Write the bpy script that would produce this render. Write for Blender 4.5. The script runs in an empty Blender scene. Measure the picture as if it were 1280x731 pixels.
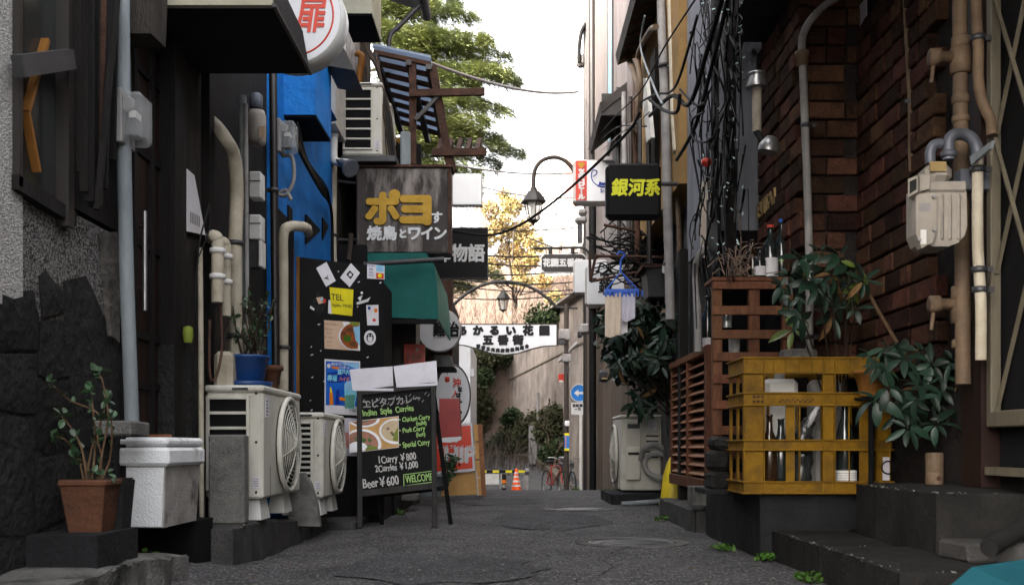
import bpy, bmesh, math, random
from mathutils import Vector, Matrix
R = random.Random(11)
S = bpy.context.scene
COL = S.collection
# ------------------------------------------------------------------ camera, sky, sun, exposure
F, HZ, CH = 1280.0, 557.0, 0.55      # focal length in photo pixels, horizon row, eye height in metres
cam = bpy.data.objects.new('camera', bpy.data.cameras.new('camera'))
COL.objects.link(cam)
cam.location = (0, 0, CH)
cam.rotation_euler = (math.radians(90), 0, 0)
cam.data.lens = 36.0
cam.data.sensor_width = 36.0
cam.data.shift_y = (HZ - 365.5) / 1280.0
cam.data.clip_start = 0.05
cam.data.clip_end = 2000
cam.data.dof.use_dof = True
cam.data.dof.focus_distance = 7.0
cam.data.dof.aperture_fstop = 8
S.camera = cam
W = bpy.data.worlds.new('World')
S.world = W
W.use_nodes = True
nt = W.node_tree
sky = nt.nodes.new('ShaderNodeTexSky')
sky.sky_type = 'NISHITA'
sky.sun_disc = False
SUN = Vector((-0.74, -0.52, 0.43)).normalized()
sky.sun_elevation = math.asin(SUN.z)
sky.sun_rotation = math.atan2(SUN.x, SUN.y)
sky.air_density = 1.0
sky.dust_density = 5.0
sky.ozone_density = 1.0
hs = nt.nodes.new('ShaderNodeHueSaturation')      # thin white cloud: the sky's blue nearly washed out
hs.inputs['Saturation'].default_value = 0.25
nt.links.new(sky.outputs[0], hs.inputs['Color'])
tint = nt.nodes.new('ShaderNodeMix')                # the cloud's faint cream tone
tint.data_type = 'RGBA'; tint.blend_type = 'MULTIPLY'; tint.inputs[0].default_value = 1.0
tint.inputs[7].default_value = (1.0, 0.965, 0.925, 1)
nt.links.new(hs.outputs[0], tint.inputs[6])
nt.links.new(tint.outputs[2], nt.nodes['Background'].inputs[0])
nt.nodes['Background'].inputs[1].default_value = 0.15
sl = bpy.data.lights.new('sun', 'SUN')
sl.energy = 1.1
sl.angle = math.radians(10)
sl.color = (1.0, 0.9, 0.76)
so = bpy.data.objects.new('sun', sl)
COL.objects.link(so)
so.rotation_euler = (-SUN).to_track_quat('-Z', 'Y').to_euler()
so.location = (-20, -15, 20)
S.view_settings.view_transform = 'Standard'
S.view_settings.look = 'None'
S.view_settings.gamma = 1.0
S.view_settings.exposure = 3.4
S.cycles.use_denoising = True
S.cycles.max_bounces = 6
S.cycles.caustics_reflective = False
S.cycles.caustics_refractive = False

# ------------------------------------------------------------------ helpers
def P(px, py, Y):                      # the world point at distance Y that the photograph shows at (px, py)
    return Vector(((px - 640) * Y / F, Y, CH + (HZ - py) * Y / F))
def PX(px, py, X):                     # the same on the plane x = X
    return P(px, py, X * F / (px - 640))
def YX(px, X): return X * F / (px - 640)
def Z(py, Y): return CH + (HZ - py) * Y / F
def XX(px, Y): return (px - 640) * Y / F
def ss(a, b, x):
    t = min(1, max(0, (x - a) / (b - a)))
    return t * t * (3 - 2 * t)
def gz(x, y):                          # height of the ground sheet
    z = 0.0
    if y > 11.5: z -= 0.75 * ss(11.5, 27, y)
    if y > 27: z += 0.8 * ss(27, 40, y)
    if x < -0.95 and y < 6: z += 0.1 * ss(-0.95, -1.4, x) * (1 - ss(3.8, 5.2, y))
    return z

class MB:
    def __init__(s): s.v = []; s.f = []; s.s = []
    def add(s, vs, fs, sm=False):
        b = len(s.v); s.v += [Vector(v) for v in vs]
        s.f += [tuple(b + i for i in f) for f in fs]; s.s += [sm] * len(fs); return s
    def box(s, x0, x1, y0, y1, z0, z1, r=0.0, M=None):
        x0, x1 = min(x0, x1), max(x0, x1); y0, y1 = min(y0, y1), max(y0, y1); z0, z1 = min(z0, z1), max(z0, z1)
        c = Vector(((x0 + x1) / 2, (y0 + y1) / 2, (z0 + z1) / 2)); h = Vector(((x1 - x0) / 2, (y1 - y0) / 2, (z1 - z0) / 2))
        r = min(r, min(h) * 0.9)
        sg = [(i, j, k) for i in (-1, 1) for j in (-1, 1) for k in (-1, 1)]
        if r <= 0:
            vs = [Vector((a * h.x, b * h.y, d * h.z)) for a, b, d in sg]
            fs = [(0, 1, 3, 2), (4, 6, 7, 5), (0, 4, 5, 1), (2, 3, 7, 6), (0, 2, 6, 4), (1, 5, 7, 3)]
        else:
            vs = []; ix = {}
            for t in sg:
                for a in range(3):
                    v = [t[q] * (h[q] - (0 if q == a else r)) for q in range(3)]
                    ix[t, a] = len(vs); vs.append(Vector(v))
            fs = []
            for a in range(3):
                b, d = (a + 1) % 3, (a + 2) % 3
                for sa in (-1, 1):
                    q = []
                    for sb, sd in ((-1, -1), (1, -1), (1, 1), (-1, 1)):
                        t = [0, 0, 0]; t[a] = sa; t[b] = sb; t[d] = sd; q.append(ix[tuple(t), a])
                    fs.append(tuple(q if sa > 0 else q[::-1]))
                for sb in (-1, 1):
                    for sd in (-1, 1):
                        t1 = [0, 0, 0]; t1[b] = sb; t1[d] = sd; t2 = list(t1); t1[a] = -1; t2[a] = 1; t1 = tuple(t1); t2 = tuple(t2)
                        q = [ix[t1, b], ix[t2, b], ix[t2, d], ix[t1, d]]
                        fs.append(tuple(q if sb * sd > 0 else q[::-1]))
            for t in sg:
                q = [ix[t, 0], ix[t, 1], ix[t, 2]]
                fs.append(tuple(q if t[0] * t[1] * t[2] > 0 else q[::-1]))
        if M is not None: vs = [M @ v for v in vs]
        return s.add([v + c for v in vs], fs)
    def bar(s, a, b, w, h, up=(0, 0, 1), r=0.0):   # a box from a to b, w wide, h high
        a, b = Vector(a), Vector(b); d = b - a; L = d.length; d.normalize(); up = Vector(up)
        if abs(d.dot(up)) > 0.99: up = Vector((0, 1, 0))
        sx = d.cross(up).normalized(); uz = sx.cross(d)
        M = Matrix((sx, d, uz)).transposed(); t = MB().box(-w / 2, w / 2, -L / 2, L / 2, -h / 2, h / 2, r)
        return s.add([M @ v + (a + b) / 2 for v in t.v], t.f)
    def tube(s, pts, r, n=8, sm=True, cap=True):
        pts = [Vector(p) for p in pts]; m = len(pts); rs = r if isinstance(r, (list, tuple)) else [r] * m
        ref = Vector((0.13, 0.21, 0.97)); vs = []; prev = None
        for i, p in enumerate(pts):
            d = (pts[min(i + 1, m - 1)] - pts[max(i - 1, 0)]).normalized()
            if prev is None:
                u = d.cross(ref if abs(d.dot(ref)) < 0.9 else Vector((1, 0, 0))).normalized()
            else:
                u = (prev - d * prev.dot(d)).normalized()
            w = d.cross(u); prev = u
            for k in range(n):
                t = 2 * math.pi * k / n; vs.append(p + (u * math.cos(t) + w * math.sin(t)) * rs[i])
        fs = [(i * n + k, i * n + (k + 1) % n, (i + 1) * n + (k + 1) % n, (i + 1) * n + k) for i in range(m - 1) for k in range(n)]
        s.add(vs, fs, sm)
        if cap: s.add(vs[:n], [tuple(range(n))[::-1]]); s.add(vs[-n:], [tuple(range(n))])
        return s
    def lathe(s, c, prof, n=20, ax=(0, 0, 1), sm=True):  # prof: (radius, height along ax)
        c, ax = Vector(c), Vector(ax).normalized(); u = ax.orthogonal().normalized(); w = ax.cross(u); vs = []
        for r, h in prof:
            for k in range(n):
                t = 2 * math.pi * k / n; vs.append(c + ax * h + (u * math.cos(t) + w * math.sin(t)) * max(r, 1e-4))
        m = len(prof)
        s.add(vs, [(i * n + k, i * n + (k + 1) % n, (i + 1) * n + (k + 1) % n, (i + 1) * n + k) for i in range(m - 1) for k in range(n)], sm)
        s.add(vs[:n], [tuple(range(n))[::-1]]); s.add(vs[-n:], [tuple(range(n))]); return s
    def ring(s, c, rad, r, ax, n=28, m=8, a0=0, a1=2 * math.pi):
        c, ax = Vector(c), Vector(ax).normalized(); u = ax.orthogonal().normalized(); w = ax.cross(u); full = abs(a1 - a0) > 6.28
        pts = [c + (u * math.cos(a0 + (a1 - a0) * k / n) + w * math.sin(a0 + (a1 - a0) * k / n)) * rad for k in range(n + 1)]
        return s.tube(pts, r, m, cap=not full)
    def prism(s, poly, d):                            # poly: coplanar points, d: thickness vector
        poly = [Vector(p) for p in poly]; d = Vector(d); n = len(poly)
        nrm = Vector((0, 0, 0))
        for i in range(n): nrm += (poly[i] - poly[0]).cross(poly[(i + 1) % n] - poly[0])
        if nrm.dot(d) > 0: poly = poly[::-1]
        return s.add(poly + [p + d for p in poly], [tuple(range(n)), tuple(range(2 * n - 1, n - 1, -1))] + [(i, i + n, (i + 1) % n + n, (i + 1) % n) for i in range(n)])
    def quad(s, a, b, c, d): return s.add([a, b, c, d], [(0, 1, 2, 3)])
    def cb(s, x0, y0, x1, y1, Y, dy, r=0.0):          # photo rectangle standing at distance Y, dy deep
        a, b = P(x0, y1, Y), P(x1, y0, Y); return s.box(a.x, b.x, Y, Y + dy, a.z, b.z, r)
    def fb(s, px0, px1, z0, z1, X, dx, r=0.0):        # rectangle on the facade plane x = X, dx thick towards its back
        return s.box(X, X + dx, YX(px0, X), YX(px1, X), z0, z1, r)
    def wobble(s, amp, sc=6.0, seed=0):
        from mathutils import noise
        for v in s.v:
            q = noise.noise_vector(v * sc + Vector((seed, seed * 2, 0))); v += q * amp
        return s
    def mesh(s, name, off=(0, 0, 0)):
        me = bpy.data.meshes.new(name); o = Vector(off)
        me.from_pydata([tuple(v - o) for v in s.v], [], s.f)
        me.polygons.foreach_set('use_smooth', s.s); me.update(); return me

def tag(o, label=None, cat=None, group=None, kind=None):
    if label: o['label'] = label
    if cat: o['category'] = cat
    if group: o['group'] = group
    if kind: o['kind'] = kind
    return o
def link(name, data, mat=None, parent=None):
    o = bpy.data.objects.new(name, data); COL.objects.link(o)
    if mat is not None and data is not None and len(data.materials) == 0: data.materials.append(mat)
    if parent is not None: o.parent = parent
    return o
def rootloc(o):
    while o.parent is not None: o = o.parent
    return o.location
def thing(name, label, cat, loc=(0, 0, 0), group=None):
    o = link(name, None); o.location = loc; o.empty_display_size = 0.1; return tag(o, label, cat, group)
def part(m, name, mat, parent, kind=None, label=None):
    return tag(link(name, m.mesh(name, rootloc(parent)), mat, parent), label, None, None, kind)
def solo(m, name, mat, label, cat, loc, group=None, kind=None):
    o = link(name, m.mesh(name, loc), mat); o.location = loc; return tag(o, label, cat, group, kind)
def struct(m, name, mat, kind='structure'):
    return tag(link(name, m.mesh(name), mat), kind=kind)
def inst(me, name, parent, M, mat=None):
    o = link(name, me, mat, parent); o.matrix_local = M; return o
def copy_tree(o, parent=None):
    c = o.copy(); COL.objects.link(c)
    if parent is not None: c.parent = parent
    for ch in list(o.children): copy_tree(ch, c)
    return c
def spline(pts, n=8):
    p = [Vector(q) for q in pts]; p = [2 * p[0] - p[1]] + p + [2 * p[-1] - p[-2]]; out = []
    for i in range(1, len(p) - 2):
        for k in range(n):
            t = k / n; a, b, c, d = p[i - 1:i + 3]
            out.append(0.5 * ((2 * b) + (c - a) * t + (2 * a - 5 * b + 4 * c - d) * t * t + (3 * b - a - 3 * c + d) * t ** 3))
    out.append(p[-2]); return out
def sag(a, b, s, n=14):
    a, b = Vector(a), Vector(b); return [a.lerp(b, i / n) - Vector((0, 0, 4 * s * (i / n) * (1 - i / n))) for i in range(n + 1)]
def text(s, size, mat, parent, org, right=(1, 0, 0), up=(0, 0, 1), depth=0.002, bold=0.0, name='lettering', align='CENTER', outline=0.0, jit=0.0, sx=1.0, shear=0.0, space=1.0):
    """Flat or raised lettering: the glyph outlines turned into a mesh that stands on the plane through org."""
    cu = bpy.data.curves.new('t', 'FONT'); cu.body = s; cu.size = size; cu.resolution_u = 3; cu.align_x = align; cu.align_y = 'CENTER'; cu.shear = shear
    cu.space_character = space
    if outline: cu.fill_mode = 'NONE'; cu.bevel_depth = outline; cu.bevel_resolution = 0
    else: cu.extrude = depth / 2
    q = bpy.data.objects.new('t', cu); COL.objects.link(q)
    me = bpy.data.meshes.new_from_object(q.evaluated_get(bpy.context.evaluated_depsgraph_get()))
    bpy.data.objects.remove(q); bpy.data.curves.remove(cu)
    right, up = Vector(right).normalized(), Vector(up).normalized(); nrm = right.cross(up); m = MB()
    vs = [v.co.copy() for v in me.vertices]; fs = [tuple(p.vertices) for p in me.polygons]
    sh = [(0, 0)] if not bold else [(0, 0), (bold, 0), (-bold, 0), (0, bold), (0, -bold), (bold * .7, bold * .7), (-bold * .7, -bold * .7), (bold * .7, -bold * .7), (-bold * .7, bold * .7)]
    for i, (dx, dy) in enumerate(sh):
        m.add([Vector(org) + right * ((v.x + dx) * sx + (R.uniform(-jit, jit) if jit else 0)) + up * (v.y + dy + (jit * math.sin(v.x / size * 5.1) * 2)) + nrm * (v.z + depth / 2 + i * 0.00013) for v in vs], fs)
    bpy.data.meshes.remove(me)
    return part(m, name, mat, parent)
# ------------------------------------------------------------------ materials
def pm(name, c1, c2=None, scale=8.0, rough=0.7, metal=0.0, bump=0.0, bscale=60.0, stain=None, sscale=3.0, sthr=0.55, rand=0.0, stretch=(1, 1, 1), spec=0.5, detail=6.0, alpha=1.0, trans=0.0, vor=None, sharp=0.15):
    m = bpy.data.materials.new(name); m.use_nodes = True; t = m.node_tree; N, K = t.nodes, t.links; b = N['Principled BSDF']
    b.inputs['Roughness'].default_value = rough; b.inputs['Metallic'].default_value = metal
    b.inputs['Specular IOR Level'].default_value = spec if rough < .5 or spec != .5 else .16; b.inputs['Alpha'].default_value = alpha; b.inputs['Transmission Weight'].default_value = trans
    tc = N.new('ShaderNodeTexCoord'); mp = N.new('ShaderNodeMapping'); mp.inputs['Scale'].default_value = stretch
    K.new(tc.outputs['Object'], mp.inputs['Vector']); vec = mp.outputs[0]
    oi = N.new('ShaderNodeObjectInfo')
    va = N.new('ShaderNodeVectorMath'); va.operation = 'ADD'; K.new(vec, va.inputs[0])
    cx = N.new('ShaderNodeCombineXYZ'); mu = N.new('ShaderNodeMath'); mu.operation = 'MULTIPLY'; mu.inputs[1].default_value = 37.0
    K.new(oi.outputs['Random'], mu.inputs[0]); K.new(mu.outputs[0], cx.inputs[0]); K.new(mu.outputs[0], cx.inputs[2]); K.new(cx.outputs[0], va.inputs[1]); vec = va.outputs[0]
    c2 = c2 or tuple(x * 0.72 for x in c1)
    n1 = N.new('ShaderNodeTexNoise'); n1.inputs['Scale'].default_value = scale; n1.inputs['Detail'].default_value = detail; n1.inputs['Roughness'].default_value = 0.65
    K.new(vec, n1.inputs['Vector'])
    r1 = N.new('ShaderNodeMapRange'); r1.inputs[1].default_value = 0.33; r1.inputs[2].default_value = 0.67; K.new(n1.outputs[0], r1.inputs[0])
    mx = N.new('ShaderNodeMix'); mx.data_type = 'RGBA'; mx.inputs[6].default_value = (*c1, 1); mx.inputs[7].default_value = (*c2, 1); K.new(r1.outputs[0], mx.inputs[0]); col = mx.outputs[2]
    if vor:                                            # (scale, colour, low, high): crisp grains
        vo = N.new('ShaderNodeTexVoronoi'); vo.inputs['Scale'].default_value = vor[0]; K.new(vec, vo.inputs['Vector'])
        vr = N.new('ShaderNodeMapRange'); vr.inputs[1].default_value = vor[2]; vr.inputs[2].default_value = vor[3]
        sep = N.new('ShaderNodeSeparateColor'); K.new(vo.outputs['Color'], sep.inputs[0]); K.new(sep.outputs[0], vr.inputs[0])
        m2 = N.new('ShaderNodeMix'); m2.data_type = 'RGBA'; K.new(vr.outputs[0], m2.inputs[0]); K.new(col, m2.inputs[6]); m2.inputs[7].default_value = (*vor[1], 1); col = m2.outputs[2]
    if stain:
        n2 = N.new('ShaderNodeTexNoise'); n2.inputs['Scale'].default_value = sscale; n2.inputs['Detail'].default_value = 8; n2.inputs['Roughness'].default_value = 0.7; K.new(vec, n2.inputs['Vector'])
        r2 = N.new('ShaderNodeMapRange'); r2.inputs[1].default_value = sthr; r2.inputs[2].default_value = sthr + sharp; K.new(n2.outputs[0], r2.inputs[0])
        m2 = N.new('ShaderNodeMix'); m2.data_type = 'RGBA'; K.new(r2.outputs[0], m2.inputs[0]); K.new(col, m2.inputs[6]); m2.inputs[7].default_value = (*stain, 1); col = m2.outputs[2]
    if rand:
        hv = N.new('ShaderNodeHueSaturation'); rr = N.new('ShaderNodeMapRange'); rr.inputs[3].default_value = 1 - rand; rr.inputs[4].default_value = 1 + rand
        K.new(oi.outputs['Random'], rr.inputs[0]); K.new(rr.outputs[0], hv.inputs['Value']); K.new(col, hv.inputs['Color'])
        r3 = N.new('ShaderNodeMapRange'); r3.inputs[3].default_value = 0.5 - rand * 0.03; r3.inputs[4].default_value = 0.5 + rand * 0.03
        m3 = N.new('ShaderNodeMath'); m3.operation = 'FRACT'; m4 = N.new('ShaderNodeMath'); m4.operation = 'MULTIPLY'; m4.inputs[1].default_value = 7.3
        K.new(oi.outputs['Random'], m4.inputs[0]); K.new(m4.outputs[0], m3.inputs[0]); K.new(m3.outputs[0], r3.inputs[0]); K.new(r3.outputs[0], hv.inputs['Hue']); col = hv.outputs[0]
    K.new(col, b.inputs['Base Color'])
    rr = N.new('ShaderNodeMapRange'); rr.inputs[3].default_value = max(0.03, rough - 0.12); rr.inputs[4].default_value = min(1, rough + 0.12); K.new(n1.outputs[0], rr.inputs[0]); K.new(rr.outputs[0], b.inputs['Roughness'])
    if bump:
        n3 = N.new('ShaderNodeTexNoise'); n3.inputs['Scale'].default_value = bscale; n3.inputs['Detail'].default_value = 5; K.new(vec, n3.inputs['Vector'])
        bp = N.new('ShaderNodeBump'); bp.inputs['Strength'].default_value = bump; bp.inputs['Distance'].default_value = 0.02
        if vor:
            ad = N.new('ShaderNodeMath'); K.new(n3.outputs[0], ad.inputs[0]); K.new(vo.outputs['Distance'], ad.inputs[1]); K.new(ad.outputs[0], bp.inputs['Height'])
        else: K.new(n3.outputs[0], bp.inputs['Height'])
        K.new(bp.outputs[0], b.inputs['Normal'])
    return m
def glassy(name, c, rough=0.1, alpha=0.3):
    m = pm(name, c, rough=rough, alpha=alpha); return m
def emit(m, c, k):
    b = m.node_tree.nodes['Principled BSDF']; b.inputs['Emission Color'].default_value = (*c, 1); b.inputs['Emission Strength'].default_value = k; return m
M_ = {}
def mk(k, *a, **kw): M_[k] = pm(k, *a, **kw)
mk('asphalt', (0.082, 0.078, 0.08), (0.043, 0.042, 0.044), scale=2.2, rough=.85, bump=.5, bscale=170, vor=(120, (.25, .245, .24), .74, .98), stain=(.034, .034, .037), sscale=.9, sthr=.5, sharp=.3)
mk('asphalt_patch', (.062, .061, .064), (.036, .036, .039), scale=3, rough=.85, bump=.45, bscale=150, vor=(140, (.2, .195, .19), .8, .99), stain=(.03, .03, .033), sscale=1.6, sthr=.52, sharp=.3)
mk('concrete', (.17, .165, .155), (.09, .088, .082), scale=9, rough=.9, bump=.6, bscale=90, stain=(.035, .034, .033), sscale=4, sthr=.5)
mk('concrete_dark', (.075, .072, .07), (.035, .034, .033), scale=7, rough=.9, bump=.4, bscale=70, stain=(.15, .145, .135), sscale=14, sthr=.66)
mk('concrete_block', (.2, .195, .18), (.11, .105, .1), scale=14, rough=.95, bump=.6, bscale=160, stain=(.4, .39, .36), sscale=9, sthr=.62)
mk('black_block', (0.02, 0.021, 0.023), (0.012, 0.012, 0.013), scale=6, rough=.85, bump=.4)
mk('stone', (0.022, 0.021, 0.02), (0.01, 0.0095, 0.0095), scale=9, rough=.85, bump=.9, bscale=30, rand=.35, stain=(.075, .07, .065), sscale=11, sthr=.62)
mk('stone_edge', (.12, .11, .1), (.05, .046, .043), scale=12, rough=.9, bump=.8, bscale=40)
mk('pebble', (0.1, 0.094, 0.09), (0.05, 0.047, 0.045), scale=3, rough=.9, bump=.9, bscale=120, vor=(210, (.45, .43, .41), .45, .8), stain=(.02, .018, .018), sscale=2.2, sthr=.52, sharp=.2)
mk('pebble_pale', (0.55, 0.53, 0.5), (0.36, 0.34, 0.33), scale=3, rough=.9, bump=.9, bscale=120, vor=(210, (.78, .75, .71), .35, .7), stain=(.05, .047, .045), sscale=34, sthr=.6)
mk('timber_dark', (0.011, 0.009, 0.008), (0.006, 0.005, 0.005), scale=5, rough=.7, bump=.5, bscale=30, stretch=(9, 9, .6), rand=.25)
mk('timber_grey', (0.017, 0.015, 0.014), (0.008, 0.0075, 0.007), scale=5, rough=.8, bump=.5, bscale=30, stretch=(9, 9, .6), rand=.3, stain=(.11, .06, .045), sscale=2.5, sthr=.64)
mk('plaster_brown', (0.05, 0.042, 0.036), (0.022, 0.019, 0.017), scale=4, rough=.85, bump=.5, bscale=40, stretch=(3, 3, .8), stain=(.02, .017, .015), sscale=3, sthr=.55)
mk('door_brown', (0.022, 0.011, 0.009), (0.012, 0.007, 0.006), scale=5, rough=.5, stretch=(8, 8, .7))
mk('orange_wood', (0.26, 0.115, 0.025), (0.17, 0.07, 0.018), scale=6, rough=.55, stretch=(6, 6, 1))
mk('pipe_pale', (0.25, 0.28, 0.295), (0.16, 0.18, 0.195), scale=6, rough=.5, bump=.15, stretch=(2, 2, .6), stain=(.16, .15, .14), sscale=5, sthr=.6)
mk('pipe_beige', (.5, .45, .36), (.33, .29, .22), scale=7, rough=.55, bump=.2, stain=(.14, .11, .08), sscale=6, sthr=.6)
mk('pipe_brown', (0.17, 0.115, 0.072), (0.09, 0.062, 0.042), scale=7, rough=.6, bump=.2, stain=(.07, .055, .045), sscale=6, sthr=.55)
mk('pipe_grey', (.30, .29, .28), (.19, .18, .18), scale=7, rough=.5, bump=.15, stain=(.09, .08, .075), sscale=5, sthr=.6)
mk('pipe_slate', (.13, .14, .17), (.08, .085, .1), scale=7, rough=.5, metal=.3)
mk('brown_metal', (0.02, 0.015, 0.013), (0.012, 0.009, 0.008), scale=5, rough=.45, stretch=(4, 4, .5))
mk('rust', (.09, .045, .03), (.035, .02, .016), scale=8, rough=.8, bump=.4, stain=(.17, .085, .05), sscale=6, sthr=.6)
mk('steel', (.45, .45, .45), (.3, .3, .3), scale=9, rough=.35, metal=.8)
mk('steel_dark', (.06, .06, .065), (.03, .03, .032), scale=9, rough=.45, metal=.3)
mk('black_paint', (0.005, 0.005, 0.0055), (0.008, 0.008, 0.0085), scale=4, rough=.6, bump=.1, stain=(.03, .03, .031), sscale=18, sthr=.74)
mk('black_matt', (0.004, 0.004, 0.0045), (0.007, 0.0065, 0.007), scale=4, rough=.75)
mk('black_rubber', (.012, .012, .012), (.02, .02, .02), scale=9, rough=.6)
mk('chalkboard', (0.0045, 0.0045, 0.005), (0.008, 0.008, 0.0085), scale=5, rough=.75, stain=(.014, .014, .0145), sscale=3, sthr=.55)
mk('frame_grey', (0.035, 0.033, 0.032), (0.02, 0.019, 0.018), scale=6, rough=.6, stretch=(6, 6, 1))
mk('void', (.006, .006, .007), rough=.9)  # near-black; mostly puts the shade of hollows, gaps and undersides into colour
mk('ac_white', (.62, .6, .54), (.47, .45, .39), scale=4, rough=.5, stain=(.2, .18, .14), sscale=5, sthr=.55, sharp=.3, stretch=(1, 1, .5))
mk('white_plastic', (.68, .67, .65), (.52, .51, .48), scale=5, rough=.5, stain=(.3, .28, .25), sscale=5, sthr=.64)
mk('step_dark', (0.022, 0.021, 0.02), (0.011, 0.0105, 0.01), scale=7, rough=.9, bump=.45, stain=(.09, .085, .08), sscale=10, sthr=.64)
mk('styrofoam', (.84, .85, .86), (.7, .71, .72), scale=7, rough=.8, bump=.35, bscale=120, stain=(.22, .2, .17), sscale=6, sthr=.6)
mk('styrofoam_dirty', (.42, .4, .38), (.26, .24, .22), scale=7, rough=.8, bump=.35, bscale=120, stain=(.09, .08, .07), sscale=5, sthr=.52)
mk('paper', (.72, .7, .74), (.6, .58, .6), scale=6, rough=.7)
mk('paper_stained', (.62, .6, .66), (.5, .48, .53), scale=4, rough=.45, stain=(.42, .37, .38), sscale=5, sthr=.56)
mk('paper_yellow', (.75, .66, .02), (.62, .52, .02), scale=8, rough=.6)
mk('paper_pink', (.6, .42, .3), (.5, .35, .25), scale=8, rough=.6)
mk('curry', (.36, .09, .015), (.12, .035, .01), scale=55, rough=.4, stain=(.5, .22, .05), sscale=60, sthr=.6)
mk('curry_pale', (.5, .38, .2), (.4, .28, .14), scale=40, rough=.4, stain=(.16, .07, .03), sscale=30, sthr=.64)
mk('meat', (.06, .02, .01), (.14, .06, .025), scale=90, rough=.4)
mk('herb', (.07, .15, .02), (.03, .08, .01), scale=90, rough=.5)
mk('lettuce', (0.2, 0.24, 0.035), (0.14, 0.18, 0.025), scale=60, rough=.5)
mk('table_wood', (.62, .36, .13), (.5, .28, .1), scale=8, rough=.5)
mk('bowl', (.78, .78, .82), rough=.3)
mk('blue', (0.011, 0.165, 0.5), (0.008, 0.1, 0.34), scale=3, rough=.6, bump=.35, bscale=26, stain=(.012, .05, .15), sscale=2.4, sthr=.55, sharp=.3)
mk('blue_poster', (.01, .08, .42), (.015, .16, .6), scale=3, rough=.3)
mk('ice_blue', (.12, .5, .68), (.4, .75, .85), scale=14, rough=.3)
mk('sky_blue', (.3, .58, .82), rough=.3)
mk('deep_blue', (.01, .04, .3), rough=.3)
mk('orange', (.75, .22, .01), (.6, .15, .01), scale=9, rough=.35)
mk('bluepot', (0.008, 0.05, 0.19), (0.006, 0.035, 0.14), scale=6, rough=.4)
mk('terracotta', (0.13, 0.055, 0.03), (0.05, 0.026, 0.018), scale=8, rough=.8, bump=.35, stain=(.05, .028, .02), sscale=9, sthr=.58)
mk('soil', (.03, .022, .016), rough=1, bump=.8)
mk('stem', (.16, .1, .055), (.08, .05, .03), scale=20, rough=.8)
mk('stem_dark', (.05, .035, .025), (.025, .018, .013), scale=20, rough=.8)
mk('leaf_jade', (.05, .1, .045), (.03, .065, .03), scale=14, rough=.4, rand=.4)
mk('leaf_dark', (0.013, 0.034, 0.02), (0.0075, 0.02, 0.0125), scale=8, rough=.45, rand=.55, spec=.32)
mk('leaf_light', (.12, .17, .03), (.07, .11, .02), scale=8, rough=.4, rand=.4)
mk('leaf_dry', (.16, .095, .035), (.1, .06, .025), scale=8, rough=.7, rand=.3)
mk('weed', (.08, .17, .025), (.05, .11, .02), scale=8, rough=.6, rand=.4)
mk('yellow', (0.25, 0.13, 0.0045), (0.14, 0.07, 0.0035), scale=7, rough=.58, bump=.15, stain=(.05, .028, .009), sscale=6, sthr=.47, sharp=.3)
mk('yellow_bag', (.7, .55, .03), (.5, .38, .02), scale=9, rough=.4)
mk('wood_red', (0.17, 0.068, 0.034), (0.09, 0.036, 0.02), scale=6, rough=.6, bump=.25, bscale=40, stretch=(5, 5, 1), rand=.25)
mk('wood_slat', (0.3, 0.135, 0.068), (0.17, 0.072, 0.036), scale=6, rough=.6, stretch=(5, 1, 5), rand=.25)
mk('brick', (0.08, 0.036, 0.021), (0.04, 0.018, 0.0125), scale=16, rough=.85, bump=.6, bscale=70, rand=.7, stain=(.02, .012, .01), sscale=10, sthr=.54)
mk('mortar', (.028, .023, .022), (.016, .014, .014), scale=20, rough=.95, bump=.5)
mk('meter', (0.34, 0.305, 0.265), (0.22, 0.2, 0.175), scale=6, rough=.5, stain=(.16, .13, .1), sscale=7, sthr=.6)
mk('gate_metal', (0.14, 0.12, 0.085), (0.08, 0.07, 0.05), scale=5, rough=.45, stretch=(4, 4, .6))
mk('teal_board', (0.012, 0.085, 0.11), (0.008, 0.06, 0.08), scale=5, rough=.6, stain=(.015, .12, .16), sscale=9, sthr=.66)
mk('awning_beige', (.42, .4, .31), (.3, .28, .21), scale=4, rough=.8, bump=.2)
mk('awning_under', (0.012, 0.011, 0.011), (0.007, 0.007, 0.007), scale=4, rough=.9)
mk('sign_white', (.66, .67, .7), (.58, .59, .62), scale=3, rough=.4)
mk('sign_rim', (.5, .49, .47), (.36, .35, .33), scale=5, rough=.4)
mk('sign_aged', (.055, .047, .043), (.025, .021, .02), scale=4, rough=.55, metal=.2, stain=(.3, .265, .24), sscale=3.2, sthr=.48, stretch=(2.4, 1, .55), bump=.2, sharp=.25)
mk('red', (.6, .045, .02), (.48, .03, .015), scale=6, rough=.4)
mk('red_dark', (.3, .012, .01), (.2, .01, .01), scale=6, rough=.45)
mk('hip_red', (0.72, 0.045, 0.012), (0.62, 0.035, 0.01), scale=4, rough=.35)
mk('gold', (.5, .3, .04), (.36, .2, .02), scale=9, rough=.5, stain=(.2, .12, .02), sscale=7, sthr=.58)
mk('gold_metal', (.5, .36, .17), (.35, .24, .1), scale=9, rough=.4, metal=.6)
mk('chalk_white', (.62, .6, .58), (.4, .39, .38), scale=150, rough=.9)
mk('chalk_green', (.4, .62, .22), (.3, .48, .16), scale=150, rough=.9)
mk('letter_white', (.7, .7, .7), (.5, .5, .5), scale=18, rough=.6)
mk('letter_black', (.012, .012, .014), rough=.5)
mk('letter_blue', (.03, .06, .3), rough=.5)
mk('letter_yellow', (.68, .68, .03), rough=.5)
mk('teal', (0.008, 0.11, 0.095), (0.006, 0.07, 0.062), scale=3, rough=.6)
mk('teal_pale', (.12, .33, .27), (.08, .25, .2), scale=5, rough=.6, stretch=(1, 5, 1))
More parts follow.
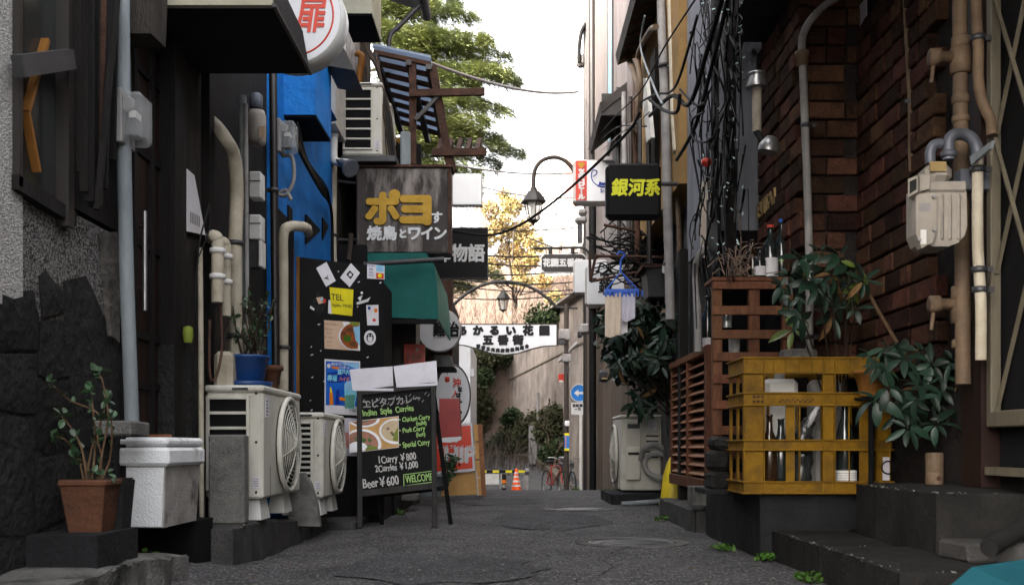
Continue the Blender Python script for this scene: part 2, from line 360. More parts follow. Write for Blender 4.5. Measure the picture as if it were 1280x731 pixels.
mk('pink_metal', (0.2, 0.168, 0.16), (0.155, 0.13, 0.125), scale=2, rough=.5, rand=.1, stretch=(3, 3, .4))
mk('tan_metal', (0.13, 0.098, 0.075), (0.09, 0.066, 0.05), scale=3, rough=.6, stretch=(4, 4, .3), rand=.15)
mk('ochre', (0.32, 0.2, 0.08), (0.22, 0.135, 0.055), scale=3, rough=.85, bump=.3, stain=(.2, .13, .06), sscale=3, sthr=.6)
mk('stucco_grey', (0.26, 0.265, 0.3), (0.17, 0.175, 0.2), scale=4, rough=.9, bump=.3, stain=(.14, .14, .15), sscale=3, sthr=.58, stretch=(1.5, 1.5, .5))
mk('roof_dark', (.045, .04, .038), (.025, .022, .021), scale=6, rough=.7, bump=.3)
mk('roof_sheet', (.42, .5, .6), (.33, .4, .5), scale=5, rough=.35)
mk('lamp_iron', (.05, .048, .047), (.03, .029, .028), scale=6, rough=.5, metal=.3)
mk('lamp_brown', (.055, .045, .04), (.035, .028, .025), scale=6, rough=.5)
mk('bottle', (.02, .026, .025), rough=.08, spec=.8)
mk('bottle_brown', (.03, .015, .006), rough=.08, spec=.8)
mk('bottle_clear', (.25, .27, .27), rough=.08, spec=.8)
mk('cone', (.85, .1, .012), (.7, .08, .01), scale=5, rough=.5)
mk('wall_old', (0.33, 0.285, 0.25), (0.19, 0.16, 0.14), scale=1.6, rough=.95, bump=.3, stain=(.1, .08, .07), sscale=.5, sthr=.47, sharp=.25, stretch=(1, 1, .85))
mk('earth', (0.16, 0.118, 0.095), (0.11, 0.082, 0.066), scale=2, rough=1, bump=.6, bscale=9)
mk('twig', (0.27, 0.2, 0.16), (0.19, 0.14, 0.112), scale=3, rough=1)
mk('twig_grey', (0.1, 0.08, 0.065), (0.06, 0.048, 0.04), scale=3, rough=1)
mk('ivy', (0.035, 0.055, 0.02), (0.018, 0.03, 0.012), scale=2, rough=.6, rand=.3)
mk('shrub', (0.07, 0.075, 0.035), (0.038, 0.042, 0.022), scale=1.6, rough=.7, stain=(.2, .17, .1), sscale=3, sthr=.58)
mk('tree_yellow', (0.34, 0.225, 0.085), (0.21, 0.17, 0.075), scale=.8, rough=.8, stain=(.18, .2, .05), sscale=1.2, sthr=.55)
mk('conifer', (0.25, 0.27, 0.105), (0.1, 0.13, 0.05), scale=.9, rough=.7, stain=(.24, .24, .1), sscale=1.4, sthr=.58)
mk('bark', (0.06, 0.045, 0.036), (0.035, 0.026, 0.02), scale=8, rough=1, bump=.6)
mk('hazed_building', (.72, .7, .69), (.66, .64, .63), scale=.3, rough=.9)
mk('pale_red', (.62, .25, .22), rough=.8)
mk('cable', (0.006, 0.006, 0.006), (0.009, 0.009, 0.009), rough=.8, spec=.25)
mk('wire_pale', (.3, .28, .27), rough=.6)
mk('cloth_cream', (.66, .56, .45), (.56, .46, .36), scale=6, rough=.9)
mk('cloth_lilac', (.6, .58, .68), rough=.9)
mk('hanger_blue', (.012, .12, .62), rough=.4)
mk('fairy', (.6, .78, .8), rough=.3)
mk('tyre', (.012, .012, .012), rough=.8)
mk('bike_red', (.35, .03, .02), rough=.3)
mk('sign_blue', (.01, .2, .65), rough=.4)
mk('curb', (0.16, 0.135, 0.1), (0.1, 0.085, 0.065), scale=3, rough=.9)
mk('fence_pale', (0.17, 0.155, 0.135), (0.11, 0.1, 0.085), scale=4, rough=.9, stretch=(4, 4, .6), rand=.25)
mk('sign_dim', (.33, .335, .35), (.27, .275, .29), scale=3, rough=.5)
M_['clear'] = glassy('clear', (.5, .52, .53), .25, .32)
M_['glass_dark'] = glassy('glass_dark', (.03, .033, .033), .15, .75)
M_['glass_lamp'] = glassy('glass_lamp', (.75, .73, .68), .15, .45)
M_['bag'] = glassy('bag', (.75, .74, .75), .2, .5)
def translucent(m, c):
    t = m.node_tree; b = t.nodes['Principled BSDF']; tr = t.nodes.new('ShaderNodeBsdfTranslucent'); tr.inputs[0].default_value = (*c, 1); mx = t.nodes.new('ShaderNodeMixShader'); mx.inputs[0].default_value = .6
    t.links.new(b.outputs[0], mx.inputs[1]); t.links.new(tr.outputs[0], mx.inputs[2]); t.links.new(mx.outputs[0], t.nodes['Material Output'].inputs[0])
translucent(M_['roof_sheet'], (.5, .58, .7))
G = M_
# ------------------------------------------------------------------ ground, kerbs
xs = [-200, -60, -20, -8, -4, -2.6] + [-2.2 + .11 * i for i in range(41)] + [2.6, 4, 8, 20, 60, 200]
ys = [-60, -20, -8, -3, 0] + [1.2 + .16 * i for i in range(70)] + [12.6 + .6 * i for i in range(57)] + [50, 60, 90, 150, 300, 900]
m = MB()
vs = [(x, y, gz(x, y) + (R.uniform(-.003, .003) if 1 < y < 12 else 0)) for y in ys for x in xs]
nx = len(xs)
m.add(vs, [(j * nx + i, j * nx + i + 1, (j + 1) * nx + i + 1, (j + 1) * nx + i) for j in range(len(ys) - 1) for i in range(nx - 1)], True)
struct(m, 'road', G['asphalt'])

def slab(name, x0, x1, y0, y1, zt, zb, mat, n=9, amp=.012, seed=1, parent=None):
    """a concrete slab with worn, uneven edges; zt is a function of y"""
    m = MB(); nx_, ny_ = 5, n; vs = []; fs = []
    rx = [x0 + (x1 - x0) * t for t in (0, .04, .5, .96, 1)]
    for j in range(ny_ + 1):
        y = y0 + (y1 - y0) * j / ny_
        for i, x in enumerate(rx):
            z = zt(y) - (.012 if i in (0, 4) or j in (0, ny_) else 0)
            vs.append((x + (R.uniform(-amp, amp) if i in (0, 4) else 0), y + (R.uniform(-amp, amp) if j in (0, ny_) else 0), z + R.uniform(-amp, amp) * .35))
    w = len(rx)
    fs = [(j * w + i, j * w + i + 1, (j + 1) * w + i + 1, (j + 1) * w + i) for j in range(ny_) for i in range(w - 1)]
    rim = [i for i in range(w)] + [j * w + w - 1 for j in range(1, ny_ + 1)] + [ny_ * w + i for i in range(w - 2, -1, -1)] + [j * w for j in range(ny_ - 1, 0, -1)]
    b = len(vs)
    for k in rim: v = vs[k]; vs.append((v[0] + R.uniform(-amp, amp) * .3, v[1] + R.uniform(-amp, amp) * .3, zb))
    for q in range(len(rim)):
        q2 = (q + 1) % len(rim); fs.append((rim[q], b + q, b + q2, rim[q2]))
    m.add(vs, fs)
    ch = MB()                                          # chipped, paler grains along the worn arrises
    for k in range(int(((y1 - y0) + (x1 - x0)) * 34)):
        if R.random() < (y1 - y0) / (y1 - y0 + x1 - x0): y = R.uniform(y0, y1); p = Vector((x0 if x0 > 0 else x1, y, 0))
        else: p = Vector((R.uniform(x0, x1), y0, 0))
        p.z = zt(p.y) - .008 + R.uniform(-.004, .004); q = R.uniform(.0015, .0035) * (1 if R.random() < .8 else 2.2); p.x += R.uniform(-.008, .012) * (1 if x0 > 0 else -1); p.y += R.uniform(-.004, .012)
        ch.box(p.x - q, p.x + q, p.y - q * 1.4, p.y + q * 1.4, p.z - q * .5, p.z + q * .5, q * .3)
    ch.wobble(.004, 60)
    struct(ch, name + '_chips', G['concrete'], 'stuff')
    if parent is None: return struct(m, name, mat)
    return part(m, name, mat, parent)
slab('kerb', -1.52, -1.2, 4.42, 6.62, lambda y: .2 - .1 * ss(4.6, 6.6, y), -.1, G['concrete_dark'], 24, .007)
slab('apron', -2.6, -1.2, 1.6, 3.78, lambda y: .185 - .03 * ss(3.3, 3.8, y), -.1, G['concrete'], 22, .022)
slab('kerb', -1.6, -1.02, 6.7, 12.2, lambda y: .06, -.1, G['concrete_dark'], 20, .02)
# entrance step slabs in front of the brick building, the high step, the plinths along its foot
slab('step', 1.26, 2.3, 4.17, 4.95, lambda y: .15, -.1, G['step_dark'], 6, .01)
slab('step', 1.25, 2.3, 3.28, 4.15, lambda y: .155, -.1, G['step_dark'], 7, .012)
slab('step', 1.56, 2.6, 3.74, 4.66, lambda y: .385, -.05, G['step_dark'], 6, .012)
slab('plinth', 1.2, 2.0, 4.96, 6.35, lambda y: .325, -.1, G['black_block'], 8, .008)
slab('plinth', 1.15, 1.75, 6.5, 8.05, lambda y: .15, -.1, G['concrete_dark'], 8, .014)
slab('plinth', .92, 1.6, 9.6, 10.6, lambda y: .11, -.1, G['black_block'], 6, .01)
# a repaired patch and hairline cracks in the asphalt
def blob(x, y, rx, ry, z, n=22, seed=1):
    r_ = random.Random(seed); return [(x + rx * math.cos(6.283 * i / n) * r_.uniform(.8, 1.1), y + ry * math.sin(6.283 * i / n) * r_.uniform(.8, 1.1)) for i in range(n)]
for x, y, rx, ry, sd in ((-.35, 4.6, .5, .55, 2), (.3, 7.6, .45, .9, 3), (-.2, 10.2, .5, .7, 5)):
    m = MB(); pl = blob(x, y, rx, ry, 0, 22, sd); m.add([(p[0], p[1], gz(p[0], p[1]) + .004) for p in pl], [tuple(range(len(pl)))]); struct(m, 'asphalt_patch', G['asphalt_patch'])
for pts in ([(.2, 4.0), (.42, 4.5), (.45, 5.0), (.6, 5.5)], [(-.95, 6.0), (-.8, 7.4), (-.9, 8.8), (-.85, 11)]):
    m = MB(); k = spline([(a, b, 0) for a, b in pts], 6); V = []
    for i, p in enumerate(k): w = .001 + .003 * R.random(); q = p + Vector((R.uniform(-.02, .02), 0, 0)); V += [(q.x - w, q.y, gz(q.x, q.y) + .007), (q.x + w, q.y, gz(q.x, q.y) + .007)]
    m.add(V, [(2 * i, 2 * i + 1, 2 * i + 3, 2 * i + 2) for i in range(len(k) - 1)]); struct(m, 'asphalt_crack', G['soil'])
def manhole(x, y, r, seen):
    t = thing('manhole_cover', seen, 'manhole cover', (x, y, gz(x, y)), 'manhole covers in the alley')
    m = MB(); m.lathe((x, y, gz(x, y) - .02), [(r + .07, 0), (r + .07, .026), (r + .004, .027), (r + .004, 0)], 40, sm=False); part(m, 'frame', G['concrete'], t)
    m = MB(); m.lathe((x, y, gz(x, y) - .02), [(r, 0), (r, .023), (r * .93, .025), (r * .9, .021), (r * .62, .021), (r * .6, .025), (r * .2, .025), (0, .025)], 40, sm=False); part(m, 'lid', G['steel_dark'], t)
manhole(.68, 5.82, .25, 'worn round manhole cover in the asphalt nearest the kerb below the crates')
manhole(.58, 8.9, .25, 'small faint manhole cover up the alley near the air conditioner on the ground')

T = thing('shade_mass', 'unseen long block added to shade the far street behind the low houses', 'building', (-12, 18, 0))  # unseen mass added to shade the street end and the pinkish wall
m = MB(); m.box(-18, -8, 2, 44, -1, 11.1); part(m, 'wall', G['plaster_brown'], T)
T = thing('shade_mass', 'unseen tall block added to cut skylight behind the pinkish metal building', 'building', (9, 30, 0))  # unseen mass added to cut the skylight at the street end
m = MB(); m.box(4, 16, 17, 60, -1, 12); part(m, 'wall', G['plaster_brown'], T)
# ------------------------------------------------------------------ buildings on the left side
XL = -1.45
T = house = thing('timber_house', 'old dark timber house with a pebbledash and stone foot', 'house', (-3.5, 0, 0))
m = MB(); m.box(-7, -1.53, -.8, 6.2, -.3, 7.4); part(m, 'wall', G['timber_dark'], T)  # unseen upper height raised to shade the brick side opposite
m = MB(); m.box(-7.2, -1.25, -1, 6.2, 7.4, 7.6); part(m, 'roof', G['roof_dark'], T)
m = MB(); m.box(-1.53, -1.452, -.8, 3.78, -.1, 1.32); part(m, 'pebbledash', G['pebble'], T)
m = MB(); m.box(-1.53, -1.44, .5, 3.015, .95, 7.3); part(m, 'pebbledash', G['pebble_pale'], T)  # white pebbledash; the light on this strip partly put into its colour
m = MB(); m.box(-1.5, -1.4485, 1.5, 3.79, -.1, .93); part(m, 'stone_bed', G['stone'], T)
m = MB(); a = [PX(122, 292, -1.45), PX(143, 290, -1.45), PX(143, 428, -1.45), PX(133, 420, -1.45)]; m.prism(a, (.02, 0, 0)); part(m, 'pebbledash', G['stone_edge'], T)  # paler strip: light on the corner's edge put into its colour
for poly in ([(-6, 361), (12, 366), (40, 362), (47, 395), (45, 438), (-6, 438)], [(48, 345), (55, 338), (62, 348), (75, 360), (78, 392), (52, 398)], [(79, 352), (107, 345), (115, 360), (131, 398), (138, 420), (137, 468), (90, 468), (81, 440)],
             [(49, 402), (77, 398), (79, 442), (87, 470), (60, 475), (47, 468)], [(-6, 443), (44, 443), (44, 515), (30, 518), (-6, 511)], [(-6, 518), (34, 523), (40, 600), (38, 668), (-6, 668)], [(46, 478), (88, 475), (92, 558), (60, 568), (44, 560)],
             [(92, 473), (137, 472), (141, 558), (96, 560)], [(43, 573), (95, 566), (98, 640), (44, 664)], [(100, 566), (142, 563), (148, 650), (101, 655)]):
    q = MB(); base = [PX(x, y, -1.448) for x, y in poly]; c = sum(base, Vector()) / len(base); th = R.uniform(.001, .007)
    top = [c + (p - c) * .95 + Vector((0, R.uniform(-.006, .006), R.uniform(-.006, .006))) + Vector((th, 0, 0)) for p in base]; mid = [c + (p - c) * 1.01 + Vector((th * .6, 0, 0)) for p in base]
    hub = c + Vector((th + .008, 0, 0)); n = len(poly)
    q.add(base + mid + top + [hub], [(i, (i + 1) % n, (i + 1) % n + n, i + n) for i in range(n)] + [(i + n, (i + 1) % n + n, (i + 1) % n + 2 * n, i + 2 * n) for i in range(n)] + [(i + 2 * n, (i + 1) % n + 2 * n, 3 * n) for i in range(n)])
    part(q, 'stone', G['stone'], T)
# window bay with the orange battens behind its glass
m = MB(); X = -1.42
m.box(-1.53, -1.455, YX(24, -1.45), YX(150, -1.45), 1.34, 4.5); w = part(m, 'window', G['timber_dark'], T)
m = MB(); m.fb(24, 29, 1.3, 4.5, X, -.03); m.fb(86, 93, 1.25, 4.5, X + .01, -.06); part(m, 'frame', G['brown_metal'], w)
m = MB(); a, b, c, d = PX(23, 237, X), PX(96, 282, X), PX(96, 265, X), PX(23, 218, X); m.prism([a, b, c, d], (-.1, 0, 0)); part(m, 'sill', G['timber_grey'], w)
m = MB(); m.bar(PX(22, 83, X + .02), PX(88, 74, X + .02), .03, .06); part(m, 'crossbar', G['steel_dark'], w)
m = MB(); m.quad(PX(30, 245, -1.452), PX(86, 245, -1.452), PX(86, -60, -1.452), PX(30, -60, -1.452)); part(m, 'pane', G['glass_dark'], w)
for a, b in (((57, 50), (32, 140)), ((32, 140), (46, 215)), ((24, 95), (25, 225))):
    m = MB(); m.bar(PX(*a, -1.44), PX(*b, -1.44), .014, .024 if a[0] != 24 else .012, (1, 0, 0)); part(m, 'batten', G['orange_wood'], w)
# doorway: posts, sliding door, handle
m = MB(); m.fb(166, 222, .1, 2.25, -1.5, -.06); dr = part(m, 'door', G['door_brown'], T)
for px in (168, 190, 212): m = MB(); m.fb(px, px + 4, .1, 2.25, -1.485, -.02); part(m, 'stile', G['timber_dark'], dr)
for z in (.78, .98, 1.35, 1.72, 2.05): m = MB(); m.fb(168, 218, z, z + .03, -1.49, -.02); part(m, 'rail', G['timber_dark'], dr)
m = MB(); m.tube([PX(181, 264, -1.44), PX(181, 388, -1.44)], .0095, 8); m.tube([PX(181, 283, -1.44), PX(176, 283, -1.5)], .006, 6); m.tube([PX(181, 362, -1.44), PX(176, 362, -1.5)], .006, 6); part(m, 'handle', G['steel'], dr)
for p0, p1, mt in ((157, 165, 'timber_dark'), (219, 227, 'timber_dark'), (227, 233, 'timber_grey'), (262, 268, 'timber_dark')):
    m = MB(); m.fb(p0, p1, .1, 2.9, -1.43, -.1); part(m, 'post', G[mt], T)
m = MB(); m.fb(233, 262, .75, 2.6, -1.47, -.06); part(m, 'plaster', G['plaster_brown'], T)
m = MB(); m.fb(218, 256, .1, .98, -1.43, -.08); m.wobble(.012, 5); part(m, 'plaster', G['stone'], T)
m = MB(); m.fb(268, 338, .1, 1.25, -1.485, -.04); part(m, 'plaster', G['plaster_brown'], T)
m = MB(); m.fb(268, 338, 1.25, 3.2, -1.49, -.035); part(m, 'plaster', G['timber_grey'], T)  # upper plaster in a darker tone: shade beneath the awning put into colour
for i in range(10):
    m = MB(); p0 = 160 + i * 11; m.fb(p0, p0 + 9.5, 2.2, 3.6, -1.49 + R.uniform(-.01, .01), -.03); part(m, 'board', G['timber_grey'], T)
m = MB(); m.prism([PX(150, -40, -1.45), PX(172, -30, -1.45), PX(168, 60, -1.45), PX(148, 42, -1.45)], (.12, 0, 0)); part(m, 'bracket', G['plaster_brown'], T)
# fanned timber boards on the wall
t = thing('leaning_timber', 'bundle of long dark boards fanned against the wall beside the orange battens', 'timber', PX(120, 258, -1.38))
for i, (tp, bx, by) in enumerate(((97, 101, 215), (104, 106, 240), (112, 112, 252), (120, 117, 259), (128, 122, 256), (136, 129, 236), (144, 139, 200), (149, 121, 262))):
    m = MB(); x = -1.4 + .012 * (i % 3) + (.03 if i == 7 else 0); m.bar(PX(tp, -30, x), PX(bx, by, x), .014, .028 if i < 7 else .02, (1, 0, 0)); part(m, 'board', G[('timber_dark', 'timber_grey', 'timber_dark', 'timber_grey', 'rust', 'timber_grey', 'timber_dark', 'timber_grey')[i]], t)
# awning over the doorway
t = thing('awning', 'big black box awning with a beige top edge over the timber house doorway', 'awning', (-1.2, 4.4, 2.3))
m = MB(); pts = [(-1.5, 2.3), (-.95, 2.3), (-.985, 2.5), (-1.06, 2.66), (-1.5, 2.8)]
m.prism([(x, 4.1, z) for x, z in pts], (0, .72, 0)); part(m, 'canopy', G['awning_under'], t)
m = MB(); m.box(-1.52, -.955, 4.07, 4.1, 2.3, 2.42); m.box(-1.52, -1.0, 4.07, 4.098, 2.42, 2.6); part(m, 'fascia', G['awning_beige'], t)
m = MB(); m.tube([(-.948, 4.07, 2.3), (-.948, 4.82, 2.3)], .009, 6); part(m, 'trim', G['brown_metal'], t)
# blue house
T = thing('blue_house', 'bright blue painted narrow house front beside the black panel', 'house', (-2.5, 7.4, 0))
m = MB(); m.box(-5, -1.45, 6.22, 8.42, -.2, 3.9); part(m, 'wall', G['blue'], T)
m = MB(); m.box(-1.46, -1.245, 6.5, 7.05, 2.65, 3.6); hd = part(m, 'hood', G['blue'], T)
m = MB(); m.box(-1.455, -1.25, 6.51, 7.04, 2.638, 2.6497); part(m, 'soffit', G['void'], hd)  # near-black sheet: shade under the hood put into colour
m = MB(); m.prism([(-1.45, 7.06, 3.25), (-1.29, 7.06, 2.95), (-1.45, 7.06, 2.9)], (0, .5, 0)); part(m, 'hood', G['blue'], T)
for p, q, r in (((381, 268), (381, 305), (399, 288)), ((402, 272), (402, 300), (409, 283))):
    m = MB(); pl = [PX(a, b, -1.448) for a, b in (p, q, r)]; m.prism(pl, (.012, 0, 0)); part(m, 'window', G['void'], T)
m = MB(); m.box(-1.52, -1.448, 6.24, 6.8, .2, 2.02); m.box(-1.5, -1.44, 6.6, 6.72, .2, 2.1); part(m, 'door', G['black_matt'], T)
m = MB(); m.box(-1.46, -1.44, 6.74, 6.76, .1, 1.85); part(m, 'door_frame', G['rust'], T)
# bar with the black poster panel, and the rest of the row
T = bar_house = thing('bar_building', 'low dark bar building with a black poster covered corner', 'bar', (-2, 9, 0))
A0, A1 = P(375, 322, 6.9), P(480, 335, 7.3)
A0.z = A1.z = 1.82
pr = (A1 - A0).normalized(); pn = Vector((pr.y, -pr.x, 0))       # along the panel, and its outward normal
m = MB(); m.prism([Vector((A0.x, A0.y, .06)), Vector((A1.x, A1.y, .06)), A1, A0], -pn * .06); pan = part(m, 'wall_panel', G['black_paint'], T)
m = MB(); m.bar((A0.x - .012, A0.y, .1), (A0.x - .012, A0.y, 1.82), .02, .04); part(m, 'edge_strip', G['orange_wood'], pan)
m = MB(); m.box(-5, -1.46, 8.44, 19, -.2, 3.2); m.box(-1.5, -.98, 12.2, 19, -1, 2.95); part(m, 'wall', G['plaster_brown'], T)
m = MB(); m.box(-1.46, -1.2, 7.4, 8.4, -.1, 1.7); m.box(-1.455, -1.2, 8.41, 12.2, -.1, 2.2); part(m, 'wall', G['black_matt'], T)
m = MB(); m.box(-1.2, -.95, 7.37, 8.1, -.1, 1.76); part(m, 'wall', G['black_matt'], T)
m = MB(); m.box(-1.2, -.9, 9.6, 10.0, -.1, 2.9); part(m, 'pillar', G['brown_metal'], T)
m = MB(); m.box(-.98, -.7, 12.0, 12.2, -.1, 3.0); part(m, 'pillar', G['rust'], T)
m = MB(); m.box(-1.47, -.78, 12.22, 12.3, 2.2, 3.0); part(m, 'lintel', G['rust'], T)
m = MB(); m.box(-1.195, -.93, 8.1, 9.6, -.1, .75); part(m, 'wall', G['black_paint'], T)
m = MB(); m.box(-1.19, -1.17, 8.15, 9.55, .8, 1.7); part(m, 'window', G['glass_dark'], T)
m = MB(); m.box(-1.5, -.8, 9.0, 9.08, 2.2, 3.2); part(m, 'beam', G['timber_dark'], T)
# upper storey behind the air conditioner
T = thing('upper_house', 'narrow grey upper storey rising behind the hanging air conditioner', 'house', (-2.6, 9, 0))
m = MB(); m.box(-4.5, -1.38, 8.45, 9.6, 3.2, 5.6); part(m, 'wall', G['plaster_brown'], T)
for i in range(5): m = MB(); m.box(-1.38, -1.365, 8.46 + i * .2, 8.64 + i * .2, 3.0, 5.6); part(m, 'panel', G['pipe_grey'], T)
m = MB(); m.box(-1.46, -1.37, 7.95, 8.44, 3.05, 4.6); part(m, 'panel', G['sign_rim'], T)
m = MB(); m.box(-1.37, -1.3, 9.2, 9.42, 3.0, 5.6); part(m, 'post', G['bark'], T)
m = MB(); m.prism([(-1.5, 9.2, 4.86), (-.82, 9.2, 4.63), (-.8, 9.2, 4.69), (-1.5, 9.2, 5.0)], (0, .45, 0)); part(m, 'eave', G['pipe_grey'], T)
m = MB(); m.tube([(-.8, 9.2, 4.6), (-.8, 9.65, 4.59)], .045, 8); m.tube(spline([(-.83, 9.3, 4.55), (-1.02, 9.3, 4.36), (-1.1, 9.3, 4.28), (-1.12, 9.3, 4.15), (-1.12, 9.3, 3.9)]), .022, 8); part(m, 'gutter', G['steel_dark'], T)
T = thing('sign_box', 'beige box sign, underside shade put in as black, jutting out high above the alley', 'sign', P(450, 15, 7.2))
m = MB(); m.cb(427, -40, 465, 17, 7.2, .5); part(m, 'body', G['awning_beige'], T)
m = MB(); m.cb(428, 17.2, 464.5, 20, 7.21, .48); part(m, 'soffit', G['void'], T)  # underside shade of the box put into a near-black sheet
T = thing('canopy_box', 'dark wedge shaped canopy under the beige box sign', 'canopy', P(425, 60, 6.9))
m = MB(); m.prism([P(398, 50, 6.9), P(425, 50, 6.9), P(443, 88, 6.9), P(408, 82, 6.9)], (0, .45, 0)); part(m, 'body', G['brown_metal'], T)
# pergola of slats under a sloping sheet roof
T = thing('slatted_canopy', 'rusty slatted frame under a sloping grey sheet roof in front of the cedar', 'canopy', P(510, 120, 9.2))
ra = [P(466, 63, 8.9), P(538, 78, 8.9), P(556, 178, 10.2), P(500, 160, 10.2)]
m = MB(); m.prism([p + Vector((0, 0, .04)) for p in ra], (0, 0, .02)); part(m, 'roof_sheet', G['roof_sheet'], T)
for i in range(8):
    f = (i + .2) / 8; m = MB(); m.bar(ra[0].lerp(ra[3], f), ra[1].lerp(ra[2], f), .05, .035); part(m, 'slat', G['rust'], T)
for f in (.04, .62, .97): m = MB(); m.bar(ra[0].lerp(ra[1], f) - Vector((0, 0, .04)), ra[3].lerp(ra[2], f) - Vector((0, 0, .04)), .05, .05); part(m, 'rafter', G['brown_metal'], T)
for a, b, d in ((P(516, 80, 8.95), P(516, 206, 8.95), .06), (P(541, 84, 8.95), P(561, 198, 8.95), .07), (P(561, 198, 8.95), P(566, 215, 8.95), .08)): m = MB(); m.bar(a, b, d, .06, (0, 1, 0)); part(m, 'post', G['rust'], T)
for a, b in ((P(512, 117, 8.88), P(606, 115, 8.88)), (P(540, 191, 8.9), P(608, 190, 8.9))): m = MB(); m.bar(a, b, .04, .06); part(m, 'beam', G['rust'], T)
m = MB(); m.bar(P(519, 150, 8.9), P(556, 112, 8.9), .03, .03); part(m, 'brace', G['brown_metal'], T)
for i in range(5): m = MB(); m.bar(P(548 + i * 12, 190, 8.9), P(552 + i * 12, 176, 9.3), .035, .05); part(m, 'bracket', G['rust'], T)
m = MB(); m.box(-1.46, -.82, 8.95, 9.5, 2.95, 3.0); part(m, 'floor', G['brown_metal'], T)
# ------------------------------------------------------------------ buildings on the right side
T = thing('brick_building', 'dark red brick building with a recessed corner and gas pipes', 'building', (2.2, 5, 0))
XB, XF = 1.845, 1.54
m = MB(); m.box(XB + .02, 6, 3.95, 5.42, -.2, 3.3); m.box(XF + .02, 6, 5.42, 6.4, -.2, 3.5); part(m, 'wall', G['mortar'], T)
m = MB(); m.box(XB + .03, 6, -.8, 3.95, -.2, 3.3); part(m, 'wall', G['timber_dark'], T)
m = MB(); m.box(.6, 6, .5, 5.0, 2.9, 3.05); m.box(1.3, 6, 5.0, 6.35, 3.05, 3.2); part(m, 'eave', G['roof_dark'], T)  # overhang added mostly out of view to darken the brick side
bm_ = []
for L in (.19, .095):
    q = MB(); q.box(-L / 2, L / 2, -.03, .03, -.043, .043, .005); q.wobble(.0016, 22, len(bm_)); me = q.mesh('brick'); me.materials.append(G['brick']); bm_.append((L, me))
def bricks(o, u, n, length, z0, z1, seed):
    o, u, n = Vector(o), Vector(u), Vector(n); z = z0; row = 0; rr = random.Random(seed)
    while z < z1:
        x = -(.1 if row % 2 else 0.0) ; k = row
        while x < length:
            L, me = bm_[(k * 3 + (k // 4)) % 5 in (1, 3)]
            if -.02 <= x and x + L <= length + .05:
                c = o + u * (x + L / 2) + Vector((0, 0, z + .043)) + n * rr.uniform(-.007, .006)
                Mx = Matrix((u, -n, Vector((0, 0, 1)))).transposed().to_4x4(); Mx.translation = c - Vector(rootloc(T))
                inst(me, 'brick', T, Mx @ Matrix.Rotation(rr.uniform(-.005, .005), 4, 'Y'))
            elif x < 0 and x + L > .04:
                l2 = x + L; c = o + u * (l2 / 2) + Vector((0, 0, z + .043)); Mx = Matrix((u, -n, Vector((0, 0, 1)))).transposed().to_4x4(); Mx.translation = c - Vector(rootloc(T))
                inst(me, 'brick', T, Mx @ Matrix.Diagonal((l2 / L, 1, 1, 1)))
            x += L + .012; k += 1
        z += .098; row += 1
bricks((XB, 5.40, 0), (0, -1, 0), (-1, 0, 0), 1.05, .9, 2.75, 3)
bricks((XF + .02, 5.42, 0), (1, 0, 0), (0, -1, 0), .3, .9, 2.95, 5)
bricks((XF, 6.3, 0), (0, -1, 0), (-1, 0, 0), .9, 1.5, 2.95, 8)
m = MB(); m.box(1.8, 1.9, 3.93, 4.1, .39, 3.0); part(m, 'post', G['door_brown'], T)
# scissor gate
T = thing('scissor_gate', 'pale metal gate with crossing diamond lattice bars beside the gas meter', 'gate', (1.84, 3.5, .62))
m = MB(); m.box(1.81, 1.85, 3.87, 3.91, .62, 3.0, .004); part(m, 'post', G['gate_metal'], T)
m = MB(); m.box(1.8, 1.85, 2.6, 3.86, .62, .68, .004); part(m, 'bottom_rail', G['gate_metal'], T)
m = MB(); m.box(1.8, 1.9, 2.6, 3.9, .44, .47); part(m, 'threshold', G['gate_metal'], T)
for i in range(-2, 7):
    z = .68 + i * .52
    for s in (1, -1):
        y0, y1 = (3.86, 2.82)
        a = Vector((1.822 + .006 * s, y0, z if s > 0 else z + 2.08)); b = Vector((1.822 + .006 * s, y1, z + 2.08 if s > 0 else z))
        lo, hi = .68, 3.0
        d = b - a; t0 = 0.0; t1 = 1.0
        for lim, sg in ((lo, 1), (hi, -1)):
            for _ in (0,):
                fa, fb_ = sg * (a.z - lim), sg * (b.z - lim)
                if fa < 0 and fb_ < 0: t0, t1 = 1, 0
                elif fa < 0: t0 = max(t0, fa / (fa - fb_))
                elif fb_ < 0: t1 = min(t1, fa / (fa - fb_))
        if t1 - t0 > .02: m = MB(); m.bar(a + d * t0, a + d * t1, .008, .014, (1, 0, 0)); part(m, 'bar', G['gate_metal'], T)
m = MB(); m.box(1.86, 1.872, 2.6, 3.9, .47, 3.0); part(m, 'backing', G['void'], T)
# grey stucco house and its post row
T = thing('stucco_house', 'narrow pale grey stucco house behind the tangle of cables', 'house', (1.8, 7, 0))
m = MB(); m.box(1.3, 5, 6.42, 7.6, 1.9, 7); part(m, 'wall', G['stucco_grey'], T)
m = MB(); m.box(1.62, 5, 6.42, 10.1, -.1, 1.9); part(m, 'wall', G['black_matt'], T)  # black wall in place of the interior, its darkness put into colour
m = MB(); m.box(1.27, 1.36, 6.44, 6.54, .1, 4.6); part(m, 'post', G['timber_dark'], T)
m = MB(); m.box(1.24, 1.3, 7.56, 7.66, .1, 2.0); part(m, 'post', G['timber_grey'], T)
for i in range(5): m = MB(); y = 7.75 + i * .42; m.box(1.42, 1.5, y, y + .3, .1, 2.7); part(m, 'shutter', G['steel_dark'], T)
T = thing('ochre_house', 'ochre plastered house with a deep dark eave and brown pipes', 'house', (2, 9, 0))
m = MB(); m.box(1.24, 5, 7.62, 10.15, 2.5, 7); part(m, 'wall', G['ochre'], T)
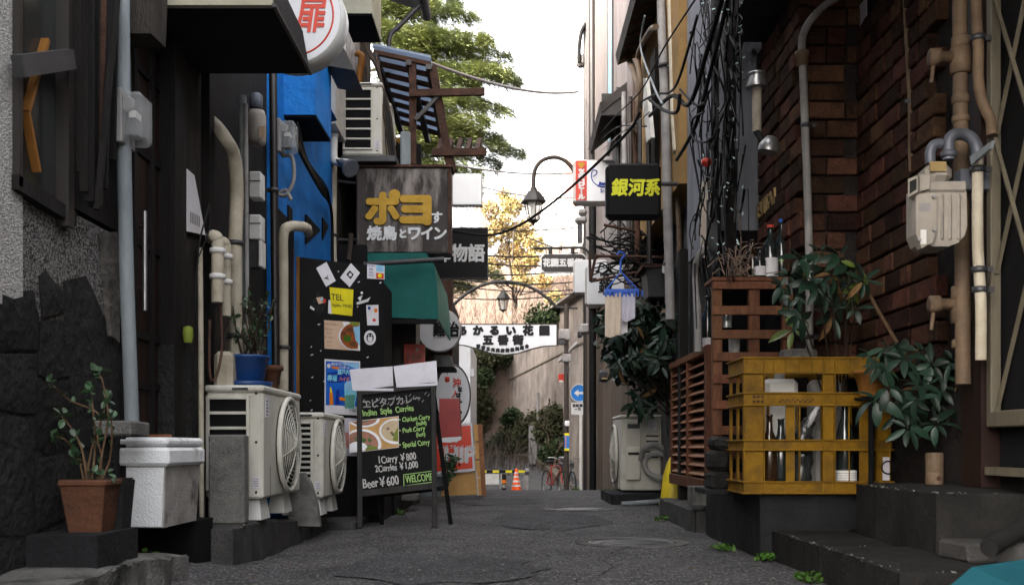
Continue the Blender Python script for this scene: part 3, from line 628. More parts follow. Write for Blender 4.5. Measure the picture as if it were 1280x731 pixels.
m = MB(); m.prism([(1.0, 8.2, 4.15), (1.3, 8.2, 4.28), (1.3, 8.2, 4.46), (.98, 8.2, 4.25)], (0, 1.5, 0)); part(m, 'eave', G['roof_dark'], T)
for i in range(6): m = MB(); y = 8.24 + i * .26; m.bar((1.01, y, 4.155), (1.27, y, 4.265), .05, .03); part(m, 'rafter', G['rust'], T)
m = MB(); m.box(1.2, 1.25, 8.6, 8.9, 2.7, 3.9); part(m, 'shutter', G['timber_grey'], T)
T = thing('metal_clad_building', 'tall pinkish grey building clad in upright metal panels', 'building', (2.5, 13, 0))
m = MB(); m.box(1.22, 6, 10.2, 16.5, -.6, 9); part(m, 'wall', G['pink_metal'], T)
y = 10.21
for wd in (.42, .5, .5, .62, .62, .8, .8, .95, 1.05):
    m = MB(); m.box(1.19, 1.22, y, y + wd - .03, 2.45, 9, .006)
    part(m, 'panel', G['pink_metal'], T)
    m = MB(); m.box(1.2 + .012 * R.random(), 1.22, y, y + wd - .02, -.4, 2.42, .006); part(m, 'panel', G['tan_metal'], T); y += wd
m = MB(); m.box(1.175, 1.19, 12.05, 12.5, 4.2, 7); w = part(m, 'window', G['sky_blue'], T)
m = MB(); m.box(1.17, 1.2, 12.5, 12.56, 4.1, 7); m.box(1.17, 1.2, 11.99, 12.05, 4.1, 7); m.box(1.16, 1.2, 11.99, 12.56, 4.1, 4.2); part(m, 'frame', G['brown_metal'], w)
m = MB(); m.tube([(1.2, 16.56, -.5), (1.2, 16.56, 9)], .05, 8); m.tube([(1.16, 14.75, 1), (1.16, 14.75, 9)], .055, 8); part(m, 'downpipe', G['brown_metal'], T)
T = thing('window_awning', 'small black lean-to awning on the pinkish metal building', 'awning', (1.05, 11.3, 4))
m = MB(); m.prism([(.93, 10.6, 4.0), (1.2, 10.6, 4.22), (1.2, 10.6, 4.32), (.91, 10.6, 4.1)], (0, 1.5, 0)); part(m, 'cover', G['roof_dark'], T)
m = MB(); m.box(.93, 1.2, 10.62, 10.66, 3.98, 4.2); part(m, 'bracket', G['brown_metal'], T)
# ------------------------------------------------------------------ things along the left side
def pipe(name, label, pts, r, mat, cat='pipe', n=8, smooth=True, clamps=(), group=None):
    pts = [Vector(p) for p in pts]
    m = MB(); m.tube(spline(pts) if smooth and len(pts) > 2 else pts, r, n)
    if not clamps: return solo(m, name, G[mat], label, cat, pts[0], group)
    t = thing(name, label, cat, pts[0], group); part(m, 'tube', G[mat], t)
    for c in clamps:
        c = Vector(c); k = MB(); k.lathe(c - Vector((0, 0, .012)), [(r + .001, 0), (r + .008, .002), (r + .008, .022), (r + .001, .024)], 12)
        k.box(c.x, c.x + (.05 if c.x > 0 else -.05), c.y - .008, c.y + .008, c.z - .01, c.z + .01); part(k, 'clamp', G['steel_dark'], t)
    return t
t = pipe('conduit', 'pale blue grey conduit pipe running down from the clear meter box', [PX(153, -20, -1.4), PX(154, 110, -1.4), PX(158, 330, -1.38), PX(165, 528, -1.37)], .0265, 'pipe_pale')
m = MB(); c = PX(160, 538, -1.36); m.box(c.x - .09, c.x + .05, c.y - .1, c.y + .08, c.z - .02, c.z + .03, .006); m.wobble(.008, 9)
solo(m, 'stone_lump', G['concrete_block'], 'rough stone lump at the foot of the pale conduit pipe', 'stone', (c.x, c.y, c.z))
def meter_box(px0, py0, px1, py1, Y, label):
    c = P((px0 + px1) / 2, (py0 + py1) / 2, Y); a, b = P(px0, py1, Y), P(px1, py0, Y); d = .12
    t = thing('electric_meter', label, 'electric meter', (c.x, Y + d / 2, a.z), 'electric meters in clear boxes')
    m = MB(); m.box(a.x, b.x, Y, Y + d, a.z, b.z, .014); part(m, 'cover', G['clear'], t)
    m = MB(); m.box(a.x - .01, a.x + .012, Y - .004, Y + d + .01, a.z - .01, b.z + .01, .004); part(m, 'back_plate', G['pipe_grey'], t)
    w = b.x - a.x
    m = MB(); m.box(a.x + .02, a.x + w * .62, Y + .025, Y + d * .8, a.z + .02, b.z - .02, .006); bd = part(m, 'body', G['steel_dark'], t)
    m = MB(); m.box(a.x + .03, a.x + w * .62 + .004, Y + .018, Y + d * .6, a.z + (b.z - a.z) * .48, a.z + (b.z - a.z) * .62); part(m, 'label_plate', G['white_plastic'], bd)
    m = MB(); m.lathe((a.x + w * .3, Y + .02, a.z + (b.z - a.z) * .75), [(.028, 0), (.028, -.01), (.02, -.012)], 16, (0, 1, 0)); part(m, 'dial', G['pipe_grey'], bd)
    return t
meter_box(148, 113, 177, 174, 3.62, 'electric meter in a clear box above the pale conduit, beside the dark boards')
meter_box(348, 150, 368, 187, 6.1, 'smaller electric meter in a clear box on the blue wall')
t = thing('notice', 'white paper notice pinned beside the dark doorway', 'notice', PX(245, 250, -1.44))
m = MB(); m.prism([PX(233.5, 211, -1.445), PX(243, 219, -1.445), PX(257, 294, -1.445), PX(233.5, 289, -1.445)], (-.002, 0, 0)); part(m, 'sheet', G['paper'], t)
for i in range(5): m = MB(); a = PX(238 + i * 2.6, 270 + i * 1.3, -1.4443); m.box(a.x, a.x + .0004, a.y, a.y + .012, a.z - .03, a.z + .02); part(m, 'writing', G['twig_grey'], t)
# pipes and gas meter by the doorway
pipe('duct_pipe', 'bent beige duct pipe beside the white notice', [PX(262, 150, -1.55), PX(270, 158, -1.45), PX(280, 172, -1.38), PX(292, 195, -1.36), PX(296, 240, -1.36), PX(294, 320, -1.36), PX(296, 480, -1.36)], .034, 'pipe_beige', clamps=[PX(294, 304, -1.36), PX(295, 420, -1.36)])
pipe('conduit', 'thin straight grey conduit next to the bent beige duct', [PX(303, 120, -1.36), PX(307, 415, -1.36)], .021, 'pipe_pale', smooth=False)
pipe('conduit', 'grey conduit rising behind the white junction boxes', [PX(307, 130, -1.34), PX(309, 420, -1.34)], .012, 'pipe_grey', smooth=False)
t = thing('gas_meter', 'pale gas meter with twin bent pipes behind the blue plant pot', 'gas meter', PX(275, 400, -1.4))
for px, tp, bt, r in ((272, 305, 378, .028), (282, 312, 395, .025)):
    X = -1.34; m = MB(); m.tube(spline([PX(px - 9, tp - 10 + 4, X - .1), PX(px - 5, tp - 14 + 4, X - .02), PX(px, tp - 5, X), PX(px, tp + 15, X), PX(px, bt, X)]), r, 10); part(m, 'pipe', G['pipe_beige'], t)
    for py in (tp + 12, tp + 44): m = MB(); c = PX(px, py, X); m.lathe(c, [(r, 0), (r + .008, .003), (r + .008, .022), (r, .025)], 14); part(m, 'collar', G['white_plastic'], t)
m = MB(); m.box(-1.44, -1.3, 5.1, 5.3, .98, 1.16, .03); part(m, 'body', G['meter'], t)
m = MB(); m.box(-1.3, -1.292, 5.14, 5.26, 1.05, 1.12); part(m, 'window', G['glass_dark'], t)
m = MB(); m.lathe((-1.32, 5.0, .93), [(.01, -.05), (.04, -.045), (.045, 0), (.04, .05), (.015, .06)], 14, (1, 0, .3)); m.tube([(-1.36, 5, .72), (-1.35, 5, .93)], .025, 8); part(m, 'regulator', G['meter'], t)
m = MB(); m.box(-1.42, -1.33, 4.86, 4.98, .8, 1.0, .02); part(m, 'valve', G['pipe_beige'], t)
m = MB(); m.tube(spline([PX(276, 380, -1.33), PX(277, 440, -1.32), PX(268, 475, -1.31), PX(262, 462, -1.32), PX(262, 400, -1.34)]), .006, 6); part(m, 'hose', G['rust'], t)
pipe('wire', 'thin black wire dangling over the gas meter pipes', [PX(262, 255, -1.38), PX(250, 300, -1.36), PX(247, 330, -1.36), PX(244, 372, -1.36), PX(247, 420, -1.36)], .004, 'cable', 'wire', 5)
pipe('wire', 'thin black wire crossing the plaster by the white notice', [PX(263, 258, -1.4), PX(262, 285, -1.38), PX(249, 320, -1.37)], .003, 'cable', 'wire', 5)
pipe('pole', 'yellowish bamboo pole standing behind the concrete slab', [PX(250, 310, -1.4), PX(251, 410, -1.4), PX(252, 646, -1.4)], .012, 'pipe_beige', 'pole')
m = MB(); c = PX(235, 418, -1.4); m.lathe(c, [(.018, -.035), (.024, 0), (.02, .03), (.008, .036)], 10); solo(m, 'tin', G['lettuce'], 'small lime green tin hung on the grey post', 'tin', c)
pipe('downpipe', 'dark brown square downpipe in front of the blue wall', [P(341, 85, 5.9), P(345, 480, 5.9)], .023, 'brown_metal', smooth=False, n=4, clamps=[P(342, 238, 5.9)])
for i, (y0, y1, lb) in enumerate(((214, 247, 'white junction box, upper of the stack beside the brown downpipe'), (268, 299, 'white junction box, middle of the stack beside the brown downpipe'))):
    m = MB(); m.cb(311, y0, 326, y1, 5.7, .1, .006); t = thing('junction_box', lb, 'junction box', P(318, y1, 5.72), 'junction boxes by the downpipe'); part(m, 'body', G['white_plastic'], t)
    m = MB(); m.cb(311.5, (y0 + y1) / 2 - 5, 325.5, (y0 + y1) / 2 - 4, 5.697, .01); part(m, 'seam', G['steel_dark'], t)
t = thing('junction_box', 'open junction box with black fuses and a white flap', 'junction box', P(318, 335, 5.72), 'junction boxes by the downpipe')
m = MB(); m.cb(312, 301, 323, 334, 5.72, .08); part(m, 'fuse_block', G['steel_dark'], t)
m = MB(); m.cb(323, 300, 327, 333, 5.68, .1, .004); part(m, 'flap', G['white_plastic'], t)
t = thing('wall_lamp', 'grey cylinder lamp with a slate cap high on the wall by the downpipe', 'lamp', P(322, 180, 5.6))
m = MB(); m.lathe(P(321, 180, 5.6), [(.03, -.01), (.046, 0), (.05, .02), (.05, .15), (.04, .18), (.02, .185)], 18); part(m, 'body', G['meter'], t)
m = MB(); m.lathe(P(320, 134, 5.6), [(.03, -.01), (.036, 0), (.036, .06), (.02, .075)], 14); part(m, 'cap', G['pipe_slate'], t)
m = MB(); m.cb(324, 158, 331, 172, 5.545, .003); part(m, 'sticker', G['paper_pink'], t)
pipe('drain_pipe', 'cream drain pipe bending out of the blue wall and running down', [P(385, 291, 6.9), P(383, 285, 6.6), P(372, 283, 6.32), P(360, 284, 6.18), P(354, 296, 6.15), P(354, 350, 6.15), P(354, 488, 6.15)], .032, 'pipe_beige', clamps=[P(354, 434, 6.15)])
pipe('hose', 'looped grey hose on the blue wall', spline([P(352, 195, 6.2), P(365, 197, 6.2), P(367, 225, 6.2), P(358, 243, 6.2), P(349, 243, 6.2), P(357, 238, 6.2), P(364, 250, 6.2)], 5), .012, 'pipe_grey', 'hose')
for i in range(4):
    pipe('cable', ('thick black cable sweeping down the blue wall', 'second black cable bundled along the blue wall', 'black cable sagging lowest along the blue wall', 'thin black cable above the blue hood')[i],
         [P(366 + 2 * i, 172 - 6 * i, 6.25), P(385, 210 - 3 * i, 6.5), P(402 + 2 * i, 240 - 2 * i, 7.2), P(414, 262, 8.0), P(416, 330, 8.2)][:5 - (i == 3)], .012 - .002 * i, 'cable' if i != 1 else 'bark', 'cable')
pipe('drain_pipe', 'white drain pipe with a clamp beyond the blue wall', [P(417, 168, 8.3), P(416, 300, 8.3), P(417, 330, 8.3)], .03, 'pipe_beige', clamps=[P(416, 294, 8.3)])
pipe('pole', 'brown bamboo pole standing in the gap before the bar sign', [P(439, 292, 8.2), P(436, 325, 8.2)], .02, 'bark', 'pole')
t = thing('elbow_pipe', 'white plastic pipe with two elbows under the hanging air conditioner', 'pipe', P(418, 180, 8.2))
m = MB(); m.tube(spline([P(417, 168, 8.2), P(417, 195, 8.2), P(420, 202, 8.2), P(436, 204, 8.2)]), .032, 10); part(m, 'tube', G['white_plastic'], t)
m = MB(); m.lathe(P(416.5, 172, 8.2), [(.03, 0), (.042, .003), (.042, .04), (.03, .045)], 14); part(m, 'collar', G['white_plastic'], t)
t = thing('spotlight', 'blue grey spotlight aimed at the rusty bar sign', 'lamp', P(437, 212, 8.1))
m = MB(); m.lathe(P(426, 203, 8.15), [(.03, 0), (.035, .06), (.045, .1), (.07, .13), (.075, .155), (.06, .155)], 18, (P(446, 216, 8.0) - P(426, 203, 8.15))); part(m, 'shade', G['pipe_slate'], t)
m = MB(); m.tube([P(426, 203, 8.15), P(418, 199, 8.2), P(412, 214, 8.3)], .014, 8); part(m, 'arm', G['steel_dark'], t)
pipe('conduit', 'orange brown flexible conduit behind the hanging air conditioner', [P(447, 110, 8.9), P(450, 90, 8.9), P(452, 72, 8.9), P(446, 66, 8.9)], .03, 'orange_wood', 'conduit')
for i in range(7):
    pipe('cable', ('tangled cable bundle rising beside the hanging air conditioner', 'outer cable of the bundle by the slatted canopy', 'loose cable curling at the canopy corner', 'cable dropping past the yellow crate', 'thin cable hooked on the slatted canopy', 'short cable end above the air conditioner', 'pale cable strapped to the bundle')[i],
         [P(455 + 3 * i, 52 + 4 * i, 8.8), P(462 + 2 * i, 70 + 3 * i, 8.7), P(474 + i, 90 + 4 * i, 8.6), P(480 + i * 1.2, 140, 8.5), P(490 + i, 210, 8.5)][:5 - (i in (2, 5))], .013 - .001 * (i % 4), ('bark', 'cable', 'rust')[i % 3], 'cable')
t = thing('small_crate', 'yellow plastic crate stored under the slatted canopy', 'crate', P(490, 203, 9.1))
for py in (172, 180, 189, 198): m = MB(); m.cb(478, py, 501, py + 6, 9.1, .2); part(m, 'rail', G['yellow'], t)
m = MB(); m.cb(478, 172, 481, 204, 9.095, .2); m.cb(498, 172, 501, 204, 9.095, .2); part(m, 'corner', G['yellow'], t)
m = MB(); m.cb(500, 164, 513, 207, 8.9, .12, .012); solo(m, 'meter_cover', G['pipe_pale'], 'pale rounded cover box in front of the yellow crate', 'box', P(506, 207, 8.9))

# ------------------------------------------------------------------ air conditioners
def aircon(label, x, y, z, L, D, H, side, style, feet=.0, badge=True):
    """x: plane of the fan face, y: near end, side +1: fan face looks to +x"""
    xb = x - side * D; t = thing('air_conditioner', label, 'air conditioner', ((x + xb) / 2, y + L / 2, z - feet), 'outdoor air conditioner units')
    m = MB(); m.box(x, xb, y + .012, y + L - .012, z, z + H - .03, .012); part(m, 'casing', G['ac_white'], t)
    m = MB(); m.box(x + side * .006, xb - side * .006, y - .0, y + L, z + H - .032, z + H, .01); part(m, 'top_cover', G['ac_white'], t)
    e0, e1 = x - side * D * .25, x - side * D * .95
    if style != 'plain':
        m = MB(); m.box(e0, e1, y + .006, y + .011, z + .05, z + H - .06); part(m, 'coil', G['void'], t)
        rows = 6 if style == 'wide' else 12
        for i in range(rows + 1):
            zz = z + .05 + (H - .11) * i / rows; m = MB(); m.box(e0, e1, y - .004, y + .01, zz - .007, zz + .007, .002); part(m, 'grille_bar', G['ac_white'], t)
        for xx in ((e0, e1) if style == 'wide' else (e0, (e0 + e1) / 2, e1)): m = MB(); m.box(xx - .008, xx + .008, y - .006, y + .011, z + .04, z + H - .05, .002); part(m, 'grille_post', G['ac_white'], t)
        m = MB(); m.box(x - side * D * .06, x - side * D * .19, y + .008, y + .0115, z + H * .1, z + H * .2); st = part(m, 'sticker', G['paper_stained'], t)
        for i in range(4): q = MB(); q.box(x - side * D * .075, x - side * D * (.14 + .012 * (i % 3)), y + .0068, y + .0078, z + H * (.115 + .02 * i), z + H * (.122 + .02 * i)); part(q, 'print', G['pipe_grey'], st)
        for zz in (.06, .5, .93): q = MB(); q.lathe((x - side * D * .12, y + .012, z + H * zz), [(.007, 0), (.005, -.004), (0, -.0045)], 8, (0, 1, 0)); part(q, 'screw', G['rust'], t)
        q = MB(); q.box(e0 + side * .0, e0 + (e1 - e0) * .4, y - .003, y + .002, z + H - .024, z + H - .012, .002); part(q, 'handle_recess', G['steel_dark'], t)
    else:
        w = abs(D); a = min(x, xb)
        m = MB(); m.box(a + w * .12, a + w * .5, y - .02, y + .012, z + .1, z + H * .93, .012); cv = part(m, 'valve_cover', G['ac_white'], t)
        m = MB(); m.box(a + w * .16, a + w * .46, y - .024, y - .018, z + H * .82, z + H * .88, .002); part(m, 'handle_recess', G['steel_dark'], cv)
        m = MB(); m.box(a + w * .15, a + w * .47, y - .045, y - .02, z + H * .5, z + H * .58, .012); part(m, 'handle', G['ac_white'], cv)
        m = MB(); m.box(a + w * .18, a + w * .44, y - .026, y - .019, z + H * .475, z + H * .5); part(m, 'handle_recess', G['void'], cv)
        m = MB(); m.box(a + w * .15, a + w * .47, y - .04, y - .02, z + .1, z + H * .46, .012); part(m, 'pipe_cover', G['ac_white'], cv)
        for i in range(5): m = MB(); zz = z + H * (.45 + .07 * i); m.box(a + w * .62, a + w * .92, y - .004, y + .012, zz, zz + H * .03, .004); part(m, 'louvre', G['ac_white'], t); m = MB(); m.box(a + w * .62, a + w * .92, y + .008, y + .0115, zz - H * .02, zz); part(m, 'louvre_gap', G['steel_dark'], t)
        m = MB(); m.box(a + w * .66, a + w * .88, y + .007, y + .0118, z + H * .8, z + H * .92); st = part(m, 'label_plate', G['paper'], t)
        for i in range(6): m = MB(); zz = z + H * (.81 + .018 * i); m.box(a + w * .68, a + w * (.8 + .05 * (i % 2)), y + .0055, y + .0068, zz, zz + .004); part(m, 'print', G['pipe_grey'], st)
    q = MB(); q.box(x + side * .0005, x + side * .0025, y + L * .06, y + L * .15, z + H * .72, z + H * .9); st2 = part(q, 'rating_plate', G['paper'], t)
    for i in range(5): q = MB(); q.box(x + side * .0026, x + side * .0032, y + L * .07, y + L * (.11 + .01 * (i % 3)), z + H * (.74 + .03 * i), z + H * (.748 + .03 * i)); part(q, 'print', G['steel_dark'], st2)
    for i in range(5): q = MB(); a_ = R.uniform(.1, .95); q.box(x + side * .0004, x + side * .0012, y + L * a_, y + L * a_ + R.uniform(.004, .012), z + .01, z + H * R.uniform(.08, .3)); part(q, 'rust_streak', G['rust' if i % 2 else 'pipe_brown'], t)
    rad = min(H * .44, L * .36); c = Vector((x, y + L * .58, z + H * .48)); ax = Vector((side, 0, 0))
    m = MB(); m.lathe(c + ax * .001, [(rad * .98, 0), (rad * .98, .003), (0, .004)], 36, ax); part(m, 'fan_well', G['void'], t)
    gr = MB(); gr.ring(c + ax * .02, rad, .014, ax, 40, 8); gd = part(gr, 'fan_guard', G['ac_white'], t)
    for i in range(9):
        rr = rad * (.24 + .7 * i / 8); q = MB(); q.ring(c + ax * (.02 + .035 * (1 - (rr / rad) ** 2)), rr, .003, ax, 32, 4); part(q, 'guard_ring', G['ac_white'], gd)
    q = MB(); q.lathe(c + ax * .03, [(rad * .2, 0), (rad * .2, .022), (rad * .15, .03), (0, .032)], 20, ax); part(q, 'hub', G['ac_white'], gd)
    for i in range(8):
        a = i * math.pi / 4 + .3; d = Vector((0, math.cos(a), math.sin(a))); q = MB(); q.tube([c + ax * .054 + d * rad * .18, c + ax * .048 + d * rad * .5, c + ax * .02 + d * rad], .005, 5); part(q, 'guard_spoke', G['ac_white'], gd)
    for i in range(4):
        a = i * math.pi / 2 + .6; u = Vector((0, math.cos(a), math.sin(a))); v = Vector((0, -math.sin(a), math.cos(a)))
        q = MB(); q.add([c + ax * .006 + u * rad * .15, c + ax * .014 + u * rad * .9 + v * rad * .05, c + ax * .006 + u * rad * .75 + v * rad * .55, c + ax * .005 + u * rad * .2 + v * rad * .2], [(0, 1, 2, 3)]); part(q, 'fan_blade', G['steel_dark'], t)
    if feet:
        for yy in (y + .06, y + L - .3):
            for xx in (x - side * .06, xb + side * .05):
                q = MB(); h = feet; q.add([(xx - .045, yy - .02, z - h), (xx + .045, yy - .02, z - h), (xx + .045, yy + .16, z - h), (xx - .045, yy + .16, z - h), (xx - .032, yy, z - .004), (xx + .032, yy, z - .004), (xx + .032, yy + .14, z - .004), (xx - .032, yy + .14, z - .004)],
                                         [(0, 3, 2, 1), (4, 5, 6, 7), (0, 1, 5, 4), (1, 2, 6, 5), (2, 3, 7, 6), (3, 0, 4, 7)]); part(q, 'foot', G['white_plastic'], t)
    return t
aircon('big white air conditioner carrying the blue plant pot, with a round fan guard', -1.17, 4.8, .3, .86, .27, .535, 1, 'wide', .1)
aircon('smaller white air conditioner behind the big one, with a fine grid end grille', -1.1, 5.95, .245, .74, .25, .5, 1, 'grid', .1)
aircon('white air conditioner hung high on the wall beside the slatted canopy', -1.075, 8.45, 2.95, .8, .33, .6, 1, 'wide')
aircon('grey white air conditioner on the ground under the dark umbrella plant', 1.035, 9.75, .125, .78, -.0 + .39, .72, -1, 'plain')
pipe('refrigerant_hose', 'grey insulated hose looping from the air conditioner under the umbrella plant', [(1.22, 9.7, .42), (1.24, 9.62, .52), (1.36, 9.6, .56), (1.48, 9.6, .45), (1.5, 9.6, .3), (1.4, 9.62, .25), (1.28, 9.65, .3), (1.26, 9.68, .42), (1.38, 9.64, .48), (1.58, 9.58, .36)], .026, 'pipe_grey', 'hose')
pipe('refrigerant_hose', 'white hose end lying on the asphalt before the dark plinth', [(1.0, 9.35, .02), (1.2, 9.4, .03), (1.5, 9.45, .05)], .022, 'pipe_pale', 'hose')
m = MB(); m.box(-1.4, -.95, 8.4, 9.3, 2.88, 2.93, .004); solo(m, 'bracket', G['steel_dark'], 'dark steel bracket shelf under the hanging air conditioner', 'bracket', (-1.3, 8.9, 2.9))
# concrete slab before the big unit, broken block after it, styrofoam box, black block
m = MB(); m.box(-1.36, -1.2, 4.58, 4.67, .2, .6, .008); m.wobble(.004, 12); solo(m, 'concrete_slab', G['concrete_block'], 'grey concrete slab stood on edge before the big air conditioner', 'slab', (-1.24, 4.62, .155))
m = MB(); m.prism([(-1.25, 5.74, .1), (-1.08, 5.74, .1), (-1.1, 5.74, .22), (-1.13, 5.74, .33), (-1.17, 5.74, .39), (-1.25, 5.74, .4)], (0, .08, 0)); m.wobble(.015, 9); solo(m, 'broken_block', G['concrete_block'], 'broken concrete block between the two air conditioners', 'block', (-1.1, 5.9, .1))
m = MB(); m.prism([(-1.5, 3.05, .0), (-1.235, 3.05, .0), (-1.235, 3.38, .0), (-1.5, 3.38, .0)], (0, 0, .283)); solo(m, 'plinth_block', G['black_block'], 'black block under the square terracotta pot', 'block', (-1.35, 3.2, 0))
t = thing('styrofoam_box', 'dirty white styrofoam box with its lid on beside the terracotta pot', 'box', (-1.38, 4.0, .245))
def taper(x0, x1, y0, y1, z0, z1, k):
    cx, cy = (x0 + x1) / 2, (y0 + y1) / 2; vs = []
    for z, s in ((z0, k), (z1, 1)): vs += [(cx + (x - cx) * s, cy + (y - cy) * s, z) for x, y in ((x0, y0), (x1, y0), (x1, y1), (x0, y1))]
    return vs, [(3, 2, 1, 0), (4, 5, 6, 7), (0, 1, 5, 4), (1, 2, 6, 5), (2, 3, 7, 6), (3, 0, 4, 7)]
m = MB(); m.add(*taper(-1.62, -1.285, 3.8, 4.22, .245, .475, .93)); part(m, 'body', G['styrofoam_dirty'], t)
m = MB(); m.add(*taper(-1.62, -1.291, 3.796, 4.0, .25, .47, .94)); part(m, 'side', G['styrofoam'], t)
m = MB(); m.box(-1.635, -1.268, 3.78, 4.235, .475, .545, .012); part(m, 'rim', G['styrofoam'], t)
m = MB(); m.box(-1.63, -1.273, 3.785, 4.23, .548, .582, .012); part(m, 'lid', G['styrofoam'], t)
m = MB(); m.box(-1.62, -1.32, 3.95, 3.98, .582, .594); m.wobble(.004, 8); solo(m, 'slat', G['wood_red'], 'thin brown wooden slat lying on the styrofoam lid', 'slat', (-1.45, 3.96, .582))
m = MB(); m.box(-1.6, -1.3, 4.22, 4.45, -.02, .24); solo(m, 'hollow_shade', G['void'], 'near-black box, shade of the hollow under the styrofoam box put into colour', 'block', (-1.45, 4.3, 0))  # no block stands here: the hollow's shade put into a near-black box
t = thing('plant_pot', 'square rusty terracotta pot on the black block', 'plant pot', (-1.33, 3.18, .283))
m = MB(); m.add(*taper(-1.392, -1.252, 3.15, 3.29, .283, .43, .72)); part(m, 'body', G['terracotta'], t)
m = MB(); m.box(-1.398, -1.246, 3.144, 3.296, .425, .445, .005); part(m, 'rim', G['terracotta'], t)
m = MB(); m.box(-1.385, -1.26, 3.16, 3.28, .436, .446); part(m, 'soil', G['soil'], t)
t = thing('plant_pot', 'dark pot half hidden behind the terracotta pot', 'plant pot', (-1.3, 3.32, .283))
m = MB(); m.add(*taper(-1.35, -1.24, 3.27, 3.37, .283, .44, .8)); part(m, 'body', G['black_block'], t)
m = MB(); m.box(-1.345, -1.245, 3.275, 3.365, .435, .446); part(m, 'soil', G['soil'], t)
t = thing('plant_pot', 'blue plastic pot on a saucer on top of the big air conditioner', 'plant pot', (-1.3, 5.02, .836))
m = MB(); m.lathe((-1.3, 5.02, .85), [(.075, 0), (.08, .005), (.105, .125), (.112, .127), (.112, .14), (.1, .14), (.096, .12)], 24); part(m, 'body', G['bluepot'], t)
m = MB(); m.lathe((-1.3, 5.02, .836), [(.09, 0), (.12, .005), (.125, .026), (.118, .026), (.1, .012)], 24); part(m, 'saucer', G['bluepot'], t)
m = MB(); m.lathe((-1.3, 5.02, .96), [(.1, 0), (0, .012)], 18); part(m, 'soil', G['soil'], t)
t = thing('plant_pot', 'small terracotta pot beside the blue pot on the air conditioner', 'plant pot', (-1.22, 5.22, .836))
m = MB(); m.lathe((-1.225, 5.22, .836), [(.03, 0), (.05, .095), (.06, .097), (.06, .12), (.05, .122), (.048, .1)], 18); part(m, 'body', G['terracotta'], t)
m = MB(); m.lathe((-1.225, 5.22, .93), [(.049, 0), (0, .008)], 14); part(m, 'soil', G['soil'], t)

# ------------------------------------------------------------------ black panel with posters
pu = Vector((0, 0, 1))
def pp(px, py):                       # the point of the panel's face seen at (px, py)
    d = P(px, py, 1.0) - cam.location; k = (A0 - cam.location).dot(pn) / d.dot(pn); return cam.location + d * k
def sheet(name, label, cat, pts, mat, lift=.002, group=None, more=None):
    ps = [pp(*q) + pn * lift for q in pts]; c = sum(ps, Vector()) / len(ps)
    t = thing(name, label, cat, c, group); m = MB(); m.prism(ps, -pn * .0015); part(m, 'sheet', G[mat], t)
    if more: more(t)
    return t
def flat(t, pts, mat, name='print', lift=.003):
    m = MB(); ps = [pp(*q) + pn * lift for q in pts]; m.prism(ps, -pn * .0004); return part(m, name, G[mat], t)
def disc(cx, cy, rx, ry, n=18, a0=0, a1=6.2832): return [(cx + rx * math.cos(a0 + (a1 - a0) * i / n), cy + ry * math.sin(a0 + (a1 - a0) * i / n)) for i in range(n + (a1 - a0 < 6.2))]
def ptext(t, s, px, py, h, mat, lift=.0034, bold=0, sx=1, jit=0): text(s, h * 6.95 / F * 1.25, G[mat], t, pp(px, py) + pn * lift, pr, pu, .0005, bold, sx=sx, jit=jit)
g = 'small papers pinned on the black panel'
def f(t): flat(t, [(404, 348), (408, 346), (412, 350), (409, 349)], 'twig_grey'); flat(t, [(408, 343), (410, 346), (409, 347)], 'letter_black')
sheet('flyer', 'white card with a small figure sketch tilted on the black panel', 'flyer', [(395, 335), (408, 327.5), (419.5, 351), (407.5, 358.5)], 'paper', more=f)
def f(t): flat(t, [(432.5, 343), (437, 338), (442, 343), (438, 349)], 'letter_black'); flat(t, disc(437.5, 343.5, 2, 2.2), 'paper', lift=.0036)
sheet('flyer', 'white card with a black square emblem tilted on the black panel', 'flyer', [(425, 347), (438.5, 329), (449.8, 341), (437, 359)], 'paper', more=f)
def f(t):
    for r in range(4): ptext(t, 'WEST'[r] * 4, 463.5, 332.5 + r * 4, 2.6, 'letter_blue')
    flat(t, [(470, 331), (479.5, 332), (479.5, 340), (470, 339)], 'sky_blue'); flat(t, [(470, 341), (479.5, 342), (479.5, 348.5), (470, 348)], 'red'); flat(t, disc(474.5, 344.5, 2.6, 2.6), 'paper_yellow', lift=.0036)
sheet('flyer', 'square white sticker with blue lettering at the top corner of the black panel', 'flyer', [(458.8, 330), (480.5, 332), (480.5, 349.3), (458.8, 348)], 'paper', more=f)
def f(t): ptext(t, 'THIS', 421, 371, 8, 'shrub', jit=.001); ptext(t, 'way to bar', 427, 381, 4, 'shrub', jit=.001)
sheet('flyer', 'bright yellow handwritten paper in the middle of the black panel', 'flyer', [(411.5, 359), (441.5, 362), (440, 395), (414.5, 392)], 'paper_yellow', .004, more=lambda t: (ptext(t, 'TEL', 421, 372, 9, 'shrub', .0055, jit=.0008), ptext(t, 'open 19:00', 427, 382, 5, 'shrub', .0055, jit=.0008)))
sheet('flyer', 'white paper edge showing behind the yellow note', 'flyer', [(410.5, 375), (415, 375), (415, 392.5), (410, 391.5)], 'paper')
def f(t): flat(t, [(395, 372), (403, 371), (406, 378), (398, 380)], 'paper_pink'); flat(t, [(388, 382), (393, 386), (392, 388), (387, 385)], 'paper'); flat(t, disc(405, 376, 2.4, 3), 'red'); flat(t, disc(402, 374, 1.6, 2), 'sky_blue', lift=.0036)
sheet('flyer', 'dark photo card tilted beside the yellow note', 'flyer', [(387, 383), (397.5, 364), (408.5, 378), (400, 395)], 'stone', more=f)
def f(t): flat(t, [(459.5, 383), (463, 383), (463, 387), (460, 387)], 'letter_blue'); flat(t, disc(469.5, 388, 2.2, 2.8), 'orange'); flat(t, disc(467.5, 400, 2, 2), 'red')
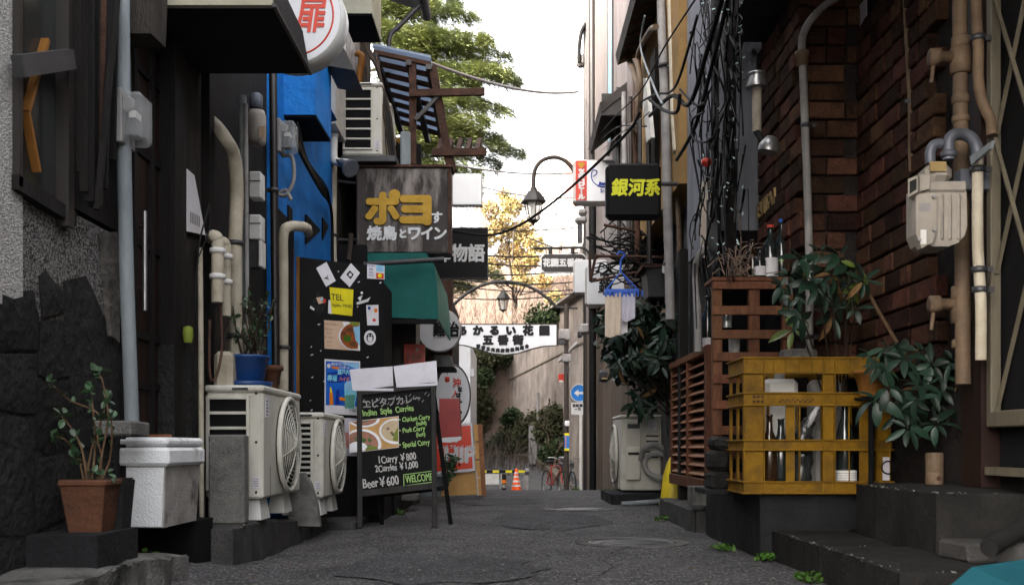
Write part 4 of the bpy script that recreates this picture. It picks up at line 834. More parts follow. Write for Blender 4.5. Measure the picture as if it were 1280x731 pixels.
sheet('flyer', 'cream ticket with red and blue spots on the black panel', 'flyer', [(457.5, 381), (472.8, 381), (473.3, 406.5), (459, 406.5)], 'paper', more=f)
def f(t):
    flat(t, disc(462.3, 422, 4.6, 5.8), 'letter_black'); flat(t, disc(462.3, 423, 3.1, 4.4), 'paper', lift=.0036); flat(t, disc(462.3, 419, 3.6, 1.9), 'letter_black', lift=.004)
    for s in (-1, 1): flat(t, disc(462.3 + 1.7 * s, 419, .9, .9), 'paper', lift=.0044)
sheet('sticker', 'round white sticker with a black owl emblem on the black panel', 'sticker', disc(462.3, 422, 7.4, 9.2, 22), 'paper', more=f)
def f(t):
    flat(t, [(447, 372), (453, 369), (450, 377)], 'letter_white'); flat(t, [(445, 378), (458, 374), (463, 371), (460, 377), (446, 381)], 'letter_white'); flat(t, disc(452, 366, 1.6, 1.6), 'letter_white')
sheet('sticker', 'black sticker of a white skating figure beside the yellow note', 'sticker', [(443, 359), (465, 361), (465, 382), (443, 381)], 'black_paint', more=f)
def f(t):
    ptext(t, 'スパイスカレー', 414, 405.5, 3.0, 'letter_black', sx=.8)
    for k in range(5): ptext(t, ('チキンカレー', 'ポーク', 'キーマカレー', 'ビール', 'ワイン')[k], 411.5, 411.5 + k * 5.2, 2.3, 'rust', sx=.8)
    flat(t, [(428, 402), (449.3, 403.5), (449.6, 438), (436, 437)], 'bowl', lift=.0033)
    flat(t, [q for q in disc(447, 420, 24, 18, 26, 1.75, 4.5)] + [(449.2, 405), (449.2, 436)], 'bowl', 'bowl', .0036)
    flat(t, [(449, 406)] + disc(444, 420, 19, 16.5, 16, -1.75, -4.45) + [(447, 436)], 'curry', 'curry', .004)
    flat(t, disc(434, 423, 5, 4.4), 'herb', 'garnish', .0044); flat(t, disc(429, 417, 3, 3), 'meat', 'garnish', .0044); flat(t, disc(441, 430, 4, 3), 'meat', 'garnish', .0044); flat(t, disc(437, 412, 5, 3), 'meat', 'garnish', .0044)
    flat(t, [(436, 402.2), (449, 403), (449, 406), (441, 408)], 'lettuce', 'garnish', .0046)
    flat(t, [(441, 409), (449.3, 407), (449.5, 432), (444, 425)], 'sky_blue', 'bowl_edge', .0048)
sheet('menu_poster', 'menu poster with a bowl of brown curry on the black panel', 'poster', [(405, 400), (449.5, 402.8), (450, 438.5), (405.5, 435.5)], 'paper_pink', more=f)
def f(t):
    flat(t, [(407, 451), (448.5, 453.5), (448.5, 508), (407, 506)], 'blue_poster', lift=.003)
    flat(t, [(425, 452.5), (448, 454), (448, 462), (440, 459)], 'sky_blue', lift=.0034)
    flat(t, disc(410.7, 457, 2.3, 2.8), 'paper', lift=.0036)
    ptext(t, '爽やかブルーの', 423, 455.5, 3.2, 'letter_white', .0038, .0006, .75); flat(t, [(414.5, 457.5), (423.5, 458.5), (423.5, 461.5), (414.5, 460.5)], 'orange', lift=.0036); ptext(t, 'ハイボール', 430, 459.5, 3.2, 'letter_white', .0038, .0006, .75)
    flat(t, [(409, 466), (437, 461), (437, 474), (426, 478), (410, 478)], 'deep_blue', lift=.0035)
    ptext(t, '瀬戸内', 429, 465.5, 6, 'ice_blue', .004, .001, .8); ptext(t, '檸檬', 415, 473, 7, 'ice_blue', .004, .001, .8); ptext(t, 'ハイボ', 430, 474, 5, 'pale_red', .004, .001, .8)
    flat(t, [(411.5, 491), (415.5, 490), (416.5, 505.5), (411.5, 506)], 'orange', 'bottle_print', .004); flat(t, [(412, 484), (413.6, 484), (415, 490), (412, 491)], 'paper_yellow', 'bottle_print', .004)
    flat(t, [(420, 488), (424, 486), (424.5, 506), (419, 506)], 'deep_blue', 'bottle_print', .004)
    flat(t, [(430, 480), (443, 474), (446, 492), (442, 511), (431, 510)], 'ice_blue', 'glass_print', .004); flat(t, disc(436, 482, 6, 6), 'sky_blue', 'glass_print', .0044); flat(t, [(430, 494), (443, 493), (442, 510), (431, 510)], 'teal_pale', 'glass_print', .0046)
    flat(t, [(424, 496), (431, 497), (431, 501), (424, 500)], 'orange', lift=.0048)
    flat(t, [(411.5, 506), (428, 507), (430, 517.5), (411.5, 516)], 'paper', lift=.0044); ptext(t, '￥500', 440, 513, 4, 'letter_black', .004, sx=.8)
sheet('drink_poster', 'blue drink poster with an orange bottle low on the black panel', 'poster', [(405.6, 448.5), (450, 451.5), (450, 519), (405.6, 517)], 'paper', more=f)
for k, (x, y, w) in enumerate(((422, 339, 2), (447, 352, 3), (397, 405, 3.5), (388, 433, 2), (400, 438, 2), (389, 471, 3), (388, 443, 4), (387, 500, 2), (404, 476, 2), (458, 446, 3), (388, 512, 3), (446, 383, 2), (474, 353, 3))):
    flat(pan, [(x, y), (x + w, y - .8), (x + w * .8, y + .9), (x + .4, y + 1.4)], 'paper_stained', 'torn_scrap', .0006)
m = MB(); m.cb(430, 520, 458, 525, 7.0, .02); q = P(444, 522, 7.05); 
t = thing('leaflet_rack', 'pale leaflet strip hanging below the blue drink poster', 'leaflet', pp(432, 530)); flat(t, [(430, 522), (447, 523), (447, 570), (430, 569)], 'paper_stained', 'sheet', .006); flat(t, [(431, 540), (446, 541), (446, 560), (431, 559)], 'pale_red', 'print', .0075)
# ------------------------------------------------------------------ chalkboard A-board
bl = Vector((-1.03, 6.83, 0)); bu0 = Vector((.53, .05, .056)); BW = bu0.length; bu0.normalize(); BT = .935
bn0 = Vector((.095, -.995, 0)).normalized(); back = Vector((.09, .33, 0))
lean = Vector((-.02, .11, .99)).normalized()                       # the face leans back a little
bn = bu0.cross(lean).normalized()
def bp_(u, v): return bl + bu0 * (u * BW) + lean * (v * BT)         # 0..1 across, 0..1 up
board = thing('chalkboard', 'black chalkboard A-board with curry prices standing on the asphalt', 'sign board', (-.75, 6.95, 0))
m = MB(); m.prism([bp_(.06, .27) , bp_(.94, .27), bp_(.94, .96), bp_(.06, .96)], -bn * .012); part(m, 'slate', G['chalkboard'], board)
for u in (.03, .965): m = MB(); a = bp_(u, 0); a -= lean * (a.z / lean.z); m.bar(a, bp_(u, 1.0), .036, .03, bn, .004); part(m, 'leg', G['frame_grey'], board)
for v in (.245, .978): m = MB(); m.bar(bp_(.055, v), bp_(.94, v), .03, .045, lean, .004); part(m, 'rail', G['frame_grey'], board)
for u in (.06, .96):
    m = MB(); a = bp_(u, .97) - bn * .03; b = bl + bu0 * (u * BW) + back; b.z = 0.0; m.bar(a, b, .03, .026, bn, .003); part(m, 'leg', G['black_matt'], board)
m = MB(); a = bp_(.06, .3) - bn * .2; m.bar(bp_(.06, .22) + back * .75, bp_(.96, .22) + back * .75, .02, .03); part(m, 'rail', G['black_matt'], board)
# photograph pixel -> point on the slate
def bq(px, py, lift=.003):
    o = bl; d = P(px, py, 1.0) - cam.location; k = (o - cam.location).dot(bn) / d.dot(bn); return cam.location + d * k + bn * lift
def btext(s, px, py, h, mat='chalk_white', align='LEFT', **kw):
    a = bq(px, py); r_ = (bq(px + 30, py - 30 * .115) - a).normalized()
    text(s, h * 6.9 / F * 1.3, G[mat], board, a, r_, bn.cross(r_), .0006, align=align, **kw)
hb = .0009
btext('エビタフカレー', 453, 506.5, 9.4, outline=.0016, sx=0.862, jit=.001)
btext('Indian  Style  Curries', 453, 517, 8.4, 'chalk_green', bold=hb, jit=.0012, sx=0.693)
btext('・Chicken Curry', 497, 525.5, 6.4, 'chalk_green', bold=hb * .8, jit=.0012, sx=0.693)
btext('(mild)', 520, 529.5, 5.6, 'chalk_green', bold=hb * .8, jit=.0012, sx=.77)
btext('・Pork Curry', 497, 539, 6.4, 'chalk_green', bold=hb * .8, jit=.0012, sx=0.731)
btext('(hot)', 520, 543.5, 5.8, 'chalk_green', bold=hb * .8, jit=.0012, sx=.77)
btext('・Special Curry', 497, 557, 7.4, 'chalk_green', bold=hb * .8, jit=.0012, sx=0.647)
btext('1Curry ￥800', 472, 575.5, 9.8, bold=hb, jit=.0014, sx=0.662)
btext('2Curries ￥1,000', 469, 586.5, 9.2, bold=hb, jit=.0014, sx=0.631)
btext('Beer￥600', 453, 605.5, 12.5, bold=hb, jit=.0016, sx=0.631)
btext('WELCOME', 507, 599.5, 10, 'chalk_green', bold=hb, jit=.001, sx=0.539)
wl = [bq(504.5, 593), bq(543.5, 588), bq(544, 601.5), bq(505, 607)]
for i in range(4): m = MB(); m.bar(wl[i], wl[(i + 1) % 4], .005, .0012, bn); part(m, 'chalk_line', G['chalk_green'], board)
for i in range(22):
    m = MB(); x = 453 + i * 3.9 + R.uniform(-.5, .5); y = 499 - i * .45 + (i % 5) * 2.2; m.bar(bq(x, y + 3 + R.random()), bq(x + 2.6, y), .0022, .0006, bn); part(m, 'chalk_line', G['chalk_white'], board)
# food photograph fixed to the slate
ph = thing('food_photo', 'photo print of three curry plates fixed on the chalkboard', 'photo', bq(465, 545))
def bf(pts, mat, name, lift):
    m = MB(); m.prism([bq(x, y, lift) for x, y in pts], -bn * .0006); return part(m, name, G[mat], ph)
def clipd(cx, cy, rx, ry, x0=437, x1=497.6, y0=521.5, y1=563.5):
    out = []
    for x, y in disc(cx, cy, rx, ry, 30):
        x = min(max(x, x0), x1); a = (x - x0) / (x1 - x0); lo = y0 + 6 - a * 7; hi = y1 + 2.2 - a * 7.2; y = min(max(y, lo + .3), hi - .3)
        if not out or (abs(out[-1][0] - x) + abs(out[-1][1] - y)) > .05: out.append((x, y))
    return out
bf([(436.2, 527), (498.4, 519.8), (498.6, 559), (436.8, 566.5)], 'paper', 'print', .006)
bf([(437, 527.5), (497.8, 520.5), (498, 558.5), (437.5, 565.8)], 'table_wood', 'print', .0066)
for k, (cx, cy, rx, ry, mt) in enumerate(((455, 523, 20, 11, 'curry'), (452, 556, 25, 20, 'curry'), (495, 539, 21, 16, 'curry_pale'))):
    z = .0072 + k * .0016; bf(clipd(cx, cy, rx, ry), 'bowl', 'plate', z); bf(clipd(cx - .5, cy - .5, rx * .86, ry * .84), mt, 'curry', z + .0006)
    for q in range(9): a = R.uniform(0, 6.28); d = R.uniform(.2, .6); bf(clipd(cx + rx * d * math.cos(a), cy + ry * d * math.sin(a), rx * .1, ry * .1), ('meat', 'herb', 'meat')[q % 3], 'garnish', z + .0011 + q * .00001)
bf(clipd(447, 561, 13, 9), 'bowl', 'rice', .0118); bf(clipd(465, 562, 8, 5), 'lettuce', 'garnish', .0122); bf(clipd(451, 550, 7, 3), 'herb', 'garnish', .0122); bf([(493, 541), (497.4, 534), (497.6, 552), (491, 550)], 'lettuce', 'garnish', .0124)
for a, b, lb in ((([437, 461.5]), [490.6, 457.5], 'stained white menu sheet clipped on top of the chalkboard, next to the black panel'), ([491.8, 457.5], [545.5, 450.5], 'clean white menu sheet clipped on top of the chalkboard, towards the alley')):
    ps = [bq(a[0], a[1], -.004), bq(b[0], b[1], -.004), bq(b[0] + 1.5, b[1] + 31.5, .0155), bq(a[0] + 4, a[1] + 27, .0155)]
    t = thing('menu_sheet', lb, 'menu', sum(ps, Vector()) / 4, 'menu sheets on the chalkboard'); m = MB(); m.prism(ps, bn * .0015); part(m, 'sheet', G['paper_stained'], t)
# ------------------------------------------------------------------ hanging signs
def boxsign(name, label, px0, py0, px1, py1, Y, dy, rim, face, r=.02, mats=None, bracket=None, group=None, inset=.02):
    a, b = P(px0, py1, Y), P(px1, py0, Y); t = thing(name, label, 'sign', ((a.x + b.x) / 2, Y + dy / 2, a.z), group)
    m = MB(); m.box(a.x, b.x, Y, Y + dy, a.z, b.z, r); part(m, 'casing', G[rim], t)
    m = MB(); m.box(a.x + inset, b.x - inset, Y - .004, Y + .02, a.z + inset, b.z - inset, min(r, .003)); part(m, 'face', G[face], t)
    for s in bracket or ():
        m = MB(); m.tube([Vector(s[0]), Vector(s[1])], .016, 6); part(m, 'bracket', G['steel_dark'], t)
    return t
# rusty bar sign
Y = 8.5
t = boxsign('bar_sign', 'big weathered dark box sign with gold lettering over the alley', 445, 209, 564, 317, Y, .2, 'sign_aged', 'sign_aged', .006, inset=.012, bracket=[(P(450, 230, 8.6), P(415, 226, 8.6)), (P(450, 300, 8.6), P(415, 300, 8.6))])
m = MB(); a, b = P(442, 209, Y - .02), P(566, 209, Y - .02); m.box(a.x, b.x, Y - .03, Y + .23, a.z, a.z + .018); part(m, 'top_edge', G['rust'], t)
m = MB(); a = P(564, 209, Y); m.box(a.x - .025, a.x, Y - .012, Y, Z(317, Y), a.z); part(m, 'side_edge', G['rust'], t)
def tx(t, s, px, py, Y, h, mat, depth=.002, bold=0, sx=1, **kw): return text(s, h * Y / F * 1.1, G[mat], t, P(px, py, Y), (1, 0, 0), (0, 0, 1), depth, bold, sx=sx, **kw)
tx(t, 'ポ', 479, 264, Y - .006, 40, 'gold', .02, .017, 1.03); tx(t, 'ヨ', 520, 265, Y - .006, 40, 'gold', .02, .02, 1.12)
tx(t, 'す', 546, 273, Y - .006, 14, 'letter_white', .006, .004)
for s, x, h, w in (('焼', 468, 17, 1), ('鳥', 487, 17, 1), ('と', 503.5, 11, .95), ('ワ', 518, 17, 1), ('イ', 534, 16, 1), ('ン', 550, 17, 1)): tx(t, s, x, 293, Y - .006, h, 'letter_white', .008, .005, w)
# black story sign behind it
t = boxsign('shop_sign', 'flat black sign with white lettering behind the weathered bar sign', 523, 284, 610, 348, 10.5, .1, 'steel_dark', 'black_paint', .004, inset=.008, bracket=[(P(526, 290, 10.56), P(500, 290, 10.56))])
for s, x in (('都', 553.5), ('物', 574), ('語', 595.5)): tx(t, s, x, 318, 10.494, 21, 'letter_white', .003, .006, .95)
for py in (290, 305, 322, 340): m = MB(); m.lathe(P(525, py, 10.49), [(.012, 0), (.008, -.006)], 8, (0, 1, 0)); part(m, 'bolt', G['steel'], t)
boxsign('blank_sign', 'blank pale sign box seen beyond the weathered bar sign', 565, 217, 603, 257, 12.2, .1, 'sign_rim', 'sign_white', .01, inset=.012, bracket=[(P(568, 225, 12.25), P(520, 225, 12.25))])
# round door sign
c = P(366, 19, 5.0); t = thing('round_sign', 'round white sign with a red ring and red character beneath the eaves', 'sign', c)
m = MB(); m.lathe(c, [(.235, .0), (.25, .012), (.252, .13), (.23, .15), (0, .15)], 44, (0, 1, 0)); part(m, 'casing', G['sign_rim'], t)
m = MB(); m.lathe(c + Vector((0, -.001, 0)), [(.232, 0), (0, -.002)], 44, (0, 1, 0), sm=False); part(m, 'face', G['sign_white'], t)
m = MB(); m.ring(c + Vector((0, -.002, 0)), .198, .0045, (0, 1, 0), 52, 5); part(m, 'ring', G['red'], t)
tx(t, '扉', 387, 21, 4.996, 46, 'red', .002, .004, .78, shear=.18); tx(t, 'の', 355, 20, 4.996, 22, 'red', .002, .003, .8)
m = MB(); m.bar((c.x, 5.08, c.z + .24), (c.x, 5.08, c.z + .7), .03, .03); m.bar((c.x - .05, 5.08, c.z), (-1.48, 5.08, c.z), .03, .03); part(m, 'bracket', G['steel_dark'], t)
# round white sign and oval sign by the arch, lamp box, red banner
c = P(549, 412.5, 11.85); t = thing('round_sign', 'round white sign with black characters overlapping the arch sign', 'sign', c)
m = MB(); m.lathe(c, [(.245, 0), (.257, .01), (.257, .09), (.24, .1)], 36, (0, 1, 0)); part(m, 'casing', G['sign_rim'], t)
m = MB(); m.lathe(c + Vector((0, -.002, 0)), [(.242, 0), (0, -.002)], 36, (0, 1, 0), sm=False); part(m, 'face', G['sign_white'], t)
tx(t, '難', 549, 413, 11.84, 17, 'letter_black', .002, .006, .85); tx(t, '治', 566, 413, 11.84, 18, 'letter_black', .002, .007, .85)
c = P(566, 494, 11.9); t = thing('oval_sign', 'tall oval white sign with red characters above the red hanging box', 'sign', c)
m = MB(); m.lathe(c, [(.2, 0), (.21, .008), (.21, .07), (.2, .08), (0, .081)], 30, (0, 1, 0))
for v in m.v: v.z = c.z + (v.z - c.z) * 1.75
part(m, 'casing', G['steel_dark'], t)
m = MB(); m.lathe(c + Vector((0, -.003, 0)), [(.195, 0), (0, -.002)], 30, (0, 1, 0), sm=False)
for v in m.v: v.z = c.z + (v.z - c.z) * 1.75
part(m, 'face', G['sign_white'], t)
tx(t, '沖', 571, 479, 11.89, 11, 'red', .002, .004, .9); tx(t, '人', 569, 493, 11.89, 9, 'red', .002, .004, .9)
for k, s in enumerate('なはんちゅ'): tx(t, s, 575 - (k % 2) * 2, 487 + k * 7, 11.888, 6, 'letter_black', .002, .005, .9)
m = MB(); m.tube([P(557, 460, 11.95), P(557, 540, 11.95)], .02, 8); m.tube([P(557, 494, 11.95), P(566, 494, 11.95)], .012, 6); part(m, 'bracket', G['steel'], t)
t = thing('lamp_hood', 'black box lamp hood sticking out beneath the round white sign', 'lamp', P(556, 460, 10.3))
m = MB(); m.prism([P(542, 443, 10.3), P(563, 444, 10.3), P(567, 458, 10.3), P(542, 458, 10.3)], (0, .25, 0)); part(m, 'hood', G['steel_dark'], t)
m = MB(); m.cb(538, 459, 569, 463, 10.28, .3); part(m, 'base', G['black_matt'], t)
c = P(559, 474, 11.2); t = thing('paper_lantern', 'tiny red lantern under the black lamp hood', 'lantern', c)
m = MB(); m.lathe(c, [(.015, -.03), (.026, -.02), (.026, .02), (.015, .03)], 12); part(m, 'body', G['red'], t); m = MB(); m.tube([c + Vector((0, 0, .05)), c + Vector((0, 0, .14))], .004, 5); part(m, 'string', G['cable'], t)
a = P(552, 549, 9.0)
t = thing('banner_box', 'plain dark red hanging box beside the chalkboard', 'sign', a)
m = MB(); m.prism([P(549, 498, 9), P(574, 498, 9), P(577, 545, 9), P(549, 547, 9)], (0, .1, 0)); part(m, 'body', G['red_dark'], t)
m = MB(); m.prism([P(549, 547.3, 9), P(577, 545.3, 9), P(576, 549.5, 9), P(562, 553, 9), P(549, 552, 9)], (0, .09, 0)); part(m, 'base', G['sign_white'], t)
m = MB(); m.tube([P(551, 520, 9.05), P(535, 520, 9.05)], .014, 6); part(m, 'bracket', G['steel_dark'], t)
# HIP light box on its wooden stand
Y = 10.9; t = thing('stand_sign', 'red HIP light box sign standing on the street in a wooden frame', 'sign', P(580, 619, Y))
m = MB(); m.prism([P(538, 531, Y), P(590, 528, Y), P(594, 588, Y), P(538, 593, Y)], (0, .16, 0)); part(m, 'casing', G['sign_white'], t)
m = MB(); m.prism([P(541, 534, Y - .004), P(588, 531.5, Y - .004), P(591, 585, Y - .004), P(541, 589.5, Y - .004)], (0, .02, 0)); part(m, 'face', G['hip_red'], t)
tx(t, 'HIP', 574, 569.5, Y - .006, 23, 'letter_white', .003, .012, 1.02); tx(t, 'ロック ブルース ソウル', 571, 558.5, Y - .006, 4.6, 'letter_white', .002, .002, .9)
m = MB(); m.lathe(P(570, 550, Y - .006), [(.026, 0), (0, -.002)], 16, (0, 1, 0), sm=False); part(m, 'emblem', G['letter_white'], t)
m = MB(); m.prism([P(540, 593, Y + .05), P(595, 589, Y + .05), P(597, 617.5, Y + .05), P(540, 620, Y + .05)], (0, .03, 0)); part(m, 'panel', G['table_wood'], t)
m = MB(); m.bar(P(595, 588, Y + .02), P(597.5, 619, Y + .02), .012, .02); part(m, 'leg', G['steel'], t)
for i in range(4): m = MB(); m.prism([P(592 + i, 530 + 22.5 * i, Y + .25), P(599.5 + i * 1.2, 530 + 22.5 * i, Y + .25), P(600.7 + i * 1.2, 551 + 22.5 * i, Y + .25), P(593 + i, 551 + 22.5 * i, Y + .25)], (0, .04, 0)); part(m, 'board', G['table_wood'], t)
m = MB(); m.bar(P(600, 530, Y + .24), P(605, 619, Y + .24), .05, .05, (0, 1, 0)); part(m, 'post', G['wood_slat'], t)
Y = 9.9; t = thing('window_sign', 'small orange red HIP sign inside the dark bar entrance under the green awning', 'sign', P(517, 450, Y))
m = MB(); m.cb(505, 430, 531, 455, Y - .5, .04); part(m, 'box', G['hip_red'], t); tx(t, 'HIP', 518, 447, Y - .505, 12, 'pale_red', .002, .006)
m = MB(); m.lathe(P(521, 437, Y - .505), [(.016, 0), (0, -.002)], 12, (0, 1, 0), sm=False); part(m, 'emblem', G['letter_white'], t)
# green awning
t = thing('awning', 'teal green fabric awning over the dark bar entrance', 'awning', (-.95, 8.9, 1.8))
e = [(-1.22, 2.2), (-.82, 2.2), (-.72, 2.16), (-.645, 2.05), (-.62, 1.85), (-.61, 1.6), (-1.22, 1.62)]
m = MB(); m.prism([(x, 8.5, z) for x, z in e[:6] + [(-1.22, 1.62)]], (0, .012, 0)); part(m, 'end_panel', G['teal'], t)
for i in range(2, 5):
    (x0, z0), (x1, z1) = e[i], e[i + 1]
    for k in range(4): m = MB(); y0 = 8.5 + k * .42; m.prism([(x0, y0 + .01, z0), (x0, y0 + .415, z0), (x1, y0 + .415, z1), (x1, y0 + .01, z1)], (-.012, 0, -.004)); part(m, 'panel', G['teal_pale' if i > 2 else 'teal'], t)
m = MB(); m.box(-1.22, -.8, 8.5, 10.2, 2.2, 2.215); m.box(-1.22, -.62, 8.485, 8.515, 1.56, 1.6); part(m, 'frame', G['black_matt'], t)
m = MB(); m.tube([(-1.2, 8.3, 2.02), (-.55, 8.3, 2.06)], .022, 8); solo(m, 'rail', G['steel_dark'], 'dark pipe rail running across the front of the green awning', 'rail', (-.9, 8.3, 2.03))
# right hand signs
Y = 12.0; t = boxsign('beer_sign', 'white box sign with a red strip of beer lettering on the pinkish building', 717, 199, 800, 254, Y, .2, 'sign_rim', 'sign_white', .03, inset=.022, bracket=[(P(790, 210, Y + .1), P(820, 210, Y + .1)), (P(740, 199, Y + .1), P(740, 185, Y + .1))])
m = MB(); m.cb(719.5, 201, 733.5, 250.5, Y - .008, .02); part(m, 'strip', G['red'], t)
for k, s in enumerate('サッポロビ｜ル'): tx(t, s, 726.8, 207 + k * 6.6, Y - .01, 6.6, 'gold' if k < 1 else 'letter_white', .002, .006, 1.25)
m = MB(); m.tube(spline([P(741, 221, Y - .008), P(745, 218, Y - .008), P(746, 214, Y - .008), P(741, 213, Y - .008), P(739, 220, Y - .008), P(742, 228, Y - .008), P(750, 233, Y - .008), P(758, 234, Y - .008)], 6), .006, 5); part(m, 'flourish', G['letter_blue'], t)
tx(t, 'ine', 752, 229.5, Y - .008, 6, 'letter_blue', .002, .004, 1, shear=.3); tx(t, 'シネマ', 758, 238.5, Y - .008, 5.5, 'letter_blue', .002, .003, .9)
Y = 7.6; t = boxsign('galaxy_sign', 'square black box sign with yellow characters hung under the cables', 758, 203, 827, 272, Y, .14, 'black_paint', 'black_matt', .03, inset=.02, bracket=[(P(800, 204, Y + .07), P(800, 150, Y + .07)), (P(826, 230, Y + .07), P(850, 230, Y + .07))])
for s, x in (('銀', 774), ('河', 795), ('系', 815)): tx(t, s, x, 236, Y - .006, 20.5, 'letter_yellow', .002, .005, .92, shear=.1)
Y = 15.5; t = thing('street_sign', 'brown street name plate with white characters hung from a curved bar', 'sign', P(702, 342, Y))
a, b = P(676, 341, Y), P(733, 317, Y); ch = .05
m = MB(); m.prism([(a.x + ch, Y, a.z), (b.x - ch, Y, a.z), (b.x, Y, a.z + ch), (b.x, Y, b.z - ch), (b.x - ch, Y, b.z), (a.x + ch, Y, b.z), (a.x, Y, b.z - ch), (a.x, Y, a.z + ch)], (0, .05, 0)); part(m, 'rim', G['sign_white'], t)
i_ = .012; m = MB(); m.prism([(a.x + ch + .01, Y - .004, a.z + i_), (b.x - ch - .01, Y - .004, a.z + i_), (b.x - i_, Y - .004, a.z + ch + .01), (b.x - i_, Y - .004, b.z - ch - .01), (b.x - ch - .01, Y - .004, b.z - i_), (a.x + ch + .01, Y - .004, b.z - i_), (a.x + i_, Y - .004, b.z - ch - .01), (a.x + i_, Y - .004, a.z + ch + .01)], (0, .03, 0)); part(m, 'plate', G['brown_metal'], t)
for k, s in enumerate('花園五番街'): tx(t, s, 683.5 + k * 10, 329, Y - .008, 9.5, 'letter_white', .002, .007, .95)
m = MB(); m.tube(spline([P(668, 310.5, Y), P(700, 310, Y), P(724, 309.5, Y), P(732, 312, Y), P(737, 320, Y), P(739, 345, Y)]), .02, 8); part(m, 'bar', G['lamp_iron'], t)
for px in (688, 716): m = MB(); m.tube([P(px, 311, Y), P(px, 317, Y)], .03, 8); part(m, 'hanger', G['lamp_iron'], t)
Y = 12.4; t = boxsign('light_box', 'blank white light box behind the snack bar sign', 717, 324, 760, 367, Y, .15, 'sign_rim', 'sign_white', .03, inset=.015, bracket=[(P(740, 345, Y + .1), P(770, 345, Y + .1))])
Y = 11.0; t = boxsign('snack_sign', 'white box sign with black brush characters and a spiral beside the blue hanger', 732, 331, 783, 382, Y, .15, 'sign_rim', 'sign_white', .03, inset=.015, bracket=[(P(770, 360, Y + .07), P(800, 360, Y + .07))])
tx(t, 'ビッ', 747, 345, Y - .008, 11, 'letter_black', .002, .004, .95, shear=.2); tx(t, '鏡', 756, 359, Y - .008, 17, 'letter_black', .002, .004, .95, shear=.15)
m = MB(); m.tube([P(760 + (1 + .28 * k) * .8 * math.cos(k * .7), 341 + (1 + .28 * k) * .8 * math.sin(k * .7), Y - .008) for k in range(16)], .006, 5); part(m, 'spiral', G['letter_black'], t)
# street lamp with the hooked bracket, black pole
def lantern(t, c, k):                                   # c: bottom tip of the lantern, k: height
    m = MB(); m.lathe(c, [(.02 * k, 0), (.05 * k, .06 * k), (.16 * k, .12 * k), (.17 * k, .14 * k)], 6, sm=False); part(m, 'base', G['lamp_iron'], t)
    m = MB(); m.lathe(c, [(.15 * k, .14 * k), (.25 * k, .62 * k)], 6, sm=False); gl = part(m, 'glass', G['glass_lamp'], t)
    m = MB(); m.lathe(c, [(.05 * k, .14 * k), (.06 * k, .5 * k), (.03 * k, .55 * k)], 10); part(m, 'bulb', G['white_plastic'], gl)
    for q in range(6):
        a = q * math.pi / 3; u = Vector((0, 0, 1)).orthogonal().normalized(); w = Vector((0, 0, 1)).cross(u); d = u * math.cos(a) + w * math.sin(a)
        m = MB(); m.bar(c + d * .155 * k + Vector((0, 0, .13 * k)), c + d * .258 * k + Vector((0, 0, .63 * k)), .025 * k, .025 * k); part(m, 'bar', G['lamp_iron'], t)
    m = MB(); m.lathe(c, [(.34 * k, .6 * k), (.35 * k, .63 * k), (.17 * k, .9 * k), (.1 * k, .93 * k), (.09 * k, 1.0 * k), (.03 * k, 1.02 * k)], 6, sm=False); part(m, 'roof', G['lamp_iron'], t)
Y = 14.2; t = thing('street_lamp', 'iron street lamp on a hooked bracket hanging against the white sky', 'street lamp', P(741, 612, Y), 'old iron lanterns of the alley')
c = P(667, 282, Y); lantern(t, c, .52)
m = MB(); q = [P(667, 243, Y), P(667, 225, Y), P(669, 212, Y), P(676, 202, Y), P(688, 197, Y), P(700, 198, Y), P(712, 206, Y), P(722, 222, Y), P(732, 240, Y), P(741, 250, Y)]; m.tube(spline(q), .03, 8); part(m, 'bracket', G['lamp_brown'], t)
m = MB(); m.tube([P(741, 616, Y), P(741, 230, Y)], .048, 12); part(m, 'post', G['black_paint'], t)
m = MB(); m.box(1.06, 1.2, Y - .09, Y + .09, Z(386, Y), Z(378, Y)); part(m, 'clamp', G['steel_dark'], t)
t = thing('wall_box', 'grey metal meter hood on the tan panel wall next to the black post', 'box', P(731, 416, 15.0))
m = MB(); m.cb(725, 404, 738, 417, 15.0, .2, .03); part(m, 'hood', G['pipe_grey'], t); m = MB(); m.cb(722, 414, 728, 421, 14.98, .15, .01); part(m, 'spout', G['steel_dark'], t)
t = thing('wall_box', 'dark rounded letter box hung low beside the umbrella plant', 'box', P(755, 476, 13.0))
m = MB(); m.cb(749, 462, 762, 477, 13, .16, .03); part(m, 'body', G['steel_dark'], t); m = MB(); m.cb(752, 472, 759, 473.5, 12.995, .01); part(m, 'slot', G['gold_metal'], t)
t = thing('wall_vent', 'grey hooded vent cap high on the edge of the pinkish building with a black cable', 'vent', P(727, 80, 16.6))
m = MB(); m.cb(721, 67, 732, 81, 16.5, .2, .04); part(m, 'hood', G['pipe_grey'], t); m = MB(); m.tube(spline([P(724, 78, 16.5), P(724, 60, 16.5), P(727, 40, 16.5), P(733, 30, 16.5)]), .035, 6); part(m, 'cable', G['cable'], t)
t = thing('wall_vent', 'pair of grey hooded vents below the beer sign', 'vent', P(725, 280, 14.6))
for a, b in ((260, 268), (270, 278)): m = MB(); m.cb(719 + (a < 265) * 4, a, 734, b, 14.6, .16, .03); part(m, 'hood', G['pipe_grey'], t)
m = MB(); m.cb(722, 278, 728, 303, 14.65, .08); part(m, 'duct', G['steel_dark'], t)
# cast letters on the brick wall
t = thing('wall_lettering', 'small raised gold letters on the dark brick wall above the bottles', 'sign', (1.52, 6.0, 1.9))
a, b = PX(948, 264, 1.515), PX(972, 246, 1.515)
text('EVITA1', .125, G['gold_metal'], t, (a + b) / 2, (0, -1, 0), (0, 0, 1), .012, .003, sx=1.15)
